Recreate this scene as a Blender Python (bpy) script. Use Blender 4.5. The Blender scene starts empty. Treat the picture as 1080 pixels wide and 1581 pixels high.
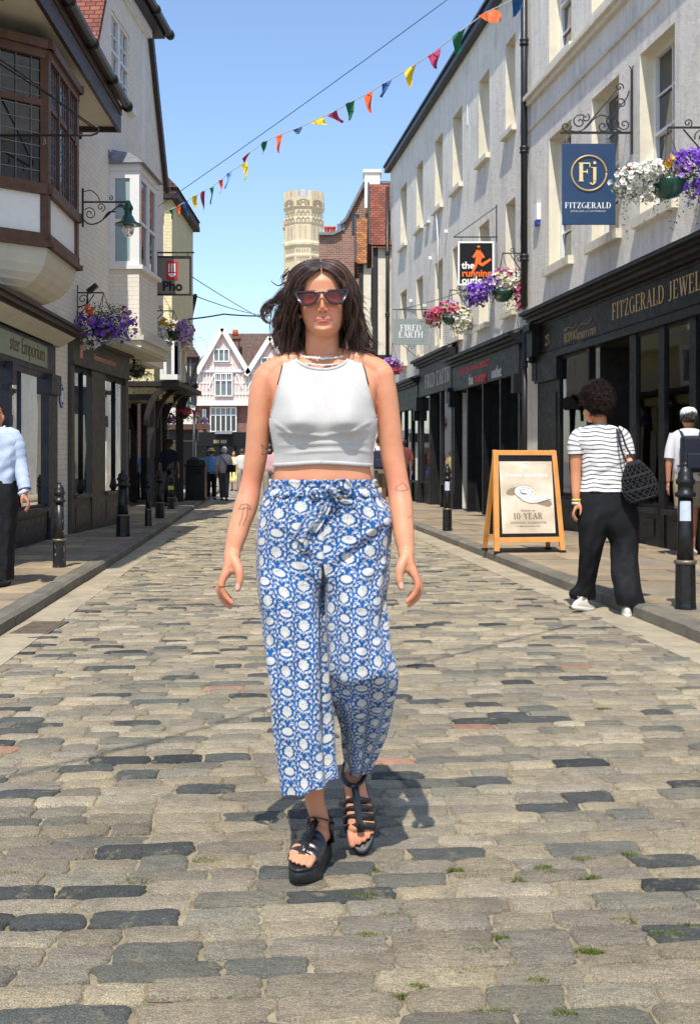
import bpy, math, random
import numpy as np
from mathutils import Vector, Matrix, noise
random.seed(7)
RN = np.random.RandomState(11)
S = bpy.context.scene
# ---------------- camera ----------------
FPX, HZ, HC = 1700.0, 713.0, 1.17           # focal length in photo pixels, horizon row, camera height
cd = bpy.data.cameras.new('camera'); cam = bpy.data.objects.new('camera', cd)
S.collection.objects.link(cam); S.camera = cam
cam.location = (0, 0, HC); cam.rotation_euler = (math.pi/2, 0, 0)
cd.sensor_fit = 'VERTICAL'; cd.sensor_height = 36; cd.lens = 36*FPX/1581
cd.shift_y = -(790.5-HZ)/1581; cd.clip_start = .05; cd.clip_end = 3000
# ---------------- sky and sun ----------------
SUN_EL, SUN_AZ = math.radians(61), math.radians(8.7)      # light travels forward and to the right
w = bpy.data.worlds.new('World'); S.world = w; w.use_nodes = True
nt = w.node_tree; nt.nodes.clear()
sk = nt.nodes.new('ShaderNodeTexSky'); sk.sky_type = 'NISHITA'; sk.sun_disc = False
sk.sun_elevation = SUN_EL; sk.sun_rotation = math.pi + SUN_AZ; sk.air_density = 1.15; sk.dust_density = 0.6; sk.ozone_density = 2.6; sk.altitude = 20
bg = nt.nodes.new('ShaderNodeBackground'); bg.inputs[1].default_value = .15
wo = nt.nodes.new('ShaderNodeOutputWorld')
tn = nt.nodes.new('ShaderNodeMix'); tn.data_type='RGBA'; tn.blend_type='MULTIPLY'; tn.inputs[0].default_value=1; tn.inputs[7].default_value=(.94,.965,1.02,1)
nt.links.new(sk.outputs[0], tn.inputs[6]); nt.links.new(tn.outputs[2], bg.inputs[0]); nt.links.new(bg.outputs[0], wo.inputs[0])
sl = bpy.data.lights.new('sun', 'SUN'); sl.energy = 3.7; sl.angle = math.radians(.55); sl.color = (1, .955, .88)
so = bpy.data.objects.new('sun', sl); S.collection.objects.link(so)
ldir = Vector((math.sin(SUN_AZ)*math.cos(SUN_EL), math.cos(SUN_AZ)*math.cos(SUN_EL), -math.sin(SUN_EL)))
so.rotation_euler = ldir.to_track_quat('-Z', 'Y').to_euler(); so.location = (-2, -10, 20)
S.view_settings.view_transform = 'Standard'; S.view_settings.look = 'None'
S.view_settings.exposure = .52; S.view_settings.gamma = 1
try:
    S.cycles.max_bounces = 8; S.cycles.transparent_max_bounces = 8; S.cycles.sample_clamp_indirect = 6
except Exception: pass

def at(px, py, Y):                    # photo pixel at depth Y -> world
    return Vector(((px-540)/FPX*Y, Y, HC+(HZ-py)/FPX*Y))
def ground(px, py, z=0.):             # photo pixel lying on height z
    Y = (HC-z)*FPX/(py-HZ); return Vector(((px-540)/FPX*Y, Y, z))

# ---------------- objects ----------------
def tag(o, label=None, cat=None, group=None, kind=None):
    if label: o['label'] = label
    if cat: o['category'] = cat
    if group: o['group'] = group
    if kind: o['kind'] = kind
    return o
def thing(name, label, cat, loc=(0,0,0), rz=0, group=None):
    o = bpy.data.objects.new(name, None); S.collection.objects.link(o)
    o.location = loc; o.rotation_euler = (0,0,rz); o.empty_display_size = .1
    return tag(o, label, cat, group)
def copy_tree(o, parent=None):
    c = o.copy(); S.collection.objects.link(c)
    if parent is not None: c.parent = parent
    for ch in [x for x in S.objects if x.parent == o and x != c]: copy_tree(ch, c)
    return c

class MB:
    """mesh builder; T maps builder coordinates to world (or thing-local) ones"""
    def __init__(s, T=None): s.v=[]; s.f=[]; s.m=[]; s.c=[]; s.T=T; s.mi=0; s.col=None; s.sm=[]; s.smooth=False
    def add(s, vs, fs, col=None):
        b = len(s.v); T = s.T
        for p in vs: s.v.append(tuple(T(*p)) if T else tuple(p))
        for f in fs: s.f.append(tuple(b+i for i in f)); s.m.append(s.mi); s.sm.append(s.smooth)
        c = col if col is not None else (s.col or (1,1,1))
        s.c.extend([c]*len(vs))
    def box(s, a, b, col=None):
        x0,y0,z0 = [min(a[i],b[i]) for i in range(3)]; x1,y1,z1 = [max(a[i],b[i]) for i in range(3)]
        s.add([(x0,y0,z0),(x1,y0,z0),(x1,y1,z0),(x0,y1,z0),(x0,y0,z1),(x1,y0,z1),(x1,y1,z1),(x0,y1,z1)],
              [(0,3,2,1),(4,5,6,7),(0,1,5,4),(1,2,6,5),(2,3,7,6),(3,0,4,7)], col)
    def quad(s, a, b, c, d, col=None): s.add([a,b,c,d], [(0,1,2,3)], col)
    def prism(s, poly, off, col=None):          # closed polygon (3-D points) extruded by vector off
        n = len(poly); o = Vector(off); q = [tuple(Vector(p)+o) for p in poly]
        s.add(list(map(tuple,poly))+q, [tuple(range(n))[::-1], tuple(range(n,2*n))]+[(i,(i+1)%n,n+(i+1)%n,n+i) for i in range(n)], col)
    def bar(s, a, b, w, h=None, up=(0,0,1), col=None):   # rectangular bar between two points
        a,b = Vector(a),Vector(b); h = w if h is None else h; d=(b-a).normalized(); u=Vector(up)
        if abs(d.dot(u))>.98: u=Vector((0,1,0))
        r = d.cross(u).normalized(); u = r.cross(d).normalized(); r*=w/2; u*=h/2
        s.add([a-r-u,a+r-u,a+r+u,a-r+u,b-r-u,b+r-u,b+r+u,b-r+u],[(0,1,2,3),(7,6,5,4),(0,4,5,1),(1,5,6,2),(2,6,7,3),(3,7,4,0)], col)
    def tube(s, pts, r, n=8, col=None, caps=True, sm=True, flat=None):
        P=[Vector(p) for p in pts]; N=len(P); R=r if hasattr(r,'__len__') else [r]*N
        vs=[]; fs=[]; t0=(P[1]-P[0]).normalized(); u=Vector((0,0,1)) if abs(t0.z)<.9 else Vector((0,1,0))
        if flat: u=Vector(flat)
        u=(u-t0*u.dot(t0)).normalized()
        for i in range(N):
            t=(P[min(i+1,N-1)]-P[max(i-1,0)]).normalized(); u=(u-t*u.dot(t)).normalized(); v=t.cross(u)
            rr=R[i]; rx,ry=(rr if hasattr(rr,'__len__') else (rr,rr))
            for k in range(n):
                a=2*math.pi*k/n; vs.append(P[i]+u*(ry*math.sin(a))+v*(rx*math.cos(a)))
        for i in range(N-1):
            for k in range(n): fs.append((i*n+k,i*n+(k+1)%n,(i+1)*n+(k+1)%n,(i+1)*n+k))
        if caps: fs.append(tuple(range(n))[::-1]); fs.append(tuple(range((N-1)*n,N*n)))
        o=s.smooth; s.smooth=sm; s.add(vs,fs,col); s.smooth=o
    def lathe(s, prof, c=(0,0,0), n=20, col=None, sm=True, off=0.):      # prof: (r,z)
        vs=[]; fs=[]
        for (r,z) in prof:
            for k in range(n):
                a=2*math.pi*k/n+off; vs.append((c[0]+r*math.cos(a),c[1]+r*math.sin(a),c[2]+z))
        for i in range(len(prof)-1):
            for k in range(n): fs.append((i*n+k,i*n+(k+1)%n,(i+1)*n+(k+1)%n,(i+1)*n+k))
        fs.append(tuple(range(n))[::-1]); fs.append(tuple(range((len(prof)-1)*n,len(prof)*n)))
        o=s.smooth; s.smooth=sm; s.add(vs,fs,col); s.smooth=o
    def ell(s, c, r, n=12, m=8, col=None):
        vs=[]; fs=[]; c=Vector(c)
        for i in range(m+1):
            th=math.pi*i/m
            for k in range(n):
                a=2*math.pi*k/n; vs.append((c.x+r[0]*math.sin(th)*math.cos(a), c.y+r[1]*math.sin(th)*math.sin(a), c.z-r[2]*math.cos(th)))
        for i in range(m):
            for k in range(n): fs.append((i*n+k,i*n+(k+1)%n,(i+1)*n+(k+1)%n,(i+1)*n+k))
        o=s.smooth; s.smooth=True; s.add(vs,fs,col); s.smooth=o
    def build(s, name, mats, parent=None, world=True, colors=False, weld=False):
        me=bpy.data.meshes.new(name)
        V=np.array(s.v,dtype=float).reshape(-1,3)
        org=Vector((0,0,0))
        if world:
            if parent is not None:
                p=parent
                while p is not None: org=org+Vector(p.location); p=p.parent
            elif len(V):
                lo=V.min(0); hi=V.max(0); org=Vector(((lo[0]+hi[0])/2,(lo[1]+hi[1])/2,lo[2]))
            V=V-np.array(org)
        me.from_pydata([tuple(p) for p in V],[],s.f)
        if not isinstance(mats,(list,tuple)): mats=[mats]
        for m in mats: me.materials.append(m)
        if len(me.polygons)==len(s.m):
            me.polygons.foreach_set('material_index', s.m); me.polygons.foreach_set('use_smooth', s.sm)
        if colors:
            at_=me.color_attributes.new('Col','FLOAT_COLOR','POINT')
            a=np.ones((len(s.v),4)); a[:,:3]=np.array(s.c)[:,:3]; at_.data.foreach_set('color', a.ravel())
        me.update()
        o=bpy.data.objects.new(name,me); S.collection.objects.link(o)
        if parent is not None: o.parent=parent
        elif world: o.location=org
        return o
def finish(o, bevel=0, seg=2, ang=35):
    if bevel:
        m=o.modifiers.new('Bevel','BEVEL'); m.width=bevel; m.segments=seg; m.limit_method='ANGLE'; m.angle_limit=math.radians(ang)
    return o

# ---------------- materials ----------------
_M={}
def hexc(r,g,b):
    f=lambda c:(c/255/12.92 if c/255<=.04045 else ((c/255+.055)/1.055)**2.4); return (f(r),f(g),f(b))
class NT:
    def __init__(s,name):
        s.m=bpy.data.materials.new(name); s.m.use_nodes=True; s.t=s.m.node_tree; s.b=s.t.nodes['Principled BSDF']
    def n(s,ty,**k):
        x=s.t.nodes.new(ty)
        for a,b in k.items(): setattr(x,a,b)
        return x
    def l(s,a,b): s.t.links.new(a,b)
    def coord(s,kind='Object',scale=(1,1,1),rot=(0,0,0)):
        tc=s.n('ShaderNodeTexCoord'); mp=s.n('ShaderNodeMapping'); mp.inputs['Scale'].default_value=scale; mp.inputs['Rotation'].default_value=rot
        s.l(tc.outputs[kind],mp.inputs[0]); return mp.outputs[0]
    def noise(s,vec,scale,detail=6,rough=.6,dist=0):
        x=s.n('ShaderNodeTexNoise'); x.inputs['Scale'].default_value=scale; x.inputs['Detail'].default_value=detail
        x.inputs['Roughness'].default_value=rough; x.inputs['Distortion'].default_value=dist
        if vec: s.l(vec,x.inputs['Vector'])
        return x.outputs['Fac']
    def ramp(s,fac,stops):
        r=s.n('ShaderNodeValToRGB'); e=r.color_ramp.elements
        while len(e)<len(stops): e.new(.5)
        for i,(p,c) in enumerate(stops):
            e[i].position=p; e[i].color=(*c,1) if len(c)==3 else c
        s.l(fac,r.inputs[0]); return r.outputs[0]
    def mix(s,fac,a,b,mode='MIX'):
        x=s.n('ShaderNodeMix'); x.data_type='RGBA'; x.blend_type=mode
        for v,i in ((fac,0),(a,6),(b,7)):
            if hasattr(v,'links'): s.l(v,x.inputs[i])
            elif i==0: x.inputs[0].default_value=v
            else: x.inputs[i].default_value=(*v,1) if len(v)==3 else v
        return x.outputs[2]
    def math(s,op,a,b=0.):
        x=s.n('ShaderNodeMath',operation=op)
        for i,v in enumerate((a,b)):
            if hasattr(v,'links'): s.l(v,x.inputs[i])
            else: x.inputs[i].default_value=v
        return x.outputs[0]
    def bump(s,h,strength=.3,dist=.01,prev=None):
        x=s.n('ShaderNodeBump'); x.inputs['Strength'].default_value=strength; x.inputs['Distance'].default_value=dist
        s.l(h,x.inputs['Height']); 
        if prev: s.l(prev,x.inputs['Normal'])
        s.l(x.outputs[0],s.b.inputs['Normal']); return x.outputs[0]
    def set(s,**k):
        for a,b in k.items(): s.b.inputs[a.replace('_',' ')].default_value=b
def mat(name,col,rough=.6,var=.12,scale=6,bump=.15,bscale=60,metal=0,spec=.5,bdist=.004,coat=0):
    """plain surface with uneven colour and relief"""
    if name in _M: return _M[name]
    k=NT(name); v=k.coord()
    f=k.noise(v,scale,5,.65)
    c=k.ramp(f,[(.25,tuple(max(0,x*(1-var*1.6)) for x in col)),(.5,col),(.78,tuple(min(1,x*(1+var)) for x in col))])
    k.l(c,k.b.inputs['Base Color'])
    k.set(Roughness=rough,Metallic=metal); k.b.inputs['Specular IOR Level'].default_value=spec; k.b.inputs['Coat Weight'].default_value=coat
    if bump:
        k.bump(k.noise(v,bscale,4,.6),bump,bdist)
    r=k.ramp(k.noise(v,scale*2.3,3,.6),[(.3,(rough*.8,)*3),(.7,(min(1,rough*1.2),)*3)]); k.l(r,k.b.inputs['Roughness'])
    _M[name]=k.m; return k.m
def vcmat(name,rough=.7,bump=.0,bscale=200,bdist=.002,sss=0,spec=.4,sheen=0,var=.06):
    if name in _M: return _M[name]
    k=NT(name); a=k.n('ShaderNodeVertexColor'); a.layer_name='Col'; v=k.coord()
    f=k.ramp(k.noise(v,40,4,.6),[(.3,(1-var*2,)*3),(.7,(1,)*3)])
    k.l(k.mix(1.,a.outputs[0],f,'MULTIPLY'),k.b.inputs['Base Color'])
    k.set(Roughness=rough); k.b.inputs['Specular IOR Level'].default_value=spec
    if sss:
        k.b.inputs['Subsurface Weight'].default_value=sss; k.b.inputs['Subsurface Radius'].default_value=(1,.35,.2); k.b.inputs['Subsurface Scale'].default_value=.008
    if sheen: k.b.inputs['Sheen Weight'].default_value=sheen
    if bump: k.bump(k.noise(v,bscale,4,.6),bump,bdist)
    _M[name]=k.m; return k.m
def glass(name,tint=(.02,.022,.025),rough=.03,spec=.5):
    """dark reflecting window glass"""
    if name in _M: return _M[name]
    k=NT(name); v=k.coord()
    k.l(k.ramp(k.noise(v,1.5,2,.5),[(.3,tuple(.6*c for c in tint)),(.7,tint)]),k.b.inputs['Base Color'])
    k.set(Roughness=rough); k.b.inputs['Specular IOR Level'].default_value=spec; k.b.inputs['IOR'].default_value=1.5; k.b.inputs['Coat Weight'].default_value=.6; k.b.inputs['Coat Roughness'].default_value=.02
    k.bump(k.noise(v,1.2,2,.5),.06,.03)
    _M[name]=k.m; return k.m
def m_brick(name,c1,c2,mort,bw=.225,bh=.075,ms=.01,bump=.5,rough=.8,rot=(0,0,0),axis='YZ',var=.25,bias=0.):
    if name in _M: return _M[name]
    k=NT(name); tc=k.n('ShaderNodeTexCoord'); sp=k.n('ShaderNodeSeparateXYZ'); cb=k.n('ShaderNodeCombineXYZ')
    k.l(tc.outputs['Object'],sp.inputs[0]); ge=k.n('ShaderNodeNewGeometry'); sn=k.n('ShaderNodeSeparateXYZ'); k.l(ge.outputs['Normal'],sn.inputs[0])
    # run the bond along whichever way the wall faces
    ax=k.math('ABSOLUTE',sn.outputs[0]); g=k.math('GREATER_THAN',ax,.7)
    h=k.math('ADD',k.math('MULTIPLY',sp.outputs[1],g),k.math('MULTIPLY',sp.outputs[0],k.math('SUBTRACT',1.,g)))
    k.l(h,cb.inputs[0]); k.l(sp.outputs[2],cb.inputs[1])
    br=k.n('ShaderNodeTexBrick'); br.inputs['Scale'].default_value=1; br.inputs['Brick Width'].default_value=bw; br.inputs['Row Height'].default_value=bh
    br.inputs['Mortar Size'].default_value=ms; br.inputs['Mortar Smooth'].default_value=.3; br.inputs['Bias'].default_value=bias
    br.inputs['Color1'].default_value=(*c1,1); br.inputs['Color2'].default_value=(*c2,1); br.inputs['Mortar'].default_value=(*mort,1)
    k.l(cb.outputs[0],br.inputs['Vector'])
    v=k.coord(); f=k.ramp(k.noise(v,3,6,.7),[(.3,(1-var,)*3),(.7,(1,)*3)])
    c=k.mix(1.,br.outputs['Color'],f,'MULTIPLY'); k.l(c,k.b.inputs['Base Color']); k.set(Roughness=rough)
    hh=k.math('SUBTRACT',k.math('MULTIPLY',k.noise(v,50,4,.6),.35),br.outputs['Fac']); k.bump(hh,bump,.006)
    _M[name]=k.m; return k.m
def m_render(name,col,stain=.35,rough=.85,vein=True,bump=.5):
    """old painted render: streaks running down, patches, cracks"""
    if name in _M: return _M[name]
    k=NT(name); v=k.coord(); vs=k.coord(scale=(5,5,.45))
    a=k.ramp(k.noise(vs,1.6,7,.7),[(.32,tuple(c*(1-stain) for c in col)),(.56,col),(.8,tuple(min(1,c*1.08) for c in col))])
    b=k.ramp(k.noise(v,1.1,8,.72),[(.34,(.8,)*3),(.5,(1,)*3)])
    c=k.mix(.8,a,b,'MULTIPLY')
    vo=k.n('ShaderNodeTexVoronoi',feature='DISTANCE_TO_EDGE'); vo.inputs['Scale'].default_value=1.7
    nn=k.n('ShaderNodeTexNoise'); nn.inputs['Scale'].default_value=2.2; nn.inputs['Detail'].default_value=7; k.l(v,nn.inputs['Vector'])
    vv=k.n('ShaderNodeVectorMath',operation='ADD'); k.l(v,vv.inputs[0]); k.l(nn.outputs['Color'],vv.inputs[1]); k.l(vv.outputs[0],vo.inputs['Vector'])
    if vein:
        cr=k.ramp(vo.outputs['Distance'],[(0,(.62,)*3),(.012,(1,)*3)]); c=k.mix(.7,c,cr,'MULTIPLY')
    k.l(c,k.b.inputs['Base Color']); k.set(Roughness=rough)
    h=k.math('ADD',k.math('MULTIPLY',k.noise(v,9,8,.75),1.2),k.math('MULTIPLY',k.noise(v,70,4,.6),.35))
    k.bump(h,bump,.018); _M[name]=k.m; return k.m
def m_stone(name,cols,rough=.8,var_scale=260,bump=.45,patch=9.,sand=False):
    """vertex tone picks the stone; speckle and relief on top"""
    if name in _M: return _M[name]
    k=NT(name); a=k.n('ShaderNodeVertexColor'); a.layer_name='Col'; v=k.coord()
    sp=k.ramp(k.noise(v,var_scale,3,.75),[(.3,(.35,)*3),(.44,(.85,)*3),(.58,(1.12,)*3),(.72,(1.75,)*3)])
    pt=k.ramp(k.noise(v,patch,7,.7),[(.28,(.72,.72,.74)),(.5,(1,1,1)),(.72,(1.22,1.17,1.06))])
    st=k.ramp(k.noise(k.coord(scale=(1,3.5,1),rot=(0,0,.1)),26,6,.7),[(.3,(.75,)*3),(.6,(1.08,)*3)])
    c=k.mix(1.,k.mix(1.,a.outputs[0],sp,'MULTIPLY'),pt,'MULTIPLY'); c=k.mix(.8,c,st,'MULTIPLY'); c=k.mix(.8,c,k.ramp(k.noise(v,.9,6,.65),[(.32,(.74,.74,.76)),(.6,(1.06,)*3)]),'MULTIPLY')
    if sand:
        vo=k.n('ShaderNodeTexVoronoi'); vo.inputs['Scale'].default_value=210; k.l(v,vo.inputs['Vector'])
        c=k.mix(.55,c,k.ramp(vo.outputs['Distance'],[(.12,(1.65,1.6,1.5)),(.38,(.95,)*3),(.7,(.62,)*3)]),'MULTIPLY')
        sd=k.ramp(k.noise(v,17,9,.72),[(.55,(0,)*3),(.64,(1,)*3)]); sc=k.ramp(k.noise(v,120,4,.7),[(.3,hexc(112,102,80)),(.65,hexc(178,166,134))])
        c=k.mix(1.,c,(1.66,1.59,1.44),'MULTIPLY'); c=k.mix(k.math('MULTIPLY',sd,.7),c,sc)
    k.l(c,k.b.inputs['Base Color']); k.set(Roughness=rough); k.b.inputs['Specular IOR Level'].default_value=.3
    h=k.math('ADD',k.noise(v,130,6,.7),k.math('MULTIPLY',k.noise(v,22,5,.65),1.6)); k.bump(h,min(1,bump*1.7),.016)
    _M[name]=k.m; return k.m
M_CREAM=m_render('cream_paint',hexc(232,222,200),.12,bump=.35)
M_GREYR=m_render('grey_render',hexc(242,233,217),.2,bump=1.3)
M_GREYR2=m_render('pale_render',hexc(243,234,218),.18,bump=1.)
M_WHITEW=mat('white_plaster',hexc(242,235,222),.8,.05,3,.2,30)
M_WBRICK=m_brick('white_painted_brick',hexc(244,234,218),hexc(239,228,212),hexc(224,214,198),ms=.006,bump=.55,var=.12)
M_YBRICK=m_brick('yellow_painted_brick',hexc(240,230,184),hexc(234,223,176),hexc(216,204,160),ms=.006,bump=.6,var=.12)
M_RBRICK=m_brick('red_brick',hexc(150,82,60),hexc(120,64,48),hexc(170,155,135),bump=.7)
M_BBRICK=m_brick('brown_brick',hexc(160,110,88),hexc(128,88,72),hexc(178,160,140),bump=.7)
M_TILE=m_brick('red_roof_tile',hexc(172,92,62),hexc(128,66,48),hexc(50,30,24),bw=.17,bh=.085,ms=.009,bump=1.,var=.45)
M_TILE2=m_brick('brown_roof_tile',hexc(120,92,76),hexc(100,76,64),hexc(54,42,36),bw=.17,bh=.12,ms=.01,bump=.8,var=.35)
M_TILE3=m_brick('orange_roof_tile',hexc(196,132,62),hexc(150,84,52),hexc(60,40,26),bw=.17,bh=.085,ms=.009,bump=1.,var=.4)
M_BLACK=mat('black_paint',(.012,.012,.014),.32,.3,8,.1,90)
M_SHOPBLK=mat('black_shopfront_paint',(.009,.009,.010),.5,.3,5,.12,50,spec=.25)
M_SHOPGR=mat('charcoal_shopfront_paint',(.020,.019,.020),.5,.25,5,.12,50,spec=.3)
M_NAVY=mat('navy_shopfront_paint',(.022,.023,.038),.45,.2,5,.1,50)
M_BROWN=mat('brown_stained_timber',hexc(92,62,44),.55,.3,9,.4,40)
M_DKBROWN=mat('dark_brown_timber',hexc(58,40,34),.5,.3,9,.4,40)
M_DKTIM=mat('black_timber',(.02,.017,.016),.6,.3,9,.4,40)
M_LEAD=mat('lead_flashing',hexc(128,128,132),.5,.3,12,.5,25,metal=.3)
M_IRON=mat('black_iron',(.014,.014,.015),.42,.3,20,.25,120)
M_WFRAME=mat('white_window_paint',hexc(232,230,226),.45,.05,6,.06,80)
M_CURTAIN=mat('pale_blind',hexc(150,172,176),.7,.06,2,.1,20)
M_GLASS=glass('window_glass'); M_GLASSB=glass('shop_window_glass',(.012,.013,.015),.012)
k=NT('shop_glass'); tr=k.n('ShaderNodeBsdfTransparent'); tr.inputs[0].default_value=(.62,.66,.66,1); gl=k.n('ShaderNodeBsdfGlossy'); gl.inputs['Roughness'].default_value=.012; gl.inputs[0].default_value=(.95,.95,.95,1)
fr=k.n('ShaderNodeFresnel'); fr.inputs[0].default_value=1.75; mx=k.n('ShaderNodeMixShader'); k.l(fr.outputs[0],mx.inputs[0]); k.l(tr.outputs[0],mx.inputs[1]); k.l(gl.outputs[0],mx.inputs[2]); k.l(mx.outputs[0],k.t.nodes['Material Output'].inputs[0])
bn_=k.n('ShaderNodeBump'); bn_.inputs['Strength'].default_value=.05; bn_.inputs['Distance'].default_value=.03; k.l(k.noise(k.coord(),1.1,2,.5),bn_.inputs['Height']); k.l(bn_.outputs[0],gl.inputs['Normal']); M_SHOPGL=k.m
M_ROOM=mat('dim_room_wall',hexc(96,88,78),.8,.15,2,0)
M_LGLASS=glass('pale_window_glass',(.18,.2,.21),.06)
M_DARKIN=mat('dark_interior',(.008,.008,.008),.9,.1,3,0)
M_SHOWW=mat('ivory_display',hexc(226,220,206),.6,.05,5,0); M_SHOWB=mat('charcoal_display',hexc(60,60,64),.6,.1,5,0); M_SHOWT=mat('teal_display',hexc(60,128,136),.6,.1,5,0); M_SHOWG=mat('green_display',hexc(60,96,48),.6,.2,9,0)
M_GOLD=mat('gold_lettering',hexc(196,164,112),.45,.1,20,.05,80,metal=.15)
M_WHITE=mat('white_sign_paint',hexc(240,238,234),.5,.03,10,.03,80)
M_SOFF=mat('cream_soffit',hexc(206,200,184),.8,.06,4,.2,25)
# ================= GROUND =================
def kl(Y): return -2.33-.069*(Y-7.33) if Y<14.4 else -2.82-.0784*(Y-14.4)       # left kerb edge
def kr(Y): return 2.21-.095*(Y-7.36)                                            # right kerb edge
def wr(Y): return 5.756-.134*Y                                                  # right wall line
def wl(Y): return (-3.84-.0235*Y) if Y<15.6 else (-4.98+.05*Y if Y<19.6 else -4.0-.075*(Y-19.6))
PV=.10
def stone(mb,cx,cy,hw,hh,ang,z,col,n=16,edge=.008,crown=.0025,rough=.06,p=4.5,inset=.09):
    ca,sa=math.cos(ang),math.sin(ang); vs=[]; tx,ty=random.gauss(0,.006),random.gauss(0,.012); ph=random.random()*50
    asp=hh/hw
    for ring,(sc,dz) in enumerate(((1.0,-edge*1.6),(1-inset*.45,-.0015),(1-inset*2.2,crown*.7))):
        for k in range(n):
            a=2*math.pi*(k+.5)/n; c,s_=math.cos(a),math.sin(a)
            q=(abs(c)**p+abs(s_)**p)**(-1/p); rr=1+rough*noise.noise((ph+c*1.7,s_*1.7,3.3))*1.5+rough*.55*noise.noise((ph+c*6,s_*6,9.3))
            x=c*q*rr*(hw-(1-sc)*hh); y=s_*q*rr*hh*sc
            vs.append((cx+x*ca-y*sa, cy+x*sa+y*ca, z+dz+x*tx+y*ty+(.0035*noise.noise((x*14+ph,y*14,0)) if ring else 0)))
    vs.append((cx,cy,z+crown)); fs=[]
    for r in range(2):
        for k in range(n): fs.append((r*n+k,r*n+(k+1)%n,(r+1)*n+(k+1)%n,(r+1)*n+k))
    fs+= [(2*n+k,2*n+(k+1)%n,3*n) for k in range(n)]
    o=mb.smooth; mb.smooth=True; mb.add(vs,fs,col); mb.smooth=o
def stone_col():
    r=random.random(); j=random.uniform(.82,1.16)
    if r<.10: c=random.choice([(72,75,75),(62,65,66),(84,87,85),(78,81,80)])
    elif r<.24: c=random.choice([(124,121,109),(114,112,102),(132,128,115),(106,106,99)])
    elif r<.246: c=(160,124,104)
    else: c=random.choice([(150,141,124),(140,133,117),(160,150,132),(146,136,119),(138,130,118),(156,145,124),(148,138,119),(130,124,112),(152,141,122)])
    return tuple(x*j for x in hexc(*c))
mb=MB(); SL=.0824; r=1.55; row=0
while r<33:
    far=r>10; pitch=random.uniform(.090,.116); rr=r+pitch/2
    x=kl(rr)+.27+random.uniform(-.15,0); xe=kr(rr)-.30
    while x<xe-.03:
        L=random.choice([random.uniform(.13,.22),random.uniform(.18,.30)]); L=min(L,xe-x+.04)
        if L<.07: x+=L; continue
        cx=x+L/2; cy=rr+SL*cx+.012*noise.noise((cx*1.3,rr*.9,1))+.02*math.sin(cx*.9+1)
        if abs(cx)<.36*cy+.5:
            g=random.uniform(.0,.005)
            stone(mb,cx,cy,L/2-g,pitch/2-random.uniform(-.004,.003),SL+random.gauss(0,.022),.002+random.gauss(0,.0022),stone_col(),
                  n=30 if r<6 else (14 if not far else 10),rough=.10 if not far else .06,p=random.uniform(5,11))
        x+=L
    r+=pitch
M_SETT=m_stone('sett_stone',None,sand=True,bump=.6)
setts=mb.build('road_setts',M_SETT,colors=True); tag(setts,kind='structure')
# sand and mortar bed under the setts
k=NT('sandy_joint'); v=k.coord()
c=k.ramp(k.noise(v,5,8,.7),[(.3,hexc(112,102,82)),(.5,hexc(146,134,106)),(.72,hexc(180,168,138))])
c=k.mix(.6,c,k.ramp(k.noise(v,170,3,.7),[(.35,(.6,)*3),(.6,(1.1,)*3)]),'MULTIPLY'); k.l(c,k.b.inputs['Base Color']); k.set(Roughness=.95)
k.bump(k.noise(v,90,6,.7),.6,.01); M_SAND=k.m
mb=MB(); n=60
for i in range(n):
    y0=1.2+i*33/n; y1=1.2+(i+1)*33/n
    mb.quad((kl(y0)-.02,y0,-.006),(kr(y0)+.02,y0,-.006),(kr(y1)+.02,y1,-.006),(kl(y1)-.02,y1,-.006))
tag(mb.build('road_bed',M_SAND),kind='structure')
# one broad ground sheet out to the horizon, a little lower
k=NT('far_ground'); v=k.coord(); k.l(k.ramp(k.noise(v,.3,6,.6),[(.3,hexc(140,134,122)),(.7,hexc(168,160,146))]),k.b.inputs['Base Color']); k.set(Roughness=.9)
M_FARG=k.m
mb=MB(); mb.quad((-600,-300,-.02),(600,-300,-.02),(600,1500,-.02),(-600,1500,-.02)); tag(mb.build('ground',M_FARG),kind='structure')
# gutter channels
M_CHAN=m_brick('gutter_channel',hexc(168,154,128),hexc(156,144,120),hexc(130,118,96),bw=.2,bh=.6,ms=.004,bump=.4,var=.25)
k=NT('channel_stone'); v=k.coord(); c=k.ramp(k.noise(v,3,8,.7),[(.3,hexc(140,128,106)),(.55,hexc(170,156,130)),(.75,hexc(186,174,148))])
c=k.mix(.5,c,k.ramp(k.noise(v,200,3,.7),[(.35,(.6,)*3),(.6,(1.1,)*3)]),'MULTIPLY'); k.l(c,k.b.inputs['Base Color']); k.set(Roughness=.9); k.bump(k.noise(v,60,6,.7),.5,.006)
M_CHAN=k.m
for fn,a,b in ((kl,0.0,.27),(kr,-.30,0.0)):
    mb=MB()
    y=1.3
    while y<33:
        L=.9; g=.004; ps=[(fn(y+g)+a,y+g),(fn(y+g)+b,y+g),(fn(y+L-g)+b,y+L-g),(fn(y+L-g)+a,y+L-g)]
        zz=.007+random.uniform(-.002,.002)
        mb.prism([(p[0],p[1],-.01) for p in ps],(0,0,zz+.01)); y+=L
    tag(mb.build('gutter',M_CHAN),kind='structure')
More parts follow.
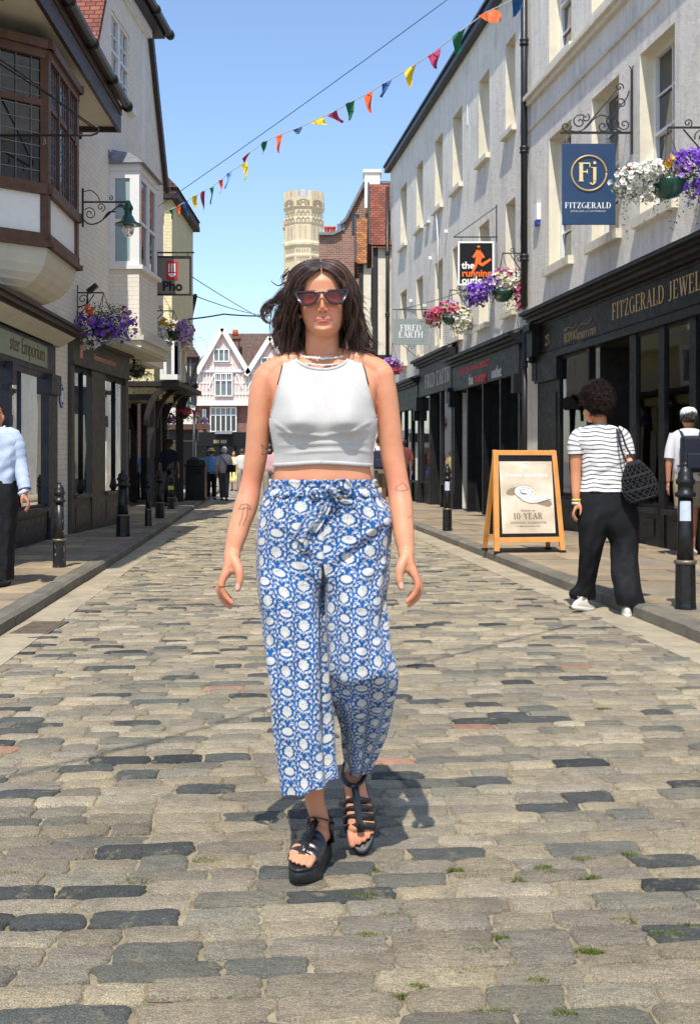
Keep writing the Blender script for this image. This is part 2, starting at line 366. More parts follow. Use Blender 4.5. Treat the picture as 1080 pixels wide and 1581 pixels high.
# kerbs
M_KERB=m_stone('kerb_stone',None,bump=.6,patch=4)
for fn,sg in ((kl,-1),(kr,1)):
    mb=MB(); y=1.2
    while y<46:
        L=random.uniform(.7,1.15); g=.006; w_=.15; j=random.uniform(-.006,.006)
        a0,a1=fn(y+g),fn(y+L-g); ps=[(a0+j*sg,y+g),(a0+sg*w_,y+g),(a1+sg*w_,y+L-g),(a1+j*sg,y+L-g)]
        if sg<0: ps=ps[::-1]
        top=PV+.004+random.uniform(-.003,.003)
        j_=random.uniform(.85,1.1); c=tuple(x*j_ for x in hexc(140,133,118))
        # a worn nose: chamfered on the road side
        vs=[(p[0],p[1],-.05) for p in ps]+[(p[0],p[1],top-(.022 if abs(p[0]-fn(p[1]))<.05 else 0)) for p in ps]
        up=[]
        for p in ps:
            n_=abs(p[0]-fn(p[1]))<.05; up.append((p[0]+(sg*.03 if n_ else 0),p[1],top))
        vs+=up
        mb.add(vs,[(i,(i+1)%4,4+(i+1)%4,4+i) for i in range(4)]+[(4+i,4+(i+1)%4,8+(i+1)%4,8+i) for i in range(4)]+[(8,9,10,11)],c)
        y+=L
    tag(mb.build('kerb',M_KERB,colors=True),kind='structure')
# pavements of flagstones
M_FLAG=m_stone('flagstone',None,bump=.35,patch=3,var_scale=180)
def flags(fn,sg,wall):
    mb=MB(); y=1.2
    while y<46:
        pitch=random.uniform(.42,.62); x=fn(y)+sg*.155; xe=wall(y)+sg*.9
        while (xe-x)*sg>.08:
            L=random.uniform(.45,.95); L=min(L,(xe-x)*sg); dx=sg*(.004)
            sh=(fn(y+pitch)-fn(y)); a=x+dx; b=x+sg*(L-.004)
            ps=[(a,y+.004),(b,y+.004),(b+sh,y+pitch-.004),(a+sh,y+pitch-.004)]
            if sg<0: ps=ps[::-1]
            c=random.choice([(168,149,120),(160,143,116),(174,155,126),(152,138,114),(162,142,116),(148,138,120)]); j_=random.uniform(.8,1.08); c=tuple(q*j_ for q in hexc(*c))
            z=PV+random.uniform(-.0025,.0025); t=random.gauss(0,.0015)
            mb.prism([(p[0],p[1],z-.04) for p in ps],(0,0,.04+t),c); x+=sg*L
        y+=pitch
    o=mb.build('pavement',M_FLAG,colors=True); tag(o,kind='structure')
    mb=MB()
    for i in range(45):
        y0,y1=1.2+i,2.2+i; mb.quad((fn(y0)+sg*.14,y0,PV-.008),(wall(y0)+sg*1.2,y0,PV-.008),(wall(y1)+sg*1.2,y1,PV-.008),(fn(y1)+sg*.14,y1,PV-.008))
    tag(mb.build('pavement_bed',M_SAND),kind='structure')
flags(kl,-1,lambda Y:-4.9); flags(kr,1,wr)
# square beyond the setts: big slabs
mb=MB(); y=33.0
while y<80:
    x=-14
    while x<8:
        L=random.uniform(.6,1.0)*1.2; j_=random.uniform(.85,1.1); c=tuple(q*j_ for q in hexc(150,144,132))
        if (kl(y)-.0<x<kr(y)) or y>46 : mb.prism([(x+.01,y+.01,-.03),(x+L-.01,y+.01,-.03),(x+L-.01,y+.79,-.03),(x+.01,y+.79,-.03)],(0,0,.032+random.uniform(-.002,.002)),c)
        x+=L
    y+=.8
tag(mb.build('paved_square',M_FLAG,colors=True),kind='structure')
# drain cover in left gutter
g=thing('drain_cover','rusty square drain cover set in the gutter by the left kerb','drain cover',(-2.16,7.75,.0))
mb=MB(); mb.box((-2.30,7.45,.0),(-2.04,8.0,.012)); fr=mb.build('frame',mat('worn_drain_frame',hexc(96,88,76),.7,.3,20,.5,80),g)
M_RUST=mat('rusty_iron',hexc(120,106,88),.7,.3,20,.6,80,metal=.5)
mb=MB()
for i in range(8): mb.box((-2.28,7.48+i*.064,.012),(-2.06,7.48+i*.064+.04,.016))
mb.build('grating',M_RUST,g)
# moss and grass in joints
M_MOSS=vcmat('moss',.8,var=.15)
mb=MB()
pts=[(597,1345),(635,1333),(758,1330),(840,1345),(905,1357),(910,1357),(838,1340),(970,1320),(790,1360),(600,1415),(565,1445),(740,1470),(725,1502),(905,1470),(915,1472),(960,1423),(1035,1443),(645,1525),(830,1515),(870,1565),(560,1385),(770,1450),(219,1360),(320,1330),(408,1378),(265,1025),(760,1565),(1060,1430),(700,1345),(730,1355),(855,1350),(900,1328),(620,1540),(930,1095),(20,1350)]
for (px,py) in pts:
    g0=ground(px,py)
    R=random.uniform(.012,.03)
    for _ in range(int(110*random.uniform(.5,1.4))):
        a=random.random()*6.28; d=R*random.random()**.6; x=g0.x+math.cos(a)*d*1.7; y=g0.y+math.sin(a)*d*.6
        h=random.uniform(.003,.011); b=random.random()*6.28; w_=.0016; lx,ly=random.gauss(0,.005),random.gauss(0,.005)
        c=random.choice([(86,104,34),(112,124,44),(132,138,58),(70,88,30)]); c=hexc(*c)
        mb.add([(x-w_*math.cos(b),y-w_*math.sin(b),.0),(x+w_*math.cos(b),y+w_*math.sin(b),.0),(x+lx,y+ly,h+.002)],[(0,1,2)],c)
tag(mb.build('grass_tufts',M_MOSS,colors=True),'small green moss and grass tufts growing in the joints between the setts','moss',kind='stuff')
# ================= FACADE TOOLS =================
def frameT(base, nrm):          # base(s)->(X,Y); local (s, d outward, z)
    nx,ny=nrm; l=math.hypot(nx,ny); nx/=l; ny/=l
    return lambda s,d,z:(base(s)[0]+nx*d, base(s)[1]+ny*d, z)
def wall_open(mb,s0,s1,z0,z1,ops,rev=.22,d=0.,jm=0):
    """wall sheet with rectangular openings and their reveals """
    ss=sorted(set([s0,s1]+[o[0] for o in ops]+[o[1] for o in ops])); zs=sorted(set([z0,z1]+[o[2] for o in ops]+[o[3] for o in ops]))
    ss=[x for x in ss if s0<=x<=s1]; zs=[x for x in zs if z0<=x<=z1]
    for i in range(len(ss)-1):
        for j in range(len(zs)-1):
            a,b,c,e=ss[i],ss[i+1],zs[j],zs[j+1]; m=((a+b)/2,(c+e)/2)
            if any(o[0]<m[0]<o[1] and o[2]<m[1]<o[3] for o in ops): continue
            mb.quad((a,d,c),(b,d,c),(b,d,e),(a,d,e))
    for (a,b,c,e) in [o[:4] for o in ops]:
        q=d-rev
        mb.mi=jm
        mb.quad((a,d,c),(a,q,c),(a,q,e),(a,d,e)); mb.quad((b,d,c),(b,d,e),(b,q,e),(b,q,c))
        mb.quad((a,d,e),(a,q,e),(b,q,e),(b,d,e)); mb.quad((a,d,c),(b,d,c),(b,q,c),(a,q,c)); mb.mi=0
def sash(T,par,a,b,c,e,d=-.2,cols=2,rows=2,fw=.055,frame=None,pane=None,sill=None,meet=True,name='window',sillmat=None,curtain=None):
    """window frame with glazing bars > pane, sill"""
    mb=MB(T); q=d
    mb.box((a,q-.05,c),(a+fw,q+.03,e)); mb.box((b-fw,q-.05,c),(b,q+.03,e))
    mb.box((a+fw,q-.05,c),(b-fw,q+.03,c+fw)); mb.box((a+fw,q-.05,e-fw),(b-fw,q+.03,e))
    if meet: mb.box((a+fw,q-.03,(c+e)/2-.022),(b-fw,q+.04,(c+e)/2+.022))
    for i in range(1,cols):
        x=a+fw+(b-a-2*fw)*i/cols; mb.box((x-.011,q-.02,c+fw),(x+.011,q+.012,e-fw))
    for j in range(1,rows):
        if meet and abs(j/rows-.5)<.01: continue
        z=c+fw+(e-c-2*fw)*j/rows; mb.box((a+fw,q-.018,z-.011),(b-fw,q+.010,z+.011))
    w_=mb.build(name,frame or M_WFRAME,par)
    mb=MB(T); mb.box((a+.01,q-.045,c+.01),(b-.01,q-.028,e-.01)); mb.build('pane',pane or M_GLASS,w_)
    if sill:
        so_,sz,sd=sill; mb=MB(T); mb.box((a-so_,d,c-sz),(b+so_,sd,c)); mb.build('sill',sillmat or M_CREAM,w_)
    return w_
def goods(T,a,b,z,par,kind,seed):
    """things on show behind a shop window"""
    rr=random.Random(seed); n=max(3,int((b-a)/.28))
    for i in range(n):
        x=a+(i+.5)*(b-a)/n; d=-.35-rr.random()*.3; p=T(x,d,z)
        mb=MB(); h=rr.uniform(.12,.45)
        if kind=='jewel':
            mb.box((p[0]-.09,p[1]-.07,p[2]),(p[0]+.09,p[1]+.07,p[2]+h)); q=(p[0],p[1],p[2]+h)
            mb.lathe([(.07,0),(.075,.03),(.06,.10),(.03,.15),(.028,.21),(.034,.23)],q,12); mb.build('display_bust',M_SHOWW if i%2 else M_SHOWB,par)
        elif kind=='cloth':
            mb.lathe([(.14,0),(.02,.02),(.015,.6),(.12,.62),(.17,.85),(.14,1.05),(.18,1.2),(.05,1.27),(.04,1.33)],p,12); mb.build('mannequin',(M_SHOWT,M_SHOWW,M_SHOWB)[i%3],par)
        else:
            mb.lathe([(.07,0),(.09,.16),(.0,.16)],p,12); mb.build('plant_pot',M_SHOWW,par); mb=MB()
            for _ in range(60):
                v=Vector((rr.gauss(0,.08),rr.gauss(0,.08),rr.uniform(.1,.5)))+Vector(p); e=Vector((rr.gauss(0,.05),rr.gauss(0,.05),rr.gauss(0,.05))); f=Vector((rr.gauss(0,.02),rr.gauss(0,.02),rr.gauss(0,.02))); mb.add([v,v+e+f,v+e*2,v+e-f],[(0,1,2,3)])
            mb.build('leaves',M_SHOWG,par)
def text_obj(s,size,mat,parent,loc,xa,ya,ext=.004,shear=0,align='CENTER',name='lettering',space=1.,bold=0.,world=True):
    cu=bpy.data.curves.new('t','FONT'); cu.body=s; cu.size=size; cu.extrude=ext; cu.align_x=align; cu.align_y='BOTTOM_BASELINE'; cu.shear=shear; cu.space_character=space; cu.offset=bold; cu.resolution_u=3
    o=bpy.data.objects.new('t',cu); S.collection.objects.link(o)
    me=bpy.data.meshes.new_from_object(o); bpy.data.objects.remove(o); me.name=name
    xa=Vector(xa).normalized(); ya=Vector(ya).normalized(); za=xa.cross(ya)
    M=Matrix.Translation(Vector(loc))@Matrix((xa,ya,za)).transposed().to_4x4()
    me.transform(M); me.materials.clear(); me.materials.append(mat)
    ob=bpy.data.objects.new(name,me); S.collection.objects.link(ob)
    if parent is not None:
        if world:
            p=parent; org=Vector((0,0,0))
            while p is not None: org+=Vector(p.location); p=p.parent
            me.transform(Matrix.Translation(-org))
        ob.parent=parent
    return ob
# a small serif alphabet: l=line, s=serif, a=arc  (heights 0..1)
TK,TN=.15,.055
GL={
'F':(.62,'l.14,0,.14,1,K s.14,0 s.14,1 l.1,.97,.6,.97,N l.14,.52,.46,.52,N v.6,.86 v.46,.52'),
'I':(.34,'l.17,0,.17,1,K s.17,0 s.17,1'),
'T':(.70,'l.35,0,.35,1,K s.35,0 l.04,.97,.66,.97,N v.05,.87 v.65,.87'),
'Z':(.66,'l.06,.97,.6,.97,N l.06,.03,.6,.03,N l.53,.97,.12,.03,K v.6,.13 v.06,.87'),
'G':(.78,'a.4,.5,.33,.47,55,325 l.68,0.06,.68,.42,K s.66,.42'),
'C':(.72,'a.4,.5,.33,.47,50,310'),
'O':(.80,'a.4,.5,.33,.47,0,360'),'0':(.62,'a.31,.5,.24,.47,0,360'),
'E':(.64,'l.14,0,.14,1,K s.14,0 s.14,1 l.1,.97,.56,.97,N l.1,.03,.58,.03,N l.14,.52,.44,.52,N v.58,.12 v.56,.88'),
'R':(.74,'l.14,0,.14,1,K s.14,0 s.14,1 l.1,.97,.36,.97,N l.1,.5,.36,.5,N a.34,.735,.2,.235,-90,90 l.36,.5,.64,.03,K s.66,0'),
'P':(.64,'l.14,0,.14,1,K s.14,0 s.14,1 l.1,.97,.36,.97,N l.1,.48,.36,.48,N a.34,.725,.2,.245,-90,90'),
'B':(.66,'l.14,0,.14,1,K s.14,0 s.14,1 l.1,.97,.34,.97,N l.1,.52,.36,.52,N l.1,.03,.36,.03,N a.32,.745,.18,.225,-90,90 a.34,.275,.22,.245,-90,90'),
'A':(.78,'l.39,.98,.1,0,N l.36,1,.66,0,K s.1,0 s.67,0 l.2,.34,.56,.34,N'),
'L':(.60,'l.14,0,.14,1,K s.14,0 s.14,1 l.1,.03,.56,.03,N v.56,.13'),
'D':(.78,'l.14,0,.14,1,K s.14,0 s.14,1 l.1,.97,.36,.97,N l.1,.03,.36,.03,N a.34,.5,.34,.47,-90,90'),
'J':(.42,'l.24,.1,.24,1,K s.24,1 a.1,.1,.14,.14,200,350'),
'W':(1.04,'l.1,1,.32,0,K l.32,0,.52,.9,N l.5,.95,.74,0,K l.74,0,.96,1,N s.1,1 s.52,1 s.95,1'),
'S':(.56,'a.28,.74,.18,.23,30,270 a.28,.265,.2,.235,-150,90'),
'Y':(.72,'l.1,1,.36,.46,K l.62,1,.36,.46,N l.36,0,.36,.46,K s.1,1 s.62,1 s.36,0'),
'H':(.80,'l.14,0,.14,1,K l.66,0,.66,1,K s.14,0 s.14,1 s.66,0 s.66,1 l.14,.5,.66,.5,N'),
'K':(.78,'l.14,0,.14,1,K s.14,0 s.14,1 l.2,.45,.62,1,N l.3,.6,.66,0,K s.62,1 s.67,0'),
'N':(.80,'l.14,0,.14,1,N l.14,1,.66,0,K l.66,0,.66,1,N s.14,0 s.12,1 s.66,1'),
'M':(.94,'l.14,0,.14,1,N l.14,1,.46,.05,K l.46,.05,.8,1,N l.8,0,.8,1,K s.14,0 s.13,1 s.8,0 s.81,1'),
'U':(.78,'l.14,.3,.14,1,K s.14,1 l.64,.3,.64,1,N s.64,1 a.39,.3,.25,.27,180,360'),
'1':(.40,'l.2,0,.2,1,K s.2,0 l.08,.85,.2,.97,N'),
'2':(.60,'a.28,.73,.2,.24,-20,180 l.46,.66,.08,.06,N l.06,.03,.52,.03,K v.54,.14'),
'5':(.58,'l.12,.95,.5,.95,K l.12,.95,.12,.55,N a.26,.32,.24,.29,-140,110'),
'j':(.42,'l.24,.0,.24,.72,K s.2,.72 a.12,.0,.12,.2,210,350 d.24,.95'),
' ':(.4,'')}
def serif(mb,txt,h,org,xa,ya,sp=.08,za=None,wt=1.,slant=0.):
    """lay serif capitals as thin raised strokes; returns the run's width"""
    xa=Vector(xa).normalized(); ya=Vector(ya).normalized(); za=Vector(za) if za else xa.cross(ya); org=Vector(org); cx=0; cnt=[0]
    def poly(pts):
        cnt[0]+=1; z0=.0; z1=.004+.00012*(cnt[0]%9)
        q=[org+xa*((cx+(x+slant*y))*h)+ya*(y*h) for x,y in pts]; mb.prism([p+za*z0 for p in q],za*z1)
    for ch in txt:
        w_,spec=GL.get(ch,GL[' '])
        for t in spec.split():
            k_,a=t[0],t[1:].split(',')
            if k_=='l':
                x0,y0,x1,y1=map(float,a[:4]); th=(TK if a[4]=='K' else TN)*wt
                dx,dy=x1-x0,y1-y0
                if abs(dy)>abs(dx)*.25: poly([(x0-th/2,y0),(x0+th/2,y0),(x1+th/2,y1),(x1-th/2,y1)])
                else: poly([(x0,y0-th/2),(x1,y1-th/2),(x1,y1+th/2),(x0,y0+th/2)])
            elif k_=='s':
                x,y=map(float,a); yy=.0 if y<.5 else y-.045
                if y<.5 and y>.05: yy=y-.02
                poly([(x-.14,yy),(x+.14,yy),(x+.14,yy+.045),(x-.14,yy+.045)])
            elif k_=='v':
                x,y=map(float,a); poly([(x-.025,y-.1),(x+.025,y-.1),(x+.025,y+.12),(x-.025,y+.12)])
            elif k_=='d':
                x,y=map(float,a); poly([(x+.085*math.cos(i*.785),y+.085*math.sin(i*.785)) for i in range(8)])
            elif k_=='a':
                X,Y_,rx,ry,a0,a1=map(float,a); N=max(6,int(abs(a1-a0)/18)); pr=None
                for i in range(N+1):
                    an=math.radians(a0+(a1-a0)*i/N); c,s_=math.cos(an),math.sin(an); th=(TN+(TK-TN)*abs(c)**1.3)*wt
                    cur=((X+(rx+th/2)*c,Y_+(ry+TN/2)*s_),(X+(rx-th/2)*c,Y_+(ry-TN/2)*s_))
                    if pr: poly([pr[1],pr[0],cur[0],cur[1]])
                    pr=cur
        cx+=w_+sp
    return cx*h
def serif_w(txt,h,sp=.08): return sum(GL.get(c,GL[' '])[0]+sp for c in txt)*h
def scroll(mb,c,r,turns,a0,xa,ya,th=.008,grow=1,n=26,r0=.15):
    """iron spiral in the plane xa,ya"""
    xa=Vector(xa);ya=Vector(ya);c=Vector(c);pts=[]
    for i in range(n+1):
        t=i/n; a=a0+grow*turns*2*math.pi*t; rr=r*(r0+(1-r0)*t); pts.append(c+xa*(rr*math.cos(a))+ya*(rr*math.sin(a)))
    mb.tube(pts,th,5); return pts[-1]
# ================= RIGHT SIDE OF THE STREET =================
M_INSET=m_render('cream_reveal',hexc(236,226,200),.1,vein=False,bump=.3)
TR=frameT(lambda s:(wr(s),s),(-1,-.134))
def Yw(px): return 5.756/((px-540)/FPX+.134)
rn=Vector((-1,-.134,0)).normalized(); ru=Vector((.134,-1,0)).normalized()   # outward, and reading direction (towards camera)
# ---- jeweller's building ----
fz=thing('jewellery_shop','pale rendered building with black jewellery shopfront nearest on the right','shop building',(wr(13),13,0))
ops=[]
for yf,wd in ((18.3,1.1),(16.3,1.07),(14.5,1.07),(12.55,1.07)):
    ops.append((yf-wd,yf,4.38,6.53))
ops2=[(a,b,7.72,9.7) for a,b,_,_ in ops]
mb=MB(TR); wall_open(mb,6,19.55,3.3,11.5,ops+ops2,.24,jm=1)
mb.box((6,-6,11.2),(19.55,-.0,11.5)); mb.quad((19.55,0,0),(19.55,-6,0),(19.55,-6,11.5),(19.55,0,11.5)); mb.quad((6,0,0),(6,-6,0),(6,-6,11.5),(6,0,11.5)); mb.box((18.75,-.3,.1),(19.55,-.0,3.3))
mb.build('wall',[M_GREYR2,M_INSET],fz)
for (a,b,c,e) in ops: sash(TR,fz,a,b,c,e,-.22,2,4,sill=(.1,.13,.09))
for (a,b,c,e) in ops2: sash(TR,fz,a,b,c,e,-.22,2,4,sill=(.06,.1,.06))
mb=MB(TR)      # moulded string course
for (z0,z1,d) in ((7.42,7.5,.07),(7.5,7.57,.13),(7.57,7.61,.09),(6.98,7.03,.035)): mb.box((6,.0,z0),(19.5,d,z1))
mb.build('string_course',M_CREAM,fz)
# shopfront
sf=MB(TR); zb,zt=.62,2.86
sf.box((6,-.05,.05),(Yw(912)-.1+1.0,.05,.50)) if False else None
segs=[(18.75,Yw(868),'p'),(Yw(868),Yw(910),'w'),(Yw(910),Yw(914),'p'),(Yw(914),Yw(977),'o'),(Yw(977),Yw(987),'p'),(Yw(987),Yw(1022),'w'),(Yw(1022),Yw(1031),'p'),(Yw(1031),Yw(1070),'w'),(Yw(1070),Yw(1080),'p'),(Yw(1080),11.0,'w'),(11.0,10.8,'p'),(10.8,8.9,'w'),(8.9,8.7,'p'),(8.7,6,'w')]
for b,a,k_ in segs:
    post=MB(TR); pl=MB(TR)
    if k_=='p':
        post.box((a,-.05,.1),(b,.055,2.86)); 
        if b-a>.5:
            post.box((a-.0,.056,.1),(b+.03,.10,.42)); post.box((a-.0,.056,2.5),(b+.03,.11,2.86)); post.box((a+.14,.055,.6),(b-.14,.07,2.3))
        post.build('pilaster',M_SHOPBLK,fz)
    else:
        if k_=='w':
            pl.box((a,-.12,.1),(b,.04,.52)); pl.box((a,-.14,.52),(b,.11,.585)); pl.box((a+.15,.04,.2),(b-.15,.055,.45))
            pn=MB(TR); pn.box((a,.012,.585),(b,.022,2.86)); g_=pn.build('shop_window',M_SHOPGL,fz)
            # display plinth and back of the window
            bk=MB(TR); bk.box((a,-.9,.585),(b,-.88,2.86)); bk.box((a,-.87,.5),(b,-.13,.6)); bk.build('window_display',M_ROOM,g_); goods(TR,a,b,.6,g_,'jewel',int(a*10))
            fr=MB(TR)
            fr.box((a,-.02,.585),(b,.035,.63)); fr.box((a,-.02,2.81),(b,.035,2.86)); fr.box((b-.03,-.02,.63),(b,.035,2.81)); fr.box((a,-.02,.63),(a+.03,.035,2.81)); fr.build('window_frame',M_SHOPBLK,g_)
        else: pl.box((a,-1.4,.1),(b,-.1,.13))
        pl.build('stall_riser' if k_=='w' else 'doorstep',M_SHOPGR,fz)
# doorway recess with beige inner wall and a lamp inside
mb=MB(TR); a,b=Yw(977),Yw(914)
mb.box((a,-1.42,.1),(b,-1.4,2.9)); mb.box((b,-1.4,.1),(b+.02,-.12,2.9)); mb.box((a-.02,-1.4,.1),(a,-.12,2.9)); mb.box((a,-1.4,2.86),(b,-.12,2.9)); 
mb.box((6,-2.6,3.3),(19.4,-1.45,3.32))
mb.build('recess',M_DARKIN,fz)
M_BEIGE=mat('beige_panel',hexc(150,138,112),.7,.12,3,.2,30)
mb=MB(TR); mb.box((a+.05,-1.0,.14),(a+.72,-.97,2.84)); mb.build('beige_door_panel',M_BEIGE,fz)
k=NT('lit_bulb'); k.b.inputs['Emission Color'].default_value=(1,.86,.66,1); k.b.inputs['Emission Strength'].default_value=9; M_BULB=k.m
pl_=thing('pendant_lamp','small lit lantern hanging inside the jewellery shop doorway','lamp',TR(15.6,-.75,2.35)); c=Vector(TR(15.6,-.75,2.35)); mb=MB(); mb.ell(c,(.035,.035,.05),10,8); mb.build('bulb',M_BULB,pl_)
mb=MB(); mb.lathe([(.085,.07),(.03,.14),(.01,.16)],c,6,sm=False); mb.tube([c+Vector((0,0,.15)),c+Vector((0,0,.55))],.006,5)
for i in range(6): a_=i*math.pi/3; mb.bar(c+Vector((.085*math.cos(a_),.085*math.sin(a_),.07)),c+Vector((.055*math.cos(a_),.055*math.sin(a_),-.09)),.008)
mb.lathe([(.058,-.09),(.058,-.10),(.02,-.11)],c,6,sm=False); mb.build('lantern_frame',M_IRON,pl_)
mb=MB(TR); mb.box((a+.74,-.95,.14),(a+.80,-.86,2.84)); mb.build('door_post',M_SHOPBLK,fz)
# fascia, cornice, consoles
mb=MB(TR)
mb.box((6,-.1,2.86),(18.75,.10,2.96)); mb.box((6,-.1,2.96),(18.6,.06,3.5)); mb.box((6,.06,2.99),(18.55,.075,3.02)); mb.box((6,.06,3.45),(18.55,.075,3.48))
fs=mb.build('fascia',M_SHOPBLK,fz)
mb=MB(TR)
for z0,z1,d in ((3.5,3.545,.12),(3.545,3.61,.20),(3.61,3.655,.26),(3.655,3.70,.33)): mb.box((6,-.1,z0),(18.95,d,z1))
mb.build('cornice',M_SHOPGR,fz)
mb=MB(TR); mb.add([(6,.34,3.702),(18.96,.34,3.702),(18.96,.0,3.83),(6,.0,3.83),(18.96,-.02,3.702),(6,-.02,3.702)],[(0,1,2,3),(1,4,2)]); mb.build('lead_flashing',M_LEAD,fz)
mb=MB(TR)
mb.box((18.6,-.1,2.95),(18.92,.2,3.5)); mb.box((18.58,-.1,3.38),(18.94,.26,3.5)); mb.box((18.64,.0,2.55),(18.88,.12,2.95)); mb.lathe([(.0,0),(.06,.02),(.05,.12),(0,.14)],(18.76,.16,2.84),10)
mb.build('console',M_SHOPBLK,fz)
mb=MB(); h=.225
o=Vector(TR(Yw(951),.062,3.14)); serif(mb,'FITZGERALD JEWELLERS',h,o,ru,(0,0,1),sp=.12,za=rn,wt=.95)
mb.build('lettering',M_GOLD,fs)
mb=MB(); serif(mb,'25',.17,Vector(TR(Yw(847)+.02,.062,3.10)),ru,(0,0,1),sp=.1,za=rn); mb.build('house_number',M_GOLD,fs)
mb=MB(); o=Vector(TR(17.35,.062,3.05))
serif(mb,'BESPOKE',.13,o,ru,Vector((0,0,1)),sp=.02,za=rn,wt=.7); serif(mb,'JEWELLERY',.13,o+ru*.62-Vector((0,0,.06)),ru,(0,0,1),sp=.02,za=rn,wt=.7)
def wav(x0,x1,z0,z1):
    pts=[o+rn*.006+ru*(x0+(x1-x0)*t/12)+Vector((0,0,z0+(z1-z0)*t/12+.03*math.sin(t/12*6.28))) for t in range(13)]; mb.tube(pts,.005,4)
wav(0,.6,.17,.22); wav(0,.6,-.04,-.03); wav(.62,1.25,.13,.22); wav(.62,1.2,-.1,-.08)
mb.build('bespoke_logo',M_GOLD,fs)
text_obj('The',.075,M_GOLD,fs,o+rn*.004+ru*.02+Vector((0,0,.17)),ru,(0,0,1),.002,.3,'LEFT'); text_obj('Co',.075,M_GOLD,fs,o+rn*.004+ru*1.12-Vector((0,0,.15)),ru,(0,0,1),.002,.3,'LEFT')
# ---- grey rendered terrace ----
gb=thing('rendered_terrace','long grey rendered terrace with two rows of deep windows above three black shops','terrace',(wr(27),27,0))
up=[(20.44,21.1),(22.3,23.14),(24.62,25.56),(26.62,27.5),(29.0,29.9),(31.3,32.3)]
ops=[(a,b,7.42,9.15) for a,b in up]+[(a,b,4.0,6.1) for a,b in up]
mb=MB(TR); wall_open(mb,19.55,34.,3.3,10.25,ops,.24,-.05,1)
for a,b in ((19.5,19.75),(24.85,25.15),(28.75,29.05),(33.6,34)): mb.box((a,-.4,.1),(b,-.06,3.3))
mb.quad((34.,-.05,0),(34,-6,0),(34,-6,10.25),(34,-.05,10.25)); mb.build('wall',[M_GREYR,M_INSET],gb)
mb=MB(TR); mb.box((19.3,-6,10.25),(34.1,.06,10.3)); mb.build('roof',M_LEAD,gb)
mb=MB(TR); mb.box((19.57,-.05,10.12),(34.15,.12,10.25)); mb.box((19.57,.05,10.27),(34.15,.16,10.33)); mb.build('parapet_gutter',M_IRON,gb)
for (a,b,c,e) in ops: sash(TR,gb,a,b,c,e,-.27,2,4,sill=(.07,.1,.05),fw=.06)
mb=MB(TR)   # patches of bare render and old fixings
mb.box((24.1,-.05,8.55),(24.16,-.035,9.0)); mb.box((28.1,-.05,7.28),(28.55,.03,7.33)); mb.tube([(27.1,.0,7.4),(27.0,.02,7.2),(26.95,.0,6.6),(26.9,.0,5.4)],.02,6)
for s_,z_ in ((28.6,5.2),(30.5,5.6),(27.9,6.3),(30.9,4.6),(26.1,6.6)): mb.box((s_,-.05,z_),(s_+.07,.03,z_+.08))
mb.build('cable',M_WFRAME,gb)
def shopfront(par,a,b,ztop,zf0,zf1,col,dsp,doors=False,nm='shopfront'):
    """black timber shopfront between a (near) and b (far)"""
    mb=MB(TR); mb.box((a,-.1,zf0),(b,.10,zf1)); f=mb.build('fascia',col,par)
    mb=MB(TR)
    for i,(z0,d) in enumerate(((zf1,.16),(zf1+.06,.24),(zf1+.12,.32))): mb.box((a-.06,-.1,z0),(b+.06,d,z0+.06))
    mb.build('cornice',col,par)
    mb=MB(TR); mb.add([(a-.07,.33,zf1+.182),(b+.07,.33,zf1+.182),(b+.07,-.04,zf1+.30),(a-.07,-.04,zf1+.30)],[(0,1,2,3)]); mb.build('lead_flashing',M_LEAD,par)
    n=dsp; w_=(b-a)/n
    for i in range(n+1):
        mb=MB(TR)
        x=a+i*w_; hw=.12 if i in (0,n) else .05
        x0,x1=max(a,x-hw),min(b,x+hw); mb.box((x0,-.1,.1),(x1,.08,zf0)); 
        if i in (0,n): mb.box((x0-.02,.08,.1),(x1+.02,.12,.45)); mb.box((x0-.03,-.05,zf0-.35),(x1+.03,.2,zf0))
        mb.build('pilaster',col,par)
    for i in range(n):
        mb=MB(TR); gl=MB(TR); dk=MB(TR)
        x0,x1=a+i*w_+.05,a+(i+1)*w_-.05
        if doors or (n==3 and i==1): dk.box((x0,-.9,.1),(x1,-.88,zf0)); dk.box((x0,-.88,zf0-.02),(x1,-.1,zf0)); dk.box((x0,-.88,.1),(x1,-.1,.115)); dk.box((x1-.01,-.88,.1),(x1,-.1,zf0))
        else:
            mb.box((x0,-.1,.1),(x1,.03,.62)); mb.box((x0,-.1,.62),(x1,.09,.67)); gl.box((x0,.02,.67),(x1,.03,zf0)); dk.box((x0,-1.,.6),(x1,-.98,zf0)); pass
        if mb.v: mb.build('stall_riser',col,par)
        if gl.v: gl.build('shop_window',M_GLASSB,par)
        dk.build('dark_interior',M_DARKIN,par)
    return f
f1=shopfront(gb,19.72,24.95,3.5,2.75,3.3,M_SHOPBLK,4,True)
f2=shopfront(gb,25.05,28.8,3.9,2.85,3.6,M_SHOPGR,3)
f3=shopfront(gb,28.95,33.9,3.5,2.6,3.2,M_SHOPBLK,5)
M_RED=mat('red_letter_paint',hexc(196,52,36),.5,.1,20,.05,80); M_ORANGE=mat('orange_sign_paint',hexc(238,112,36),.5,.05,20,.03,80)
M_PALEL=mat('pale_letter_paint',hexc(198,196,190),.5,.05,20,.03,80)
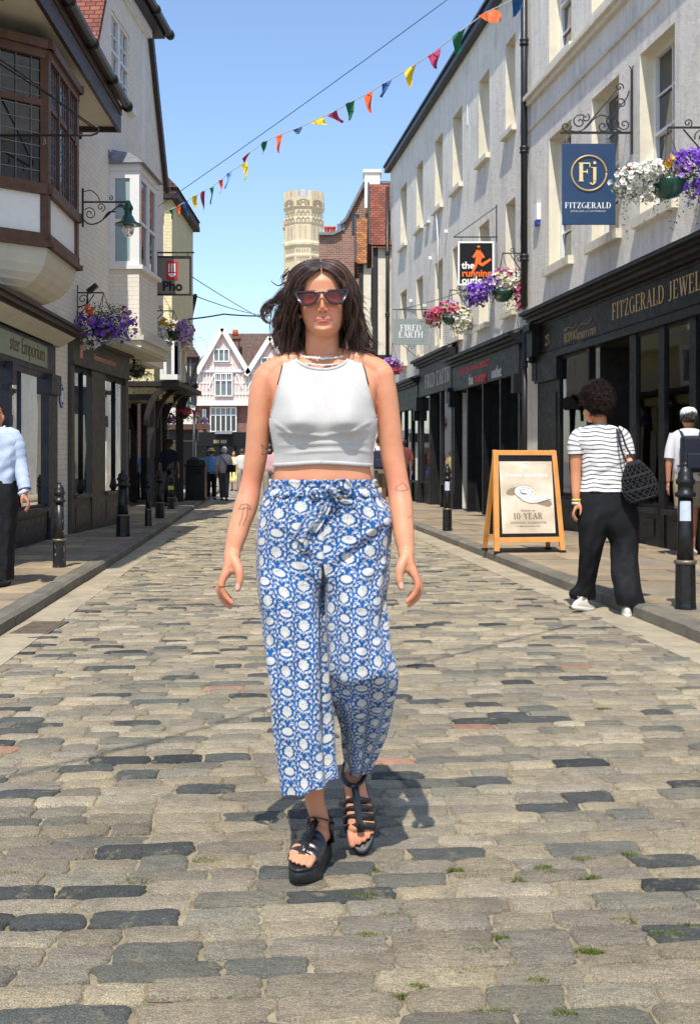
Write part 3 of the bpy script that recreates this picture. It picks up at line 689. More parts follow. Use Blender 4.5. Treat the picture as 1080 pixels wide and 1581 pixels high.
# set the outlet's wording: red line above, white and red below
text_obj('YOUR LOCAL RUNNING SPECIALIST',.17,M_RED,f1,Vector(TR(23.0,.103,3.08)),ru,(0,0,1),.004,space=.9,bold=.003)
text_obj('the',.30,M_PALEL,f1,Vector(TR(23.0,.103,2.80)),ru,(0,0,1),.01,align='RIGHT',bold=.006)
text_obj('running',.30,M_RED,f1,Vector(TR(22.85,.103,2.80)),ru,(0,0,1),.01,align='LEFT',bold=.006)
text_obj('outlet',.30,M_PALEL,f1,Vector(TR(21.55,.103,2.80)),ru,(0,0,1),.01,align='LEFT',bold=.006)
mb=MB(); serif(mb,'FIRED EARTH',.34,Vector(TR(28.0,.103,3.02)),ru,(0,0,1),sp=.1,za=rn); mb.build('lettering',M_PALEL,f2)
# ---- black rainwater pipe between the buildings ----
def pipe(name,label,px,zt,zb_,s,r=.055,d=.09):
    t=thing(name,label,'drainpipe',TR(s,d,zb_)); mb=MB(); p=TR(s,d,0); mb.tube([(p[0],p[1],zb_),(p[0],p[1],zt)],r,10); mb.build('pipe',M_IRON,t)
    mb=MB(); z=zb_+.8
    while z<zt-.3: mb.lathe([(r*1.05,0),(r*1.35,.01),(r*1.35,.04),(r*1.1,.06),(r*1.35,.08),(r*1.35,.12),(r*1.05,.13)],(p[0],p[1],z),10); z+=1.9
    mb.build('collar',M_IRON,t); return t
pipe('drainpipe','thick black drainpipe between the grey terrace and the jewellery building',0,11.2,3.9,19.42,.06)
pipe('drainpipe','black drainpipe at the far end of the grey terrace beside the cream house',0,9.6,2.9,33.75,.055)
pipe('drainpipe','black pipe down the pale pilaster beside the jewellery shopfront',0,3.4,.1,19.15,.045,.16)
# ---- cream jettied houses further along ----
h1=thing('jettied_house','cream jettied house with steep red tiled roof next to the grey terrace','house',(1.5,36,0))
Y0=33.95
A=lambda px,py,Y=Y0: at(px,py,Y)
mb=MB(); x0=A(577,400).x; zt_=A(0,377).z; zj=A(0,548).z; xr_=6
mb.box((x0,Y0,zj),(xr_,37.2,zt_)); mb.box((x0+.35,Y0+.02,0),(xr_,37.1,zj)); mb.build('wall',M_CREAM,h1)
mb=MB(); xe=x0-.12; zr=A(0,309).z+.9
# steep hipped roof: camera-facing tile slope and gable on the street side
ridge=(Y0+37.2)/2
mb.add([(xe,Y0-.18,zt_-.05),(xr_,Y0-.18,zt_-.05),(xr_,ridge,zr),(xe,ridge,zr),(xe,37.4,zt_-.05),(xr_,37.4,zt_-.05)],[(0,1,2,3),(3,2,5,4)]); 
mb.add([(xe,Y0-.17,zt_-.13),(xr_,Y0-.17,zt_-.13),(xr_,ridge,zr-.08),(xe,ridge,zr-.08),(xe,37.4,zt_-.13),(xr_,37.4,zt_-.13)],[(3,2,1,0),(4,5,2,3)])
mb.build('roof',M_TILE,h1)
mb=MB(); mb.add([(x0,Y0,zt_-.05),(x0,37.2,zt_-.05),(x0,ridge,zr-.1)],[(0,1,2)]); mb.build('gable',M_WHITEW,h1)
mb=MB()
for a,b in (((xe-.02,Y0-.2,zt_-.1),(xe-.02,ridge,zr-.02)),((xe-.02,37.4,zt_-.1),(xe-.02,ridge,zr-.02))): mb.bar(a,b,.06,.2)
mb.box((x0-.04,Y0-.03,zj-.15),(x0+.12,Y0+.1,zt_-.05)); mb.box((x0-.04,Y0-.03,zj-.12),(xr_,Y0+.06,zj)); mb.box((x0-.02,Y0+.3,zj),(x0+.02,Y0+.42,zt_)); 
for k_ in range(6): 
    a0=math.pi/2*k_/6; a1=math.pi/2*(k_+1)/6; mb.bar((x0+.35-.0-.35*math.sin(a1)+.0,Y0+.02,zj-.6+.6*(1-math.cos(a1))),(x0+.35-.35*math.sin(a0),Y0+.02,zj-.6+.6*(1-math.cos(a0))),.1,.08)
mb.build('timber',M_DKTIM,h1)
THs=lambda s,d,z:(x0-d,s,z)
sash(THs,h1,34.9,36.2,A(0,490).z,A(0,405).z,.02,4,3,frame=M_IRON,pane=M_GLASS)
h2=thing('jettied_house','cream jettied house with mossy orange tiled roof behind the first jettied house','house',(1,41,0)); Y2=38.2
B_=lambda px,py: at(px,py,Y2)
x2=B_(556,0).x; zt2=B_(0,408).z; zr2=B_(0,346).z+.5; mb=MB(); mb.box((x2,Y2,0),(6,41,zt2)); mb.build('wall',M_CREAM,h2)
mb=MB(); r2=Y2+1.4; mb.add([(x2-.15,Y2-.2,zt2),(6,Y2-.2,zt2),(6,r2,zr2),(x2-.15,r2,zr2),(x2-.15,41.2,zt2),(6,41.2,zt2)],[(0,1,2,3),(3,2,5,4)]); mb.build('roof',M_TILE3,h2)
mb=MB(); mb.add([(x2,Y2,zt2),(x2,41,zt2),(x2,r2,zr2-.1)],[(0,1,2)]); mb.build('gable',M_WHITEW,h2)
mb=MB(); mb.bar((x2-.17,Y2-.22,zt2-.04),(x2-.17,r2,zr2),.06,.2); mb.bar((x2-.17,41.2,zt2-.04),(x2-.17,r2,zr2),.06,.2); mb.box((x2-.05,Y2-.03,1),(x2+.1,Y2+.1,zt2)); mb.build('timber',M_DKTIM,h2)
# brick house with ramped gable and white chimney
bh=thing('brick_house','tall red brown brick house with sloping parapet and white chimney','house',(2,46,0)); Yb=43.
C_=lambda px,py: at(px,py,Yb)
pr=[C_(492,380),C_(492,364),C_(514,364),C_(526,358),C_(526,348),C_(533,342),C_(562,285),C_(610,285)]
xs=[C_(492,0).x]
poly=[(C_(492,0).x,Yb,0),(7,Yb,0),(7,Yb,pr[-1].z)]+[tuple(p) for p in pr[::-1][1:-1]]+[(C_(492,0).x,Yb,pr[1].z)]
mb=MB(); mb.prism(poly[::-1],(0,9,0)); mb.build('wall',M_BBRICK,bh)
mb=MB()
for a,b in zip(pr[1:],pr[2:]): mb.bar(a+Vector((0,-.03,.05)),b+Vector((0,-.03,.05)),.3,.1)
mb.build('coping',M_LEAD,bh)
mb=MB(); p=C_(562,312); q=C_(585,279); mb.box((p.x,Yb-1.2,p.z-.5),(q.x,Yb-.3,q.z)); mb.box((p.x-.06,Yb-1.26,q.z),(q.x+.06,Yb-.24,q.z+.12)); 
mb.build('chimney',M_WHITEW,bh)
M_TERRA=mat('terracotta_pot',hexc(196,92,60),.7,.15,10,.2,40)
for px in (504,513): mb=MB(); p=C_(px,364); mb.lathe([(.12,0),(.14,.05),(.11,.1),(.10,.38),(.13,.42),(.13,.48),(.09,.48)],(p.x,Yb+.6,p.z),12); mb.build('chimney_pot',M_TERRA,bh)
mb=MB(); p=C_(547,345); mb.box((p.x-.1,Yb-.04,p.z-.4),(p.x+.18,Yb+.0,p.z+.35)); mb.build('window',M_GLASS,bh)
# ---- stone tower far off ----
tw=thing('stone_gate_tower','pale carved stone octagonal tower with battlements rising behind the roofs','tower',(0,100,0)); Yt=100.
D=lambda px,py: at(px,py,Yt)
M_STONE=m_render('carved_limestone',hexc(216,198,164),.22,vein=False,bump=.9)
M_STONED=mat('weathered_limestone',hexc(150,134,108),.9,.25,2,.5,20)
def turret(c,R,zt,par,scale=1):
    z=lambda py: D(0,py).z if scale==1 else zt-(D(0,300).z-D(0,py).z)*scale
    mb=MB(); o_=math.pi/8
    mb.lathe([(R*.96,0),(R*.96,z(455)),(R*1.0,z(452)),(R*1.0,z(398)),(R*.97,z(396)),(R*.97,z(386)),(R*1.06,z(383)),(R*1.06,z(380)),(R*1.0,z(376)),(R*1.0,z(352)),(R*1.05,z(349)),(R*1.05,z(343)),(R*1.0,z(340)),(R*1.0,z(328)),(R*1.09,z(325)),(R*1.09,z(311))],c,8,sm=False,off=o_)
    # battlements: one stepped merlon per face edge
    Rb=R*1.09
    for k_ in range(8):
        a0=o_+k_*math.pi/4; a1=a0+math.pi/4; P0=Vector((math.cos(a0),math.sin(a0),0))*Rb; P1=Vector((math.cos(a1),math.sin(a1),0))*Rb
        for (u0,u1) in ((-.0,.24),(.38,.62),(.76,1.0)):
            q=[P0.lerp(P1,u0),P0.lerp(P1,u1)]; ins=[v_*.86 for v_ in q]; zz=z(311); 
            mb.prism([Vector(c)+Vector((v_.x,v_.y,zz)) for v_ in (q[0],q[1],ins[1],ins[0])],(0,0,(z(301)-z(311))*(1 if u0!=.38 else 1.1)))
    mb.build('shaft',M_STONE,par)
    mb=MB()
    for k_ in range(8):
        a0=o_+k_*math.pi/4; a1=a0+math.pi/4; P0=Vector((math.cos(a0),math.sin(a0),0)); P1=Vector((math.cos(a1),math.sin(a1),0)); nn=((P0+P1)/2).normalized()
        def dec(u0,u1,y0,y1,Rr,sh=1.006):
            q0=P0.lerp(P1,u0)*Rr*sh; q1=P0.lerp(P1,u1)*Rr*sh; za,zb_=z(y0),z(y1)
            mb.prism([Vector(c)+Vector((q0.x,q0.y,za)),Vector(c)+Vector((q1.x,q1.y,za)),Vector(c)+Vector((q1.x,q1.y,zb_)),Vector(c)+Vector((q0.x,q0.y,zb_))],nn*.02)
        def arch(u0,u1,y0,y1,Rr):
            N=5
            for i in range(N):
                t0,t1=i/N,(i+1)/N; f=lambda t: y1+(y0-y1)*(1-math.sin(math.pi*t)**.7)
                ua,ub=u0+(u1-u0)*t0,u0+(u1-u0)*t1; dec(ua,ub,max(f(t0),f(t1))+1.0,min(f(t0),f(t1)),Rr)
        arch(.12,.88,322,314,R*1.09); arch(.3,.7,323,318,R*1.09)
        for y_ in (344,351): pass
        for i in range(3):
            u=.1+i*.28; arch(u,u+.24,338,331,R); arch(u,u+.24,347,341,R*1.05)
        for i in range(5): u=.08+i*.17; dec(u,u+.06,394,389,R*.97); arch(u,u+.14,406,400,R)
        for i in range(2): u=.3+i*.34; dec(u,u+.03,374,354,R)
    mb.build('carving',M_STONED,par)
turret((D(469,0).x,Yt,0),(499-439)/2/FPX*Yt*1.02,D(0,300).z,tw)
cx=D(447,0).x
def z2(py): return D(0,py).z
mb=MB(); mb.lathe([(1.0,0),(1.0,z2(375)),(1.08,z2(372)),(1.0,z2(366)),(1.0,z2(350)),(1.12,z2(347)),(1.12,z2(338))],(D(452,0).x,Yt+1.8,0),8,sm=False,off=math.pi/8); mb.build('stair_turret',M_STONE,tw)
mb=MB(); mb.box((D(446,0).x,Yt+1,0),(D(446,0).x+9,Yt+9,z2(420))); mb.build('gate_wall',M_STONE,tw)
# ================= LEFT SIDE OF THE STREET =================
b1=lambda s:(-3.84-.0235*s,s); T1=frameT(b1,(1,.0235)); n1=Vector((1,.0235,0)).normalized(); u1=Vector((-.0235,1,0)).normalized()
b2=lambda s:(-4.98+.05*s,s); T2=frameT(b2,(1,-.05)); n2=Vector((1,-.05,0)).normalized(); u2=Vector((.05,1,0)).normalized()
Y1_=lambda px,d=0: (3.84-d)/((540-px)/FPX-.0235)
Y2_=lambda px,d=0: (4.98-d)/((540-px)/FPX+.05)
# ---- house with the brown oriel ----
e1=thing('oriel_house','white plastered house with brown oriel window above the green signed shop','house',(-4.1,12,0))
mb=MB(T1); mb.box((8.6,-5,3.0),(15.6,0,6.2)); mb.box((8.6,-5,0),(8.62,0,3.0)); mb.box((8.6,-5,0),(15.6,-1.2,3.0)); mb.build('wall',M_WHITEW,e1)
# eaves
mb=MB(T1); mb.box((8.5,-.3,6.14),(16.3,.78,6.18)); mb.build('soffit',M_SOFF,e1)
mb=MB(T1); mb.box((8.5,.78,6.06),(16.3,.83,6.42)); mb.box((8.5,.83,6.30),(16.3,.85,6.42)); mb.box((16.3,-.3,6.06),(16.34,.83,6.42)); mb.build('bargeboard',M_DKBROWN,e1)
mb=MB(T1); mb.tube([(8.5,.92,6.44),(16.45,.92,6.46)],.065,10)
for s_ in (9.5,11,12.6,13.9,15.2,16.35): mb.tube([(s_-.04,.92,6.452),(s_+.04,.92,6.453)],.082,10)
mb.build('gutter',M_IRON,e1)
mb=MB(T1); mb.add([(8.4,.9,6.45),(16.35,.9,6.45),(16.35,-2.6,9.4),(8.4,-2.6,9.4),(8.4,-5.5,6.45),(16.35,-5.5,6.45)],[(0,1,2,3),(3,2,5,4)]); mb.build('roof',M_TILE,e1)
# oriel: local points (s,d)
A0=(11.95,.0);A1=(12.15,.32);A2=(12.5,.70);A3=(13.95,.70);A4=(14.35,.0)
def ring(mb,pts,z0,z1,off=0):
    for (p,q) in zip(pts,pts[1:]):
        dx,dy=q[0]-p[0],q[1]-p[1]; l=math.hypot(dx,dy); nx,ny=-dy/l,dx/l
        if ny<0 and abs(ny)>.01: nx,ny=-nx,-ny
        if abs(ny)<=.01: nx,ny=(-1 if p[0]<13 else 1),0
        a=(p[0]+nx*off-dx/l*off,p[1]+ny*off-dy/l*off); b=(q[0]+nx*off+dx/l*off,q[1]+ny*off+dy/l*off)
        mb.prism([(a[0],a[1],z0),(b[0],b[1],z0),(b[0]-nx*.06,b[1]-ny*.06,z0),(a[0]-nx*.06,a[1]-ny*.06,z0)],(0,0,z1-z0))
pts=[A0,A2,A3,A4]
orl=MB(T1); 
ring(orl,pts,4.20,4.32,.05); ring(orl,pts,5.74,5.84,.03); ring(orl,pts,5.84,5.94,.07); ring(orl,pts,3.66,3.76,.03); ring(orl,pts,3.60,3.66,.06); ring(orl,pts,5.20,5.27,.01)
for p in (A0,A2,A3,A4,(12.98,.70),(13.47,.70)):
    th=.05 if p not in ((12.98,.70),(13.47,.70)) else .025
    zb0=3.7 if th==.05 else 4.3
    orl.prism([(p[0]-th,p[1]-.07,zb0),(p[0]+th,p[1]-.07,zb0),(p[0]+th,p[1]+.025,zb0),(p[0]-th,p[1]+.025,zb0)],(0,0,5.8-zb0))
ori=orl.build('oriel_window',M_BROWN,e1)
mb=MB(T1); ring(mb,pts,3.76,4.20,-.012); mb.build('lower_panel',M_WHITE,ori)
mb=MB(T1); ring(mb,pts,4.32,5.74,-.022); mb.build('leaded_glass',M_GLASS,ori)
mb=MB(T1)      # lead cames
for (p,q,n_) in ((A0,A2,5),(A2,A3,14)):
    for i in range(1,n_):
        t=i/n_; x=p[0]+(q[0]-p[0])*t; y=p[1]+(q[1]-p[1])*t+.0; mb.bar((x-.002*(n_<6),y-.018+(.004),4.32),(x-.002*(n_<6),y-.014,5.74),.008)
for k_ in range(1,10): ring(mb,pts,4.32+k_*.142,4.328+k_*.142,-.016)
mb.build('lead_cames',M_LEAD,ori)
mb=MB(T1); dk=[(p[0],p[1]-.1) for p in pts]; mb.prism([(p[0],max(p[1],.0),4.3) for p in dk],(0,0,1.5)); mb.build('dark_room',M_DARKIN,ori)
# cove beneath
mb=MB(T1); N=8; mb.smooth=False
for i in range(N):
    f=lambda t:(math.sin(t*math.pi/2),3.62-.62*(1-math.cos(t*math.pi/2))/1.0*1.0)
    t0,t1=i/N,(i+1)/N
    def rg(t):
        k_=math.cos(t*math.pi/2)**.8 if t<1 else 0; z=3.62-.55*math.sin(t*math.pi/2); return [(12.9+(p[0]-12.9)*(.55+.45*k_),p[1]*k_,z) for p in (A0,A2,A3,A4)]
    r0,r1=rg(t0),rg(t1)
    for j in range(3): mb.quad(r0[j],r0[j+1],r1[j+1],r1[j])
mb.build('cove',M_SOFF,e1)
mb=MB(T1); mb.box((12.3,.0,3.12),(12.34,.10,3.16)); mb.box((12.2,.0,3.10),(14.0,.05,3.14)); mb.build('cove_moulding',M_BROWN,e1)
def corbel(s_,par):
    mb=MB(T1); pr=[(.0,5.5),(.10,5.52),(.16,5.62),(.14,5.72),(.22,5.76),(.3,5.86),(.28,5.96),(.40,6.0),(.42,6.13),(.0,6.13)]
    mb.prism([(s_,d,z) for d,z in pr],(.16,0,0)); mb.box((s_-.03,.0,6.05),(s_+.19,.46,6.138)); mb.build('corbel',M_BROWN,par)
corbel(11.45,e1); corbel(14.7,e1)
# shop below
mb=MB(T1)
for z0,z1,d in ((2.93,2.97,.30),(2.97,3.03,.36),(3.03,3.07,.40),(2.88,2.93,.22)): mb.box((8.6,-.1,z0),(15.75,d,z1))
mb.build('cornice',M_DKBROWN,e1)
mb=MB(T1); mb.add([(8.6,.30,2.93),(15.7,.30,2.93),(15.7,.09,2.80),(8.6,.09,2.80),(15.7,-.05,2.93),(15.7,-.05,2.8)],[(0,1,2,3),(1,4,5,2)]); mb.build('cove_strip',M_SOFF,e1)
mb=MB(T1); mb.box((8.6,-.1,2.38),(15.6,.04,2.80)); f_=mb.build('fascia',M_NAVY,e1)
M_SAGE=mat('sage_green_sign',hexc(150,158,136),.6,.05,4,.05,60)
mb=MB(T1); mb.box((9.2,.04,2.45),(15.08,.055,2.74)); sgn=mb.build('sign_board',M_SAGE,f_)
M_DKGOLD=mat('bronze_lettering',hexc(96,88,62),.5,.1,20,.05,80)
text_obj('ster Emporium',.29,M_DKGOLD,sgn,Vector(T1(14.95,.057,2.53)),u1,(0,0,1),.003,align='RIGHT',space=.95)
for a,b in ((15.1,15.6),(13.2,13.32),(11.2,11.32)):
    mb=MB(T1); mb.box((a,-.12,.1),(b,.07,2.38)); mb.box((a-.02,.07,.1),(b+.02,.10,.4)); mb.box((a-.02,-.0,2.1),(b+.02,.12,2.38)); 
    mb.build('pilaster',M_NAVY,e1)
for a,b in ((13.32,15.1),(11.32,13.2)):
    mb=MB(T1); mb.box((a,-.1,.1),(b,.05,.5)); mb.box((a,-.1,.5),(b,.12,.56)); mb.box((a+.1,.05,.18),(b-.1,.065,.44)); mb.build('stall_riser',M_NAVY,e1)
    mb=MB(T1); mb.box((a,.005,.56),(b,.015,2.38)); g_=mb.build('shop_window',M_SHOPGL,e1)
    mb=MB(T1); mb.box((a,-.02,.56),(b,.03,.6)); mb.box((a,-.02,2.3),(b,.03,2.38)); mb.box((a,-.02,.6),(a+.04,.03,2.3)); 
    mb.tube([(a+.5,.02,.6),(a+.5,.02,2.3)],.025,8); mb.build('window_frame',M_NAVY,g_)
    mb=MB(T1); mb.box((a,-1.1,.5),(b,-1.0,2.38)); mb.box((a,-1,.45),(b,-.1,.52)); mb.build('display_back',M_ROOM,g_); goods(T1,a,b,.52,g_,'cloth',int(a*10))
# ---- white painted brick building ----
e2=thing('white_brick_building','white painted brick building with box bay and noodle restaurant below','building',(-4.0,19,0))
def poly_wall(mb,T,pts,d0,d1):
    vs=[(p[0],d0,p[1]) for p in pts]+[(p[0],d1,p[1]) for p in pts]; n=len(pts)
    mb.add(vs,[tuple(range(n)),tuple(range(n,2*n))[::-1]]+[(i,(i+1)%n,n+(i+1)%n,n+i) for i in range(n)])
mb=MB(T2)
wl_,wr_,wz0,wz1=18.7,19.95,7.55,8.87
# front split round the sash window
for pl_ in ([(15.6,2.62),(16.27,2.62),(16.27,6.1),(15.6,6.1)],[(16.27,3.08),(wl_,3.08),(wl_,9.6),(18.38,9.6),(16.55,6.1),(16.27,6.1)],[(wl_,3.08),(wr_,3.08),(wr_,wz0),(wl_,wz0)],[(wl_,wz1),(wr_,wz1),(wr_,9.6),(wl_,9.6)],[(wr_,3.08),(22.7,3.08),(22.7,6.95),(21.3,9.6),(wr_,9.6)],[(15.6,.1),(16.27,.1),(16.27,2.62),(15.6,2.62)]):
    mb.add([(p[0],0,p[1]) for p in pl_],[tuple(range(len(pl_)))])
for (a,b,c,d) in ((wl_,wz0,wl_,wz1),(wl_,wz1,wr_,wz1),(wr_,wz1,wr_,wz0),(wr_,wz0,wl_,wz0)): mb.quad((a,0,b),(c,0,d),(c,-.12,d),(a,-.12,b))
mb.quad((22.7,0,3.08),(22.7,-5,3.08),(22.7,-5,6.95),(22.7,0,6.95)); mb.quad((15.6,0,.1),(15.6,-2,.1),(15.6,-2,6.1),(15.6,0,6.1)); mb.quad((16.27,0,3.08),(22.7,0,3.08),(22.7,-2,3.08),(16.27,-2,3.08))
mb.quad((19.62,-2,0),(19.62,.0,0),(19.62,.0,3.08),(19.62,-2,3.08)); mb.quad((15.6,-2.,0),(15.6,-2.,6),(22.7,-2.,6),(22.7,-2.,0))
mb.build('wall',M_WBRICK,e2)
sash(T2,e2,wl_,(wl_+wr_)/2-.03,wz0,wz1,-.06,2,4,sill=None); sash(T2,e2,(wl_+wr_)/2+.03,wr_,wz0,wz1,-.06,2,4)
mb=MB(T2); mb.box((wl_-.1,0,wz0-.1),(wr_+.1,.1,wz0)); mb.build('sill',M_WFRAME,e2)
mb=MB(T2); mb.add([(16.5,.14,6.0),(16.5,-5,6.0),(18.4,-5,9.62),(18.4,.14,9.62)],[(0,1,2,3)]); mb.add([(16.42,.14,6.05),(16.42,-5,6.05),(18.32,-5,9.67),(18.32,.14,9.67),(16.5,.14,6.0),(18.4,.14,9.62)],[(3,2,1,0),(0,4,5,3)])
mb.box((18.3,-5,9.6),(21.35,.05,9.66)); mb.add([(21.3,.08,9.65),(22.8,.08,6.8),(22.8,-5,6.8),(21.3,-5,9.65)],[(0,1,2,3)]); mb.build('roof',M_TILE,e2)
mb=MB(T2); mb.bar((21.28,.06,9.62),(22.82,.06,6.75),.07,.16); mb.bar((22.75,.06,6.8),(22.9,.06,6.8),.1,.1); mb.build('verge_board',M_DKBROWN,e2)
mb=MB(T2); mb.tube([(18.0,.33,9.62),(21.9,.33,9.62)],.075,10); 
for s_ in (19.3,20.6,21.8): mb.tube([(s_-.05,.33,9.62),(s_+.05,.33,9.62)],.095,10)
mb.box((18.2,.0,9.5),(21.7,.26,9.6)); mb.build('gutter',M_IRON,e2)
mb=MB(T2); mb.box((18.3,0,9.32),(21.2,.05,9.36)); mb.box((20.9,.0,6.9),(20.96,.03,9.3)); mb.box((18.3,0,9.36),(21.3,.1,9.5)); mb.build('cornice',M_WFRAME,e2)
# box bay
ba,bb,bd=18.6,19.95,.5
mb=MB(T2); mb.box((ba,.0,3.42),(bb,bd,4.42)); mb.build('bay_base',M_WBRICK,e2)
bay=MB(T2)
bay.box((ba-.05,0,4.42),(bb+.05,bd+.07,4.49)); bay.box((ba-.02,0,6.08),(bb+.02,bd+.02,6.2))
for x0,x1,y0,y1 in ((ba,ba+.02,.0,.09),(ba,ba+.16,bd-.16,bd),(bb-.09,bb,bd-.09,bd),(bb-.02,bb,0,.09),((ba+bb)/2-.04,(ba+bb)/2+.08,bd-.08,bd)): bay.box((x0,y0,4.49),(x1,y1,6.08))
bay.box((ba,.09,5.22),(ba+.05,bd-.16,5.27)); bay.box((ba+.16,bd-.06,5.22),(bb-.09,bd-.01,5.27)); bay.box((ba,.09,5.96),(ba+.05,bd-.16,6.08)); bay.box((ba,.09,4.49),(ba+.05,bd-.16,4.56)); bay.box((ba+.16,bd-.06,5.98),(bb-.09,bd-.01,6.08))
by=bay.build('bay_window',M_WFRAME,e2)
mb=MB(T2); mb.box((ba+.03,.09,4.5),(ba+.04,bd-.16,6.0)); mb.build('pale_blind',M_CURTAIN,by)
mb=MB(T2); mb.box((ba+.16,bd-.05,4.5),(bb-.09,bd-.04,6.0)); mb.box((bb-.04,.05,4.5),(bb-.03,bd-.09,6.0)); mb.build('pane',M_GLASS,by)
mb=MB(T2); mb.add([(ba-.1,-.0,6.2),(ba-.1,bd+.1,6.2),(bb+.1,bd+.1,6.2),(bb+.1,0,6.2),(ba+.12,0,6.48),(ba+.2,bd*.6,6.44),(bb-.2,bd*.6,6.44),(bb-.12,0,6.48)],[(0,1,5,4),(1,2,6,5),(2,3,7,6),(4,5,6,7),(0,3,2,1)])
for i in range(5): mb.bar((ba-.12+.02*i,-.02+.02*i,6.22+.03*i),(ba-.16+.01*i,-.04,6.52-.03*i+.05),.03,.015)
mb.build('lead_roof',M_LEAD,by)
mb=MB(T2); 
for z0,z1,d in ((3.30,3.42,.03),(3.22,3.30,.1),(3.10,3.22,.05)): mb.box((ba-.3*0-d,0,z0),(bb+d+.6,bd+d,z1))
mb.box((17.6,.0,3.06),(bb+.9,bd+.02,3.10)); mb.build('bay_soffit',M_SOFF,e2)
# noodle shop
mb=MB(T2); mb.box((16.27,-.1,2.62),(19.62,.08,3.02)); mb.box((16.27,-.1,3.02),(19.65,.16,3.08)); mb.box((16.27,.08,2.62),(19.62,.11,2.66))
M_OLIVE=mat('olive_grey_shop_paint',hexc(74,70,64),.5,.12,5,.1,50)
M_PINK=mat('coral_lettering',hexc(214,150,132),.5,.1,20,.05,80)
fa=mb.build('fascia',M_OLIVE,e2)
text_obj('Vietnamese street food',.15,M_PINK,fa,Vector(T2(17.35,.083,2.78)),u2,(0,0,1),.003,align='LEFT',space=.93)
mb=MB(T2); mb.box((16.62,.08,2.74),(16.74,.09,2.94)); mb.build('logo_plate',M_PINK,fa)
for a,b in ((16.27,16.42),(17.35,18.1),(19.45,19.62)):
    mb=MB(T2); mb.box((a,-.1,.1),(b,.06,2.62)); mb.build('pilaster',M_OLIVE,e2)
for a,b in ((16.42,17.35),(18.1,19.45)):
    mb=MB(T2); mb.box((a,-.1,.1),(b,.04,.62)); mb.box((a,-.1,.62),(b,.1,.68)); mb.box((a+.1,.04,.2),(b-.1,.055,.52)); mb.build('stall_riser',M_OLIVE,e2)
    mb=MB(T2); mb.box((a,.0,.68),(b,.01,2.62)); g_=mb.build('shop_window',M_SHOPGL,e2)
    mb=MB(T2); mb.tube([((a+b)/2,.02,.68),((a+b)/2,.02,2.55)],.03,8); mb.box((a,-.02,2.52),(b,.03,2.62)); mb.lathe([(.03,0),(.06,.05),(.04,.12),(.03,.2)],((a+b)/2,.02,.7),8); mb.build('window_frame',M_SHOPBLK,g_)
    mb=MB(T2); mb.box((a,-1.1,.6),(b,-1.0,2.6)); mb.box((a,-1,.6),(b,-.1,.64)); mb.build('display_back',M_ROOM,g_); goods(T2,a,b,.64,g_,'plants',int(a*10))
M_BLUEP=mat('blue_enamel',hexc(70,92,150),.4,.1,10,.05,50)
pq=thing('wall_plaque','small oval blue plaque on the white brick pier beside the noodle shop','plaque',T2(15.95,.0,2.0))
mb=MB(T2); N=20; mb.prism([(15.95+.11*math.cos(2*math.pi*i/N),.002,2.12+.17*math.sin(2*math.pi*i/N)) for i in range(N)],(0,.02,0)); mb.build('plate',M_BLUEP,pq)
mb=MB(T2); mb.tube([(15.95+.09*math.cos(2*math.pi*i/N),.024,2.12+.145*math.sin(2*math.pi*i/N)) for i in range(N+1)],.006,5); mb.box((15.9,.022,2.04),(16.0,.026,2.2)); mb.build('rim',M_WHITE,pq)
# ---- yellow house, jetty and arcade ----
e3=thing('yellow_house','pale yellow painted house with black timber arcade beyond the white brick building','house',(-5,28,0))
mb=MB(); mb.box((-9,26,2.72),(-4.62,29.5,4.15)); mb.box((-9,26.01,4.15),(-4.2,29.5,7.5)); mb.build('wall',M_YBRICK,e3)
mb=MB(); mb.box((-9,26.3,0),(-5.3,29.3,2.70)); mb.build('shopfront',M_GLASSB,e3)
mb=MB(); mb.box((-9,25.85,7.48),(-4.06,29.7,7.6)); mb.add([(-9,25.8,7.605),(-4.02,25.8,7.605),(-4.02,29.7,7.605),(-9,29.7,7.605),(-5.6,25.8,9.2),(-5.6,29.7,9.2)],[(0,1,4),(1,2,5,4),(3,5,2),(0,4,5,3)]); mb.build('roof',M_TILE2,e3)
mb=MB(); mb.box((-9,25.83,7.36),(-4.04,29.7,7.48)); mb.box((-9,25.9,2.62),(-4.5,25.99,2.76))
mb.build('timber',M_DKTIM,e3)
for x,y in ((-4.7,26.1),(-4.8,27.6),(-4.9,29.1)): mb=MB(); mb.box((x-.08,y-.08,.1),(x+.08,y+.08,2.7)); mb.build('timber_post',M_DKTIM,e3)
# white oriel on brackets
ob=MB(); xa,xb=at(247,0,25.4).x,at(274,0,25.4).x
z0,z1=at(0,586,25.4).z,at(0,527,25.4).z
ob.box((xa,25.4,z0),(xb,25.99,z0+.12)); ob.box((xa,25.4,z1),(xb,25.99,z1+.1))
for x in (xa,xb-.07,(xa+xb)/2-.12,(xa+xb)/2+.06): ob.box((x,25.4,z0+.12),(x+.07,25.48,z1))
for yy in (25.4,25.9): ob.box((xb-.07,yy,z0+.12),(xb,yy+.09,z1))
ow=ob.build('oriel_window',M_WFRAME,e3)
mb=MB(); mb.box((xa+.03,25.43,z0+.1),(xb-.03,25.95,z1)); mb.build('pane',M_LGLASS,ow)
mb=MB(); mb.box((xa,25.42,z1+.1),(xb+.02,26,z1+.5)); mb.build('oriel_head',M_CREAM,ow)
for i,y in enumerate((25.6,27.2,28.9)):
    mb=MB(); x_r=xb-.0-.08*i; N=8
    for k_ in range(N):
        f=lambda t:(x_r-.75*math.sin(t*math.pi/2)*1.0, z0-.05-1.0*(1-math.cos(t*math.pi/2)))
        a,b=f(k_/N),f((k_+1)/N); mb.bar((a[0],y,a[1]),(b[0],y,b[1]),.12,.14,up=(0,1,0))
    mb.build('jetty_bracket',M_DKTIM,e3)
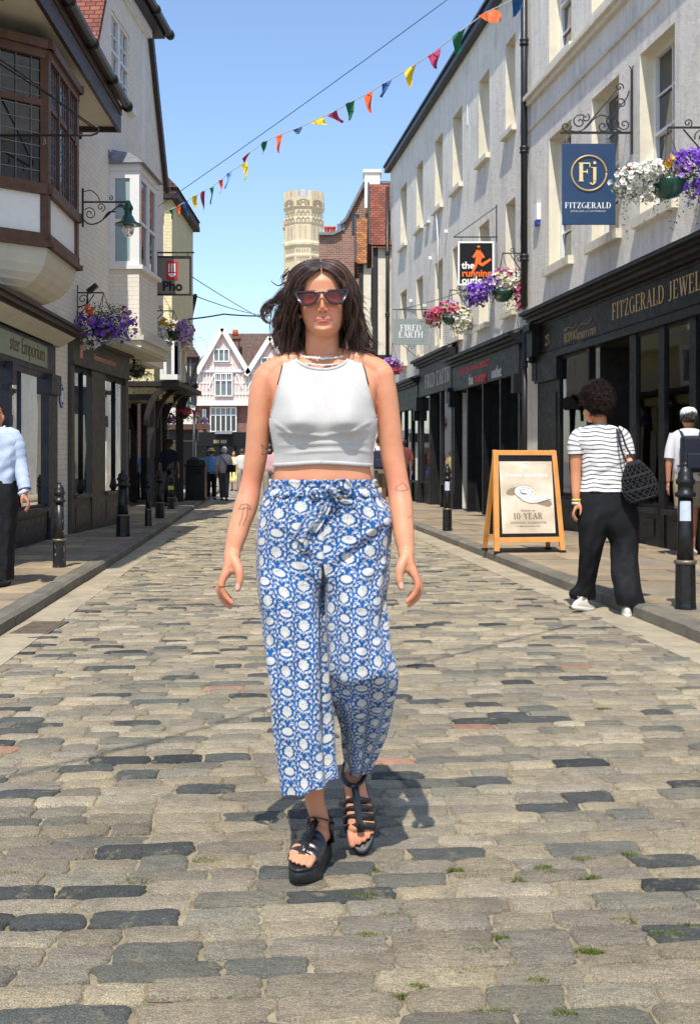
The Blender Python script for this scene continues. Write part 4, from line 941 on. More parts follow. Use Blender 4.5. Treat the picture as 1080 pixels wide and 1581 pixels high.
mb=MB(); mb.box((-5.3,25.5,z0-.14),(xb+.03,29.3,z0-.03)); mb.build('jetty_beam',M_DKTIM,e3)
e4=thing('timber_arcade_house','cream gabled house with curved jetty brackets and dark shop arcade beyond the yellow house','house',(-4.9,32,0))
x4=lambda y:-4.42-.17*(y-29.6)
T4=frameT(lambda s:(x4(s),s),(1,.085))
mb=MB(T4); mb.box((29.6,-4,3.3),(35,0,5.6)); mb.box((29.6,-4,.0),(35,-1.0,3.3)); mb.build('wall',M_CREAM,e4)
mb=MB(T4); mb.add([(29.5,.2,5.6),(35.1,.2,5.6),(35.1,-2,7.6),(29.5,-2,7.6),(29.5,-4.2,5.6),(35.1,-4.2,5.6)],[(0,1,2,3),(3,2,5,4)]); mb.build('roof',M_TILE2,e4)
mb=MB(T4); mb.add([(29.62,.0,5.55),(29.62,-4,5.55),(29.62,-2,7.4)],[(0,1,2)]); mb.build('gable',M_WHITEW,e4)
mb=MB(T4); mb.tube([(29.5,.26,5.62),(35.1,.26,5.62)],.06,8); mb.build('gutter',M_IRON,e4)
mb=MB(T4); mb.box((29.58,-1.,2.9),(35,.1,3.3)); 
for s_ in (29.7,31.1,32.9,34.7): mb.box((s_-.07,-.2,.1),(s_+.07,-.05,2.9))
mb.build('timber',M_DKTIM,e4)
for s_ in (30,31.6,33.4):
    mb=MB(T4); N=6
    for k_ in range(N):
        f=lambda t:(.35-.4*math.sin(t*math.pi/2), 3.25-.8*(1-math.cos(t*math.pi/2))); a,b=f(k_/N),f((k_+1)/N); mb.bar((s_,a[0],a[1]),(s_,b[0],b[1]),.1,.12,up=(0,1,0))
    mb.build('jetty_bracket',M_DKTIM,e4)
for a,b in ((30.2,31.0),(31.9,32.7),(33.5,34.3)): sash(T4,e4,a,b,3.9,5.2,.02,2,4)
# ---- half-timbered houses at the end ----
e5=thing('timbered_house','narrow black and white half timbered house before the pink gabled building','house',(-7,48,0))
Q=lambda px,py: at(px,py,47.)
xa,xb=Q(262,0).x,Q(303,0).x; zt_=Q(0,552).z; zm=Q(0,622).z
mb=MB(); mb.prism([(xa,47,0),(xb,47,0),(xb*54/47-.15,54,0),(xa-1.2,54,0)],(0,0,zt_)); mb.build('wall',M_WHITEW,e5)
mb=MB(); xm=(xa+xb)/2-.1
mb.add([(xa-.2,46.8,zt_),(xb+.2,46.8,zt_),(xm,46.8,zt_+1.3),(xa-1.4,54,zt_),(xb*54/47,54,zt_),(xm-1,54,zt_+1.3)],[(0,2,5,3),(1,4,5,2),(0,1,2)]); mb.build('roof',M_TILE2,e5)
mb=MB()
for px in (277,284,291,297,302): x=Q(px,0).x; mb.box((x-.06,46.93,zm),(x+.06,47.0,zt_))
for py in (552,584,601,622): z=Q(0,py).z; mb.box((xa,46.91,z-.07),(xb+.03,46.99,z+.07))
mb.bar((Q(291,600).x,46.92,Q(0,600).z),(Q(302,560).x,46.92,Q(0,560).z),.1,.08); mb.bar((Q(284,560).x,46.92,Q(0,560).z),(Q(291,600).x,46.92,Q(0,600).z),.1,.08)
mb.box((xa-.1,46.6,Q(0,680).z),(xb+.1,47,Q(0,664).z)); mb.build('timber',M_DKTIM,e5)
TQ=lambda Y:(lambda s,d,z:(s,Y-d,z))
sash(TQ(46.95),e5,Q(279,0).x,Q(287,0).x,Q(0,606).z,Q(0,574).z,.06,2,3)
mb=MB(); mb.box((xa,46.9,0),(xb,46.98,Q(0,682).z)); mb.build('shopfront',M_GLASSB,e5)
mb=MB(); mb.box((xa,46.0,Q(0,664).z),(xb+.6,47,Q(0,656).z)); mb.build('awning',M_BROWN,e5)
# pink gabled building
e6=thing('pink_gabled_building','pink half timbered building with white gables and black shopfront closing the street','building',(-9,82,0))
Yp=80.; W=lambda px,py,Y=Yp: at(px,py,Y)
M_PINKP=mat('pale_pink_plaster',hexc(220,194,184),.8,.05,1,.1,10); M_WTIM=mat('white_timber',hexc(228,220,212),.6,.06,2,.05,20)
def pbox(mb,x0,y0,x1,y1,d0=0,d1=.1):      # photo-sized rectangle on the front, standing d0..d1 proud
    a=W(x0,y1); b=W(x1,y0); mb.box((a.x,Yp-d1,a.z),(b.x,Yp-d0,b.z))
mb=MB(); pbox(mb,297,575,440,626,-.0+.0,.5); a=W(297,0); mb.box((W(297,0).x,Yp,0),(W(440,0).x,Yp+9,W(0,575).z)); mb.build('wall',M_PINKP,e6)
mb=MB(); pbox(mb,300,626,324,668,.0,.04); pbox(mb,366,626,440,668,.0,.04); mb.build('brick_wall',M_RBRICK,e6)
def gable(x0,x1,xm,yb,yt):
    g=MB(); g.add([(W(x0,0).x,Yp-.55,W(0,yb).z),(W(x1,0).x,Yp-.55,W(0,yb).z),(W(xm,0).x,Yp-.55,W(0,yt).z)],[(0,1,2)]); gg=g.build('gable',M_PINKP,e6)
    g=MB(); g.bar((W(x0-3,0).x,Yp-.75,W(0,yb+3).z),(W(xm,0).x,Yp-.75,W(0,yt-2).z),.35,.34); g.bar((W(x1+3,0).x,Yp-.75,W(0,yb+3).z),(W(xm,0).x,Yp-.75,W(0,yt-2).z),.35,.34)
    g.box((W(x0,0).x,Yp-.66,W(0,yb+1).z),(W(x1,0).x,Yp-.56,W(0,yb-3).z))
    for t in (.3,.5,.7): 
        xx=W(x0+(x1-x0)*t,0).x; top=yb-(yb-yt)*(1-abs(t-.5)*2)*.9
        if t!=.5: g.box((xx-.06,Yp-.63,W(0,yb-3).z),(xx+.06,Yp-.57,W(0,yb-13).z))
    for i in range(7):
        t=.14+.12*i; xx=W(x0+(x1-x0)*t,0).x; g.box((xx-.07,Yp-.62,W(0,yb-3).z),(xx+.07,Yp-.56,W(0,yb-7).z))
    g.box((W(x0+(xm-x0)*.55,0).x,Yp-.62,W(0,yb-14).z),(W(x1-(x1-xm)*.55,0).x,Yp-.56,W(0,yb-12).z))
    g.build('bargeboard',M_WTIM,gg)
    g=MB(); z0,z1=W(0,yb).z,W(0,yt).z
    g.add([(W(x0-4,0).x,Yp-.8,z0-.2),(W(xm,0).x,Yp-.8,z1+.15),(W(xm,0).x,Yp+5,z1+.15),(W(x0-4,0).x,Yp+5,z0-.2),(W(x1+4,0).x,Yp-.8,z0-.2),(W(x1+4,0).x,Yp+5,z0-.2)],[(0,1,2,3),(1,4,5,2)]); g.build('gable_roof',M_TILE2,gg)
gable(309,383,345,575,511); gable(384,452,418,578,525)
mb=MB(); z0=W(0,575).z; z1=W(0,522).z+.8
mb.add([(W(290,0).x,Yp-.3,z0),(W(445,0).x,Yp-.3,z0),(W(445,0).x,Yp+4,z1),(W(290,0).x+2.2,Yp+4,z1)],[(0,1,2,3)]); mb.build('roof',M_TILE2,e6)
mb=MB(); mb.box((W(354,0).x,Yp+1,W(0,545).z),(W(366,0).x,Yp+2,W(0,521).z)); mb.box((W(352,0).x,Yp+.9,W(0,521).z),(W(368,0).x,Yp+2.1,W(0,517).z)); ch=mb.build('chimney',M_RBRICK,e6)
mb=MB(); mb.lathe([(.22,0),(.2,.4),(.2,.55)],(W(360,0).x,Yp+1.5,W(0,517).z),10); mb.build('chimney_pot',M_TERRA,ch)
mb=MB()      # white studs on the pink front
pbox(mb,298,572,440,576,.5,.6); pbox(mb,298,619,440,627,.5,.72); pbox(mb,298,608,332,610,.5,.57); pbox(mb,363,608,440,610,.5,.57); pbox(mb,298,591,332,593,.5,.56); pbox(mb,363,591,440,593,.5,.56)
for px in list(range(300,332,5))+list(range(365,440,5)): pbox(mb,px,576,px+1.3,619,.5,.58)
for (x0,y0,x1,y1) in ((301,600,309,577),(331,577,322,600),(366,577,374,600),(392,577,383,600)):
    mb.bar(W(x0,y0,Yp-.56),W(x1,y1,Yp-.56),.1,.1)
mb.build('timber',M_WTIM,e6)
def pwin(x0,y0,x1,y1,n,d,rows=1):
    m_=MB(); pbox(m_,x0,y0,x1,y0+1.6,d,d+.16); pbox(m_,x0,y1-1.6,x1,y1,d,d+.16)
    for i in range(n+1): x=x0+(x1-x0-1.8)*i/n; pbox(m_,x,y0,x+1.8,y1,d,d+.14)
    if rows==2: pbox(m_,x0,y0+(y1-y0)*.3,x1,y0+(y1-y0)*.3+1.5,d,d+.15)
    if rows==2:
        for i in range(n*3): x=x0+(x1-x0)*i/(n*3); pbox(m_,x,y0,x+.6,y0+(y1-y0)*.3,d,d+.12)
    o=m_.build('window',M_WFRAME,e6); m_=MB(); pbox(m_,x0+.5,y0+.5,x1-.5,y1-.5,d-.02,d+.04); m_.build('pane',M_LGLASS if y0<600 else M_GLASS,o)
pwin(331,540,356,560,3,.58); pwin(333,577,361,613,3,.62,2); pwin(325,629,366,667,5,.2,2); pwin(313,632,319,664,1,.1,2); pwin(404,553,424,572,2,.58); pwin(392,584,414,612,3,.62,2)
mb=MB(); pbox(mb,262,668,440,689,.0,1.0); fa6=mb.build('fascia',M_SHOPBLK,e6)
mb=MB(); pbox(mb,331,678,354,686.5,1.0,1.06); mb.build('sign_board',M_IRON,fa6)
text_obj('THE SHOP',.3,M_GOLD,fa6,W(342.5,685,Yp-1.08),(1,0,0),(0,0,1),.01) if False else None
mb=MB()
for i,px in enumerate((333,336,339,344,347,350)): pbox(mb,px,680,px+1.8,684.6,1.07,1.1)
mb.build('gold_panel',M_GOLD,fa6)
mb=MB(); pbox(mb,300,689,440,740,-.02,.03); mb.build('shop_window',M_GLASSB,e6)
for px in (302,320,340,362,384): mb=MB(); pbox(mb,px,689,px+2,740,.03,.3); mb.build('pilaster',M_SHOPBLK,e6)
mb=MB(); a,b=W(336,0).x,W(362,0).x; mb.add([(a,Yp-1.9,W(0,671).z),(b,Yp-1.9,W(0,671).z),(b,Yp-1,W(0,666).z),(a,Yp-1,W(0,666).z)],[(0,1,2,3)]); mb.build('canopy',M_LEAD,e6)
# pale shop unit left of it with open white doors
e7=thing('white_shop_unit','small white shop with dark fascia at the far left corner of the square','shop',(-13,66,0))
Yq=62.; V=lambda px,py: at(px,py,Yq)
mb=MB(); mb.prism([(V(225,0).x,Yq,0),(V(292,0).x,Yq,0),(V(292,0).x*70/62-.2,Yq+8,0),(V(225,0).x-1.5,Yq+8,0)],(0,0,V(0,660).z)); mb.build('wall',M_WHITEW,e7)
mb=MB(); mb.box((V(225,0).x,Yq-.5,V(0,682).z),(V(299,0).x,Yq,V(0,668).z)); mb.build('fascia',M_SHOPBLK,e7)
mb=MB(); mb.box((V(262,0).x,Yq-.05,0),(V(278,0).x,Yq-.01,V(0,690).z)); mb.build('shop_window',M_GLASSB,e7)
M_BLUE=mat('blue_plastic',hexc(44,76,170),.5,.1,10,.05,50)
mb=MB(); mb.box((V(262,0).x,Yq-1.0,0),(V(266,0).x,Yq-.2,V(0,700).z)); mb.build('door',M_DARKIN,e7)
bx=thing('blue_crate','blue plastic crate standing outside the small white shop','crate',(V(277,0).x,Yq-2,.0))
mb=MB(); mb.box((V(273,0).x,Yq-2.5,V(0,737).z),(V(286,0).x,Yq-1.6,V(0,722).z)); mb.build('body',M_BLUE,bx)
mb=MB(); mb.box((V(272.5,0).x,Yq-2.56,V(0,722).z),(V(286.5,0).x,Yq-1.55,V(0,719).z)); mb.build('rim',M_BLUE,bx)
tr_=thing('display_table','dark low table carrying the blue crate outside the white shop','table',(V(279,0).x,Yq-2,0)); mb=MB(); mb.box((V(270,0).x,Yq-2.7,V(0,737).z-.08),(V(288,0).x,Yq-1.4,V(0,737).z-.002)); mb.build('top',M_DKBROWN,tr_)
for x_ in (271,286): mb=MB(); mb.box((V(x_,0).x,Yq-2.6,0),(V(x_+1,0).x,Yq-1.5,V(0,737).z-.08)); mb.build('leg',M_DKBROWN,tr_)
# ================= BOLLARDS, SIGNS, LAMP, FLOWERS, BUNTING, WIRES =================
M_BOLL=mat('scuffed_black_paint',(.012,.012,.012),.38,.5,14,.5,45,spec=.4)
k=NT('chipped_black_paint'); v=k.coord(); ch=k.ramp(k.noise(v,16,7,.75),[(.60,(.016,.016,.017)),(.635,(.42,.41,.38))]); k.l(ch,k.b.inputs['Base Color']); k.set(Roughness=.35); k.bump(k.noise(v,22,5,.7),.4,.006); M_CHIP=k.m
M_STICK=mat('pale_sticker',hexc(196,204,214),.5,.1,20,.05,50); M_BRASS=mat('worn_band',hexc(120,110,96),.45,.3,30,.2,80,metal=.5); M_YEL=mat('yellow_band',hexc(206,190,60),.5,.1,10,.05,50)
def bollard(px,py,h,label,m=None,fat=1.,sticker=False,band=None,r=.07):
    g=ground(px,py,PV); t=thing('bollard',label,'bollard',g,random.random()*3,'cast iron bollards along the pavements')
    k_=h; f=fat*r/.07
    mb=MB(); mb.lathe([(.086*f,0),(.086*f,.02),(.082*f,.04),(.078*f,.30*k_),(.074*f,.31*k_)],n=8,sm=False,off=math.pi/8); mb.build('base',m or M_BOLL,t,False)
    mb=MB(); mb.lathe([(.080*f,.305*k_),(.086*f,.315*k_),(.086*f,.33*k_),(.070*f,.335*k_)],n=20); mb.build('ring',M_BRASS,t,False)
    mb=MB(); mb.lathe([(.064*f,.33*k_),(.060*f,.5*k_),(.054*f,.76*k_)],n=20); mb.build('shaft',m or M_BOLL,t,False)
    mb=MB(); mb.lathe([(.056*f,.755*k_),(.078*f,.765*k_),(.080*f,.785*k_),(.058*f,.80*k_),(.056*f,.84*k_),(.072*f,.855*k_),(.074*f,.875*k_),(.060*f,.89*k_),(.056*f,.925*k_),(.040*f,.955*k_),(.02*f,.965*k_),(.022*f,.975*k_),(.024*f,.985*k_),(.012*f,1*k_)],n=20); mb.build('cap',m or M_BOLL,t,False)
    if sticker: 
        mb=MB(); N=7; rr=.0605*f; vs=[]; 
        a0=math.atan2(-g.y,-g.x)-t.rotation_euler.z
        for i in range(N+1):
            a=a0-.75+1.5*i/N; vs+= [(rr*math.cos(a),rr*math.sin(a),.60*k_),(rr*.965*math.cos(a),rr*.965*math.sin(a),.735*k_)]
        mb.smooth=True; mb.add(vs,[(2*i,2*i+2,2*i+3,2*i+1) for i in range(N)]); mb.build('sticker',M_STICK,t,False)
    if band: mb=MB(); mb.lathe([(.062*f,.55*k_),(.0635*f,.555*k_),(.0625*f,.65*k_),(.061*f,.655*k_)],n=20); mb.build('band',band,t,False)
    return t
bollard(92,876,.87,'scratched black bollard with chipped paint nearest on the left pavement',M_CHIP,.80)
bollard(190,828,.95,'stout black bollard in front of the noodle shop window',fat=1.25)
bollard(229,812,.86,'slim black bollard just beyond the stout bollard by the noodle shop',fat=.72)
bollard(247,800,.92,'stout black bollard beside the man in navy on the left',fat=1.1)
bollard(264,786,.80,'slim black bollard with a yellow band on the left pavement',band=M_YEL)
bollard(293,771,.80,'small slim black bollard beside the litter bin')
bollard(1057,940,1.07,'large black bollard with a pale sticker at the right edge',None,.94,True)
bollard(690,819,1.04,'black bollard with a pale sticker beyond the sandwich board',None,.9,True)
# litter bin
t=thing('litter_bin','black square litter bin beyond the left bollards','litter bin',ground(303,772,PV))
mb=MB(); mb.box((-.27,-.25,0),(.27,.25,.95)); mb.box((-.3,-.28,.0),(.3,.28,.06)); finish(mb.build('body',M_BOLL,t,False),.02); mb=MB(); mb.box((-.3,-.28,.95),(.3,.28,1.0)); mb.lathe([(.3,1.0),(.26,1.12),(.1,1.2)],n=8,off=math.pi/8,sm=False); mb.build('lid',M_BOLL,t,False)
mb=MB(); mb.box((-.18,-.262,.72),(.18,-.252,.88)); mb.build('slot',M_DARKIN,t,False)
# ---- sandwich board ----
M_WOOD=mat('orange_pine',hexc(214,148,76),.5,.18,5,.25,40); M_POSTER=None
k=NT('poster_beige'); v=k.coord(); k.l(k.ramp(k.noise(k.coord(scale=(1,1,1.6)),2.2,3,.5),[(.35,hexc(196,176,148)),(.5,hexc(216,200,174)),(.66,hexc(232,220,198))]),k.b.inputs['Base Color']); k.set(Roughness=.45); M_POSTER=k.m
M_TAUPE=mat('taupe_print',hexc(150,130,104),.5,.05,20,0); M_TAUPE2=mat('pale_taupe_print',hexc(176,158,132),.5,.05,20,0); M_INK=mat('grey_ink',hexc(96,90,84),.5,.05,20,0)
gp=ground(809,852,PV); ab=thing('sandwich_board','wooden sandwich board with beige ring advertisement on the right pavement','sandwich board',gp,math.radians(10))
Wd,Hh=.86,1.22; tl=math.radians(9)
def AF(x,z,o=0.): return (x*(.5 if False else 1),  -.19+math.sin(tl)*z+ -o*math.cos(tl), math.cos(tl)*z - o*math.sin(tl))   # front leaf plane
def AFT(x,d,z): return AF(x,z,d)
mb=MB(AFT)
def taper(z): return Wd/2*(1-.10*z/Hh)
for sx in (-1,1):
    w0,w1=taper(0),taper(Hh); mb.add([(sx*w0,-.02,.02),(sx*(w0-.055),-.02,.02),(sx*(w1-.055),-.02,Hh),(sx*w1,-.02,Hh),(sx*w0,.02,.02),(sx*(w0-.055),.02,.02),(sx*(w1-.055),.02,Hh),(sx*w1,.02,Hh)],[(0,1,2,3)[::sx],(4,5,6,7)[::-sx],(0,4,5,1)[::-sx],(3,2,6,7)[::-sx],(0,3,7,4)[::-sx],(1,5,6,2)[::-sx]])
mb.box((-taper(1.17)+.055,-.02,Hh-.055),(taper(1.17)-.055,.02,Hh)); mb.box((-taper(.2)+.055,-.02,.13),(taper(.2)-.055,.02,.19)); finish(mb.build('front_frame',M_WOOD,ab,False),.003)
mb=MB(AFT); a,b=taper(.19)-.053,taper(Hh)-.053; mb.add([(-a,.008,.19),(a,.008,.19),(b,.008,Hh-.055),(-b,.008,Hh-.055),(-a,-.01,.19),(a,-.01,.19),(b,-.01,Hh-.055),(-b,-.01,Hh-.055)],[(0,1,2,3),(7,6,5,4)]); bp=mb.build('poster_holder',M_BLACK,ab,False)
mb=MB(AFT); mb.box((-.325,.009,.235),(.325,.012,1.09)); po=mb.build('poster',M_POSTER,bp,False)
px_=lambda x,z,o=.0135:Vector(AF(x,z,o)); xv=Vector((1,0,0)); yv=(px_(0,1)-px_(0,0)).normalized()
zn=(px_(0,0,1)-px_(0,0,0)).normalized()
def ptext(s,size,m,x,z,al='CENTER',**kk): return text_obj(s,size,m,po,px_(x,z),xv,yv,.0008,align=al,world=False,**kk)
ptext('Forever starts here',.066,M_WHITE,0,.905,shear=.3,bold=.0015); ptext('Discover our',.034,M_INK,0,.495,shear=.3); 
mb=MB(); wd=serif_w('10 YEAR',.072,.1); serif(mb,'10 YEAR',.072,px_(-wd/2,.405),xv,yv,sp=.1,za=zn*.3); mb.build('lettering',M_INK,po,False)
ptext('DIAMOND GUARANTEE',.034,M_INK,0,.35,space=1.25); ptext('on eligible rings purchased in store',.020,M_INK,0,.315)
mb=MB(); c=px_(0,1.03); mb.tube([c+xv*.043*math.cos(i*.314)+yv*.043*math.sin(i*.314) for i in range(21)],.003,5); serif(mb,'F',.042,c-xv*.022-yv*.02,xv,yv,za=zn*.4); serif(mb,'j',.04,c+xv*.004-yv*.02,xv,yv,za=zn*.4); mb.build('emblem',M_WHITE,po,False)
mb=MB()      # the ring: swept band, stone, shadow
def pell(cx,cz,rx,rz,rot,m=16,o=.0): 
    return [px_(cx+rx*math.cos(a)*math.cos(rot)-rz*math.sin(a)*math.sin(rot),cz+rx*math.cos(a)*math.sin(rot)+rz*math.sin(a)*math.cos(rot),.0132+o) for a in [2*math.pi*i/m for i in range(m)]]
mb.prism(pell(-.16,.735,.10,.045,.25),zn*.0004); mb.prism([px_(.06,.60),px_(.26,.545),px_(.30,.575),px_(.29,.615),px_(.12,.66)],zn*.0006); mb.build('printed_shadow',M_TAUPE,po,False)
mb=MB(); mb.prism(pell(-.03,.725,.125,.078,-.12,o=.001),zn*.0006); mb.prism([px_(-.13,.68,.0142),px_(.0,.60,.0142),px_(.10,.595,.0142),px_(.28,.64,.0142),px_(.27,.69,.0142),px_(.10,.675,.0142),px_(.06,.70,.0142)],zn*.0009); mb.build('printed_ring',M_WHITE,po,False)
mb=MB(); 
for (rx,rz) in ((.125,.078),(.09,.055),(.05,.03)):
    e=pell(-.03,.725,rx,rz,-.12,18,.0022); mb.tube(e+[e[0]],.0016,4)
rr=random.Random(4)
for i in range(16): a=rr.random()*6.28; q=rr.uniform(.3,1); p=pell(-.03,.725,.115*q,.07*q,-.12,20,.0022); i0=rr.randrange(20); mb.tube([p[i0],p[(i0+rr.randrange(2,7))%20]],.0014,4)
for i in range(15): x=.08+.013*i; mb.tube([px_(x,.60+.035*i/15,.0158),px_(x+.012,.675+.012*i/15,.0158)],.0016,4)
mb.tube([px_(-.14,.69,.0158),px_(-.06,.62,.0158),px_(.04,.59,.0158),px_(.15,.60,.0158),px_(.29,.64,.0158)],.002,4); mb.build('printed_outline',M_INK,po,False)
# rear leaf
mb=MB()
for sx in (-1,1): mb.bar((sx*(Wd/2-.03),.30,.02),(sx*(Wd/2*.9-.03),.02,1.16),.05,.035)
mb.bar((-Wd/2+.05,.27,.16),(Wd/2-.05,.27,.16),.035,.055); mb.build('rear_frame',M_WOOD,ab,False)
mb=MB(); mb.add([(-.36,.245,.2),(.36,.245,.2),(.34,.04,1.1),(-.34,.04,1.1)],[(0,1,2,3)]); mb.build('rear_panel',M_BLACK,ab,False)
for x,y in ((-Wd/2+.03,-.19),(Wd/2-.03,-.19),(-Wd/2+.03,.30),(Wd/2-.03,.30)):
    mb=MB(); mb.box((x-.035,y-.03,.0),(x+.035,y+.03,.03)); mb.build('rubber_foot',M_BLACK,ab,False)
# ---- jeweller's hanging sign ----
Ys=14.7; xw=wr(Ys)
M_NAVYS=mat('navy_sign_paint',hexc(34,62,96),.4,.05,3,.05,60)
hs=thing('hanging_sign','navy jewellery hanging sign with gold ringed monogram on scrolled iron bracket','sign',(xw,Ys,4.3))
P=lambda px,py: at(px,py,Ys); X=Vector((1,0,0)); Z=Vector((0,0,1))
mb=MB(); a,b=P(867,347),P(949,222); mb.box((a.x,Ys-.015,a.z),(b.x,Ys+.015,b.z)); bd=finish(mb.build('sign_board',M_NAVYS,hs),.004)
c=P(908,268); c.y=Ys-.02
mb=MB(); R_=.232; mb.tube([c+X*R_*math.cos(i*math.pi/24)+Z*R_*math.sin(i*math.pi/24) for i in range(49)],.013,6); mb.build('gold_ring',M_GOLD,bd)
M_CREAMG=mat('cream_gold_lettering',hexc(232,204,150),.45,.08,20,.05,80)
mb=MB(); serif(mb,'F',.25,c-X*.14-Z*.11,X,Z,za=Vector((0,-1,0)),wt=1.3); serif(mb,'j',.25,c+X*.015-Z*.10,X,Z,za=Vector((0,-1.4,0)),wt=1.1); mb.build('monogram',M_CREAMG,bd)
wd=serif_w('FITZGERALD',.10,.13); p=P(907,322); mb=MB(); 
wscale=.62/wd; serif(mb,'FITZGERALD',.10*wscale,Vector((p.x-.31,Ys-.016,p.z)),X,Z,sp=.13,za=Vector((0,-1,0)),wt=1.1); mb.build('lettering',M_WHITE,bd)
text_obj('JEWELLERS of CANTERBURY',.034,M_PALEL,bd,Vector((p.x,Ys-.017,p.z-.05)),X,Z,.002,space=1.12)
mb=MB(); v0,v1=P(972,108),P(972,238); xi=xw-.03
mb.bar((xi,Ys,v1.z),(xi,Ys,v0.z),.03,.02); bz=P(0,205).z; mb.bar((P(864,0).x,Ys,bz),(xi,Ys,bz),.028,.028)
mb.bar((xi,Ys,v0.z),(xi+.02,Ys,v0.z+.06),.012); mb.bar((xi,Ys,v0.z),(xi-.03,Ys,v0.z+.05),.012)
for (px,py,r,tn,a0,g) in ((873,195,.075,1.2,-1.2,1),(894,188,.10,1.3,2.8,-1),(903,182,.06,1.1,.5,1),(930,195,.085,1.3,-1.2,1),(963,192,.08,1.3,-1.,-1),(958,160,.085,1.2,2.4,1),(955,135,.06,1.2,1.0,-1),(948,190,.12,1.0,2.2,-1)):
    scroll(mb,P(px,py),r,tn,a0,X,Z,.009,g)
def crv(pts,th=.009,par=None): 
    pp=[P(*q) for q in pts]; out=[]
    for i in range(len(pp)-1):
        p0=pp[max(i-1,0)];p1=pp[i];p2=pp[i+1];p3=pp[min(i+2,len(pp)-1)]
        for t in (0,.25,.5,.75): out.append(.5*((2*p1)+(-p0+p2)*t+(2*p0-5*p1+4*p2-p3)*t*t+(-p0+3*p1-3*p2+p3)*t**3))
    out.append(pp[-1]); mb.tube(out,th,5)
crv([(880,202),(893,203),(905,196),(918,182),(930,178),(941,185),(946,197),(958,203)]); crv([(944,186),(955,166),(966,152),(970,140)]); crv([(900,200),(925,170),(945,146),(953,136)])
mb.build('bracket',M_IRON,hs)
for px in (875,940):
    mb=MB(); p=P(px,206); mb.tube([p+X*.02*math.sin(i*.9)+Z*(-.11*i/8) for i in range(9)],.006,5); mb.tube([p-Z*.12+X*.018*math.cos(i*.8)+Z*.018*math.sin(i*.8) for i in range(9)],.005,5); mb.build('hook',M_LEAD,hs)
# ---- running shop sign ----
Ys=21.5; rs=thing('hanging_sign','black hanging sign with an orange runner figure and white frame','sign',(wr(Ys),Ys,4.6))
a,b=P(706,441),P(762,373); mb=MB(); mb.box((a.x,Ys-.02,a.z),(b.x,Ys+.02,b.z)); bd=mb.build('sign_board',M_SHOPBLK,rs)
mb=MB()
for (x0,z0,x1,z1) in ((a.x,a.z,a.x+.035,b.z),(b.x-.035,a.z,b.x,b.z),(a.x+.035,a.z,b.x-.035,a.z+.035),(a.x+.035,b.z-.035,b.x-.035,b.z)): mb.box((x0,Ys-.03,z0),(x1,Ys-.021,z1))
mb.build('white_border',M_WHITE,bd)
mb=MB(); mb.mi=0
def rp(pts,o=0): mb.prism([Vector((P(x,y).x,Ys-.022,P(x,y).z)) for x,y in pts],(0,-.004-o,0))
mb.lathe([(.0,-.033),(.03,-.02),(.034,0),(.03,.02),(0,.033)],(P(738,382).x,Ys-.024,P(738,382).z),10)
rp([(734,386),(741,386),(744,398),(741,404),(733,403),(734,394)]); rp([(734,388),(737,392),(731,399),(728,397)],.0006); rp([(740,387),(744,391),(748,398),(745,399),(740,394)],.0007)
rp([(733,401),(742,402),(742,407),(756,399),(758,402),(744,412),(737,408)],.0012); rp([(733,402),(738,404),(735,413),(729,424),(725,423),(731,412)],.0016); mb.build('runner_figure',M_ORANGE,bd)
for s_,m_,py in (('the',M_WHITE,415),('running',M_ORANGE,427),('outlet',M_WHITE,438)):
    p=P(712,py); text_obj(s_,.19,m_,bd,Vector((p.x,Ys-.022,p.z)),X,Z,.003,align='LEFT',bold=.006)
mb=MB(); zb_=P(0,366).z; mb.bar((P(700,0).x,Ys,zb_),(wr(Ys),Ys,zb_),.02,.02); mb.bar((P(700,0).x,Ys,zb_),(wr(Ys),Ys,P(0,318).z),.014); mb.bar((wr(Ys)-.02,Ys,zb_-.1),(wr(Ys)-.02,Ys,P(0,316).z),.02)
for px in (712,756): p=P(px,366); mb.bar(p,p-Z*.09,.012)
mb.build('bracket',M_IRON,rs)
# ---- grey shop sign further on ----
Ys=27.7; fs_=thing('hanging_sign','pale grey rectangular hanging sign with white lettering','sign',(wr(Ys),Ys,4.2))
M_GSIGN=mat('grey_green_sign',hexc(138,148,144),.5,.05,3,.05,60)
a,b=P(607.5,532.5),P(661,492.5); mb=MB(); mb.box((a.x,Ys-.02,a.z),(b.x,Ys+.02,b.z)); bd=mb.build('sign_board',M_GSIGN,fs_)
for s_,py in (('FIRED',511),('EARTH',521.5)):
    mb=MB(); wd=serif_w(s_,.155,.06); p=P(634,py); serif(mb,s_,.155,Vector((p.x-wd/2,Ys-.021,p.z)),X,Z,sp=.06,za=Vector((0,-1,0)),wt=1.15); mb.build('lettering',M_WHITE,bd)
mb=MB(); zb_=P(0,478).z; mb.bar((P(606,0).x,Ys,zb_),(wr(Ys),Ys,zb_),.02); 
for px in (612,656): p=P(px,478); mb.bar(p,p-Z*.23,.012)
mb.build('bracket',M_IRON,fs_)
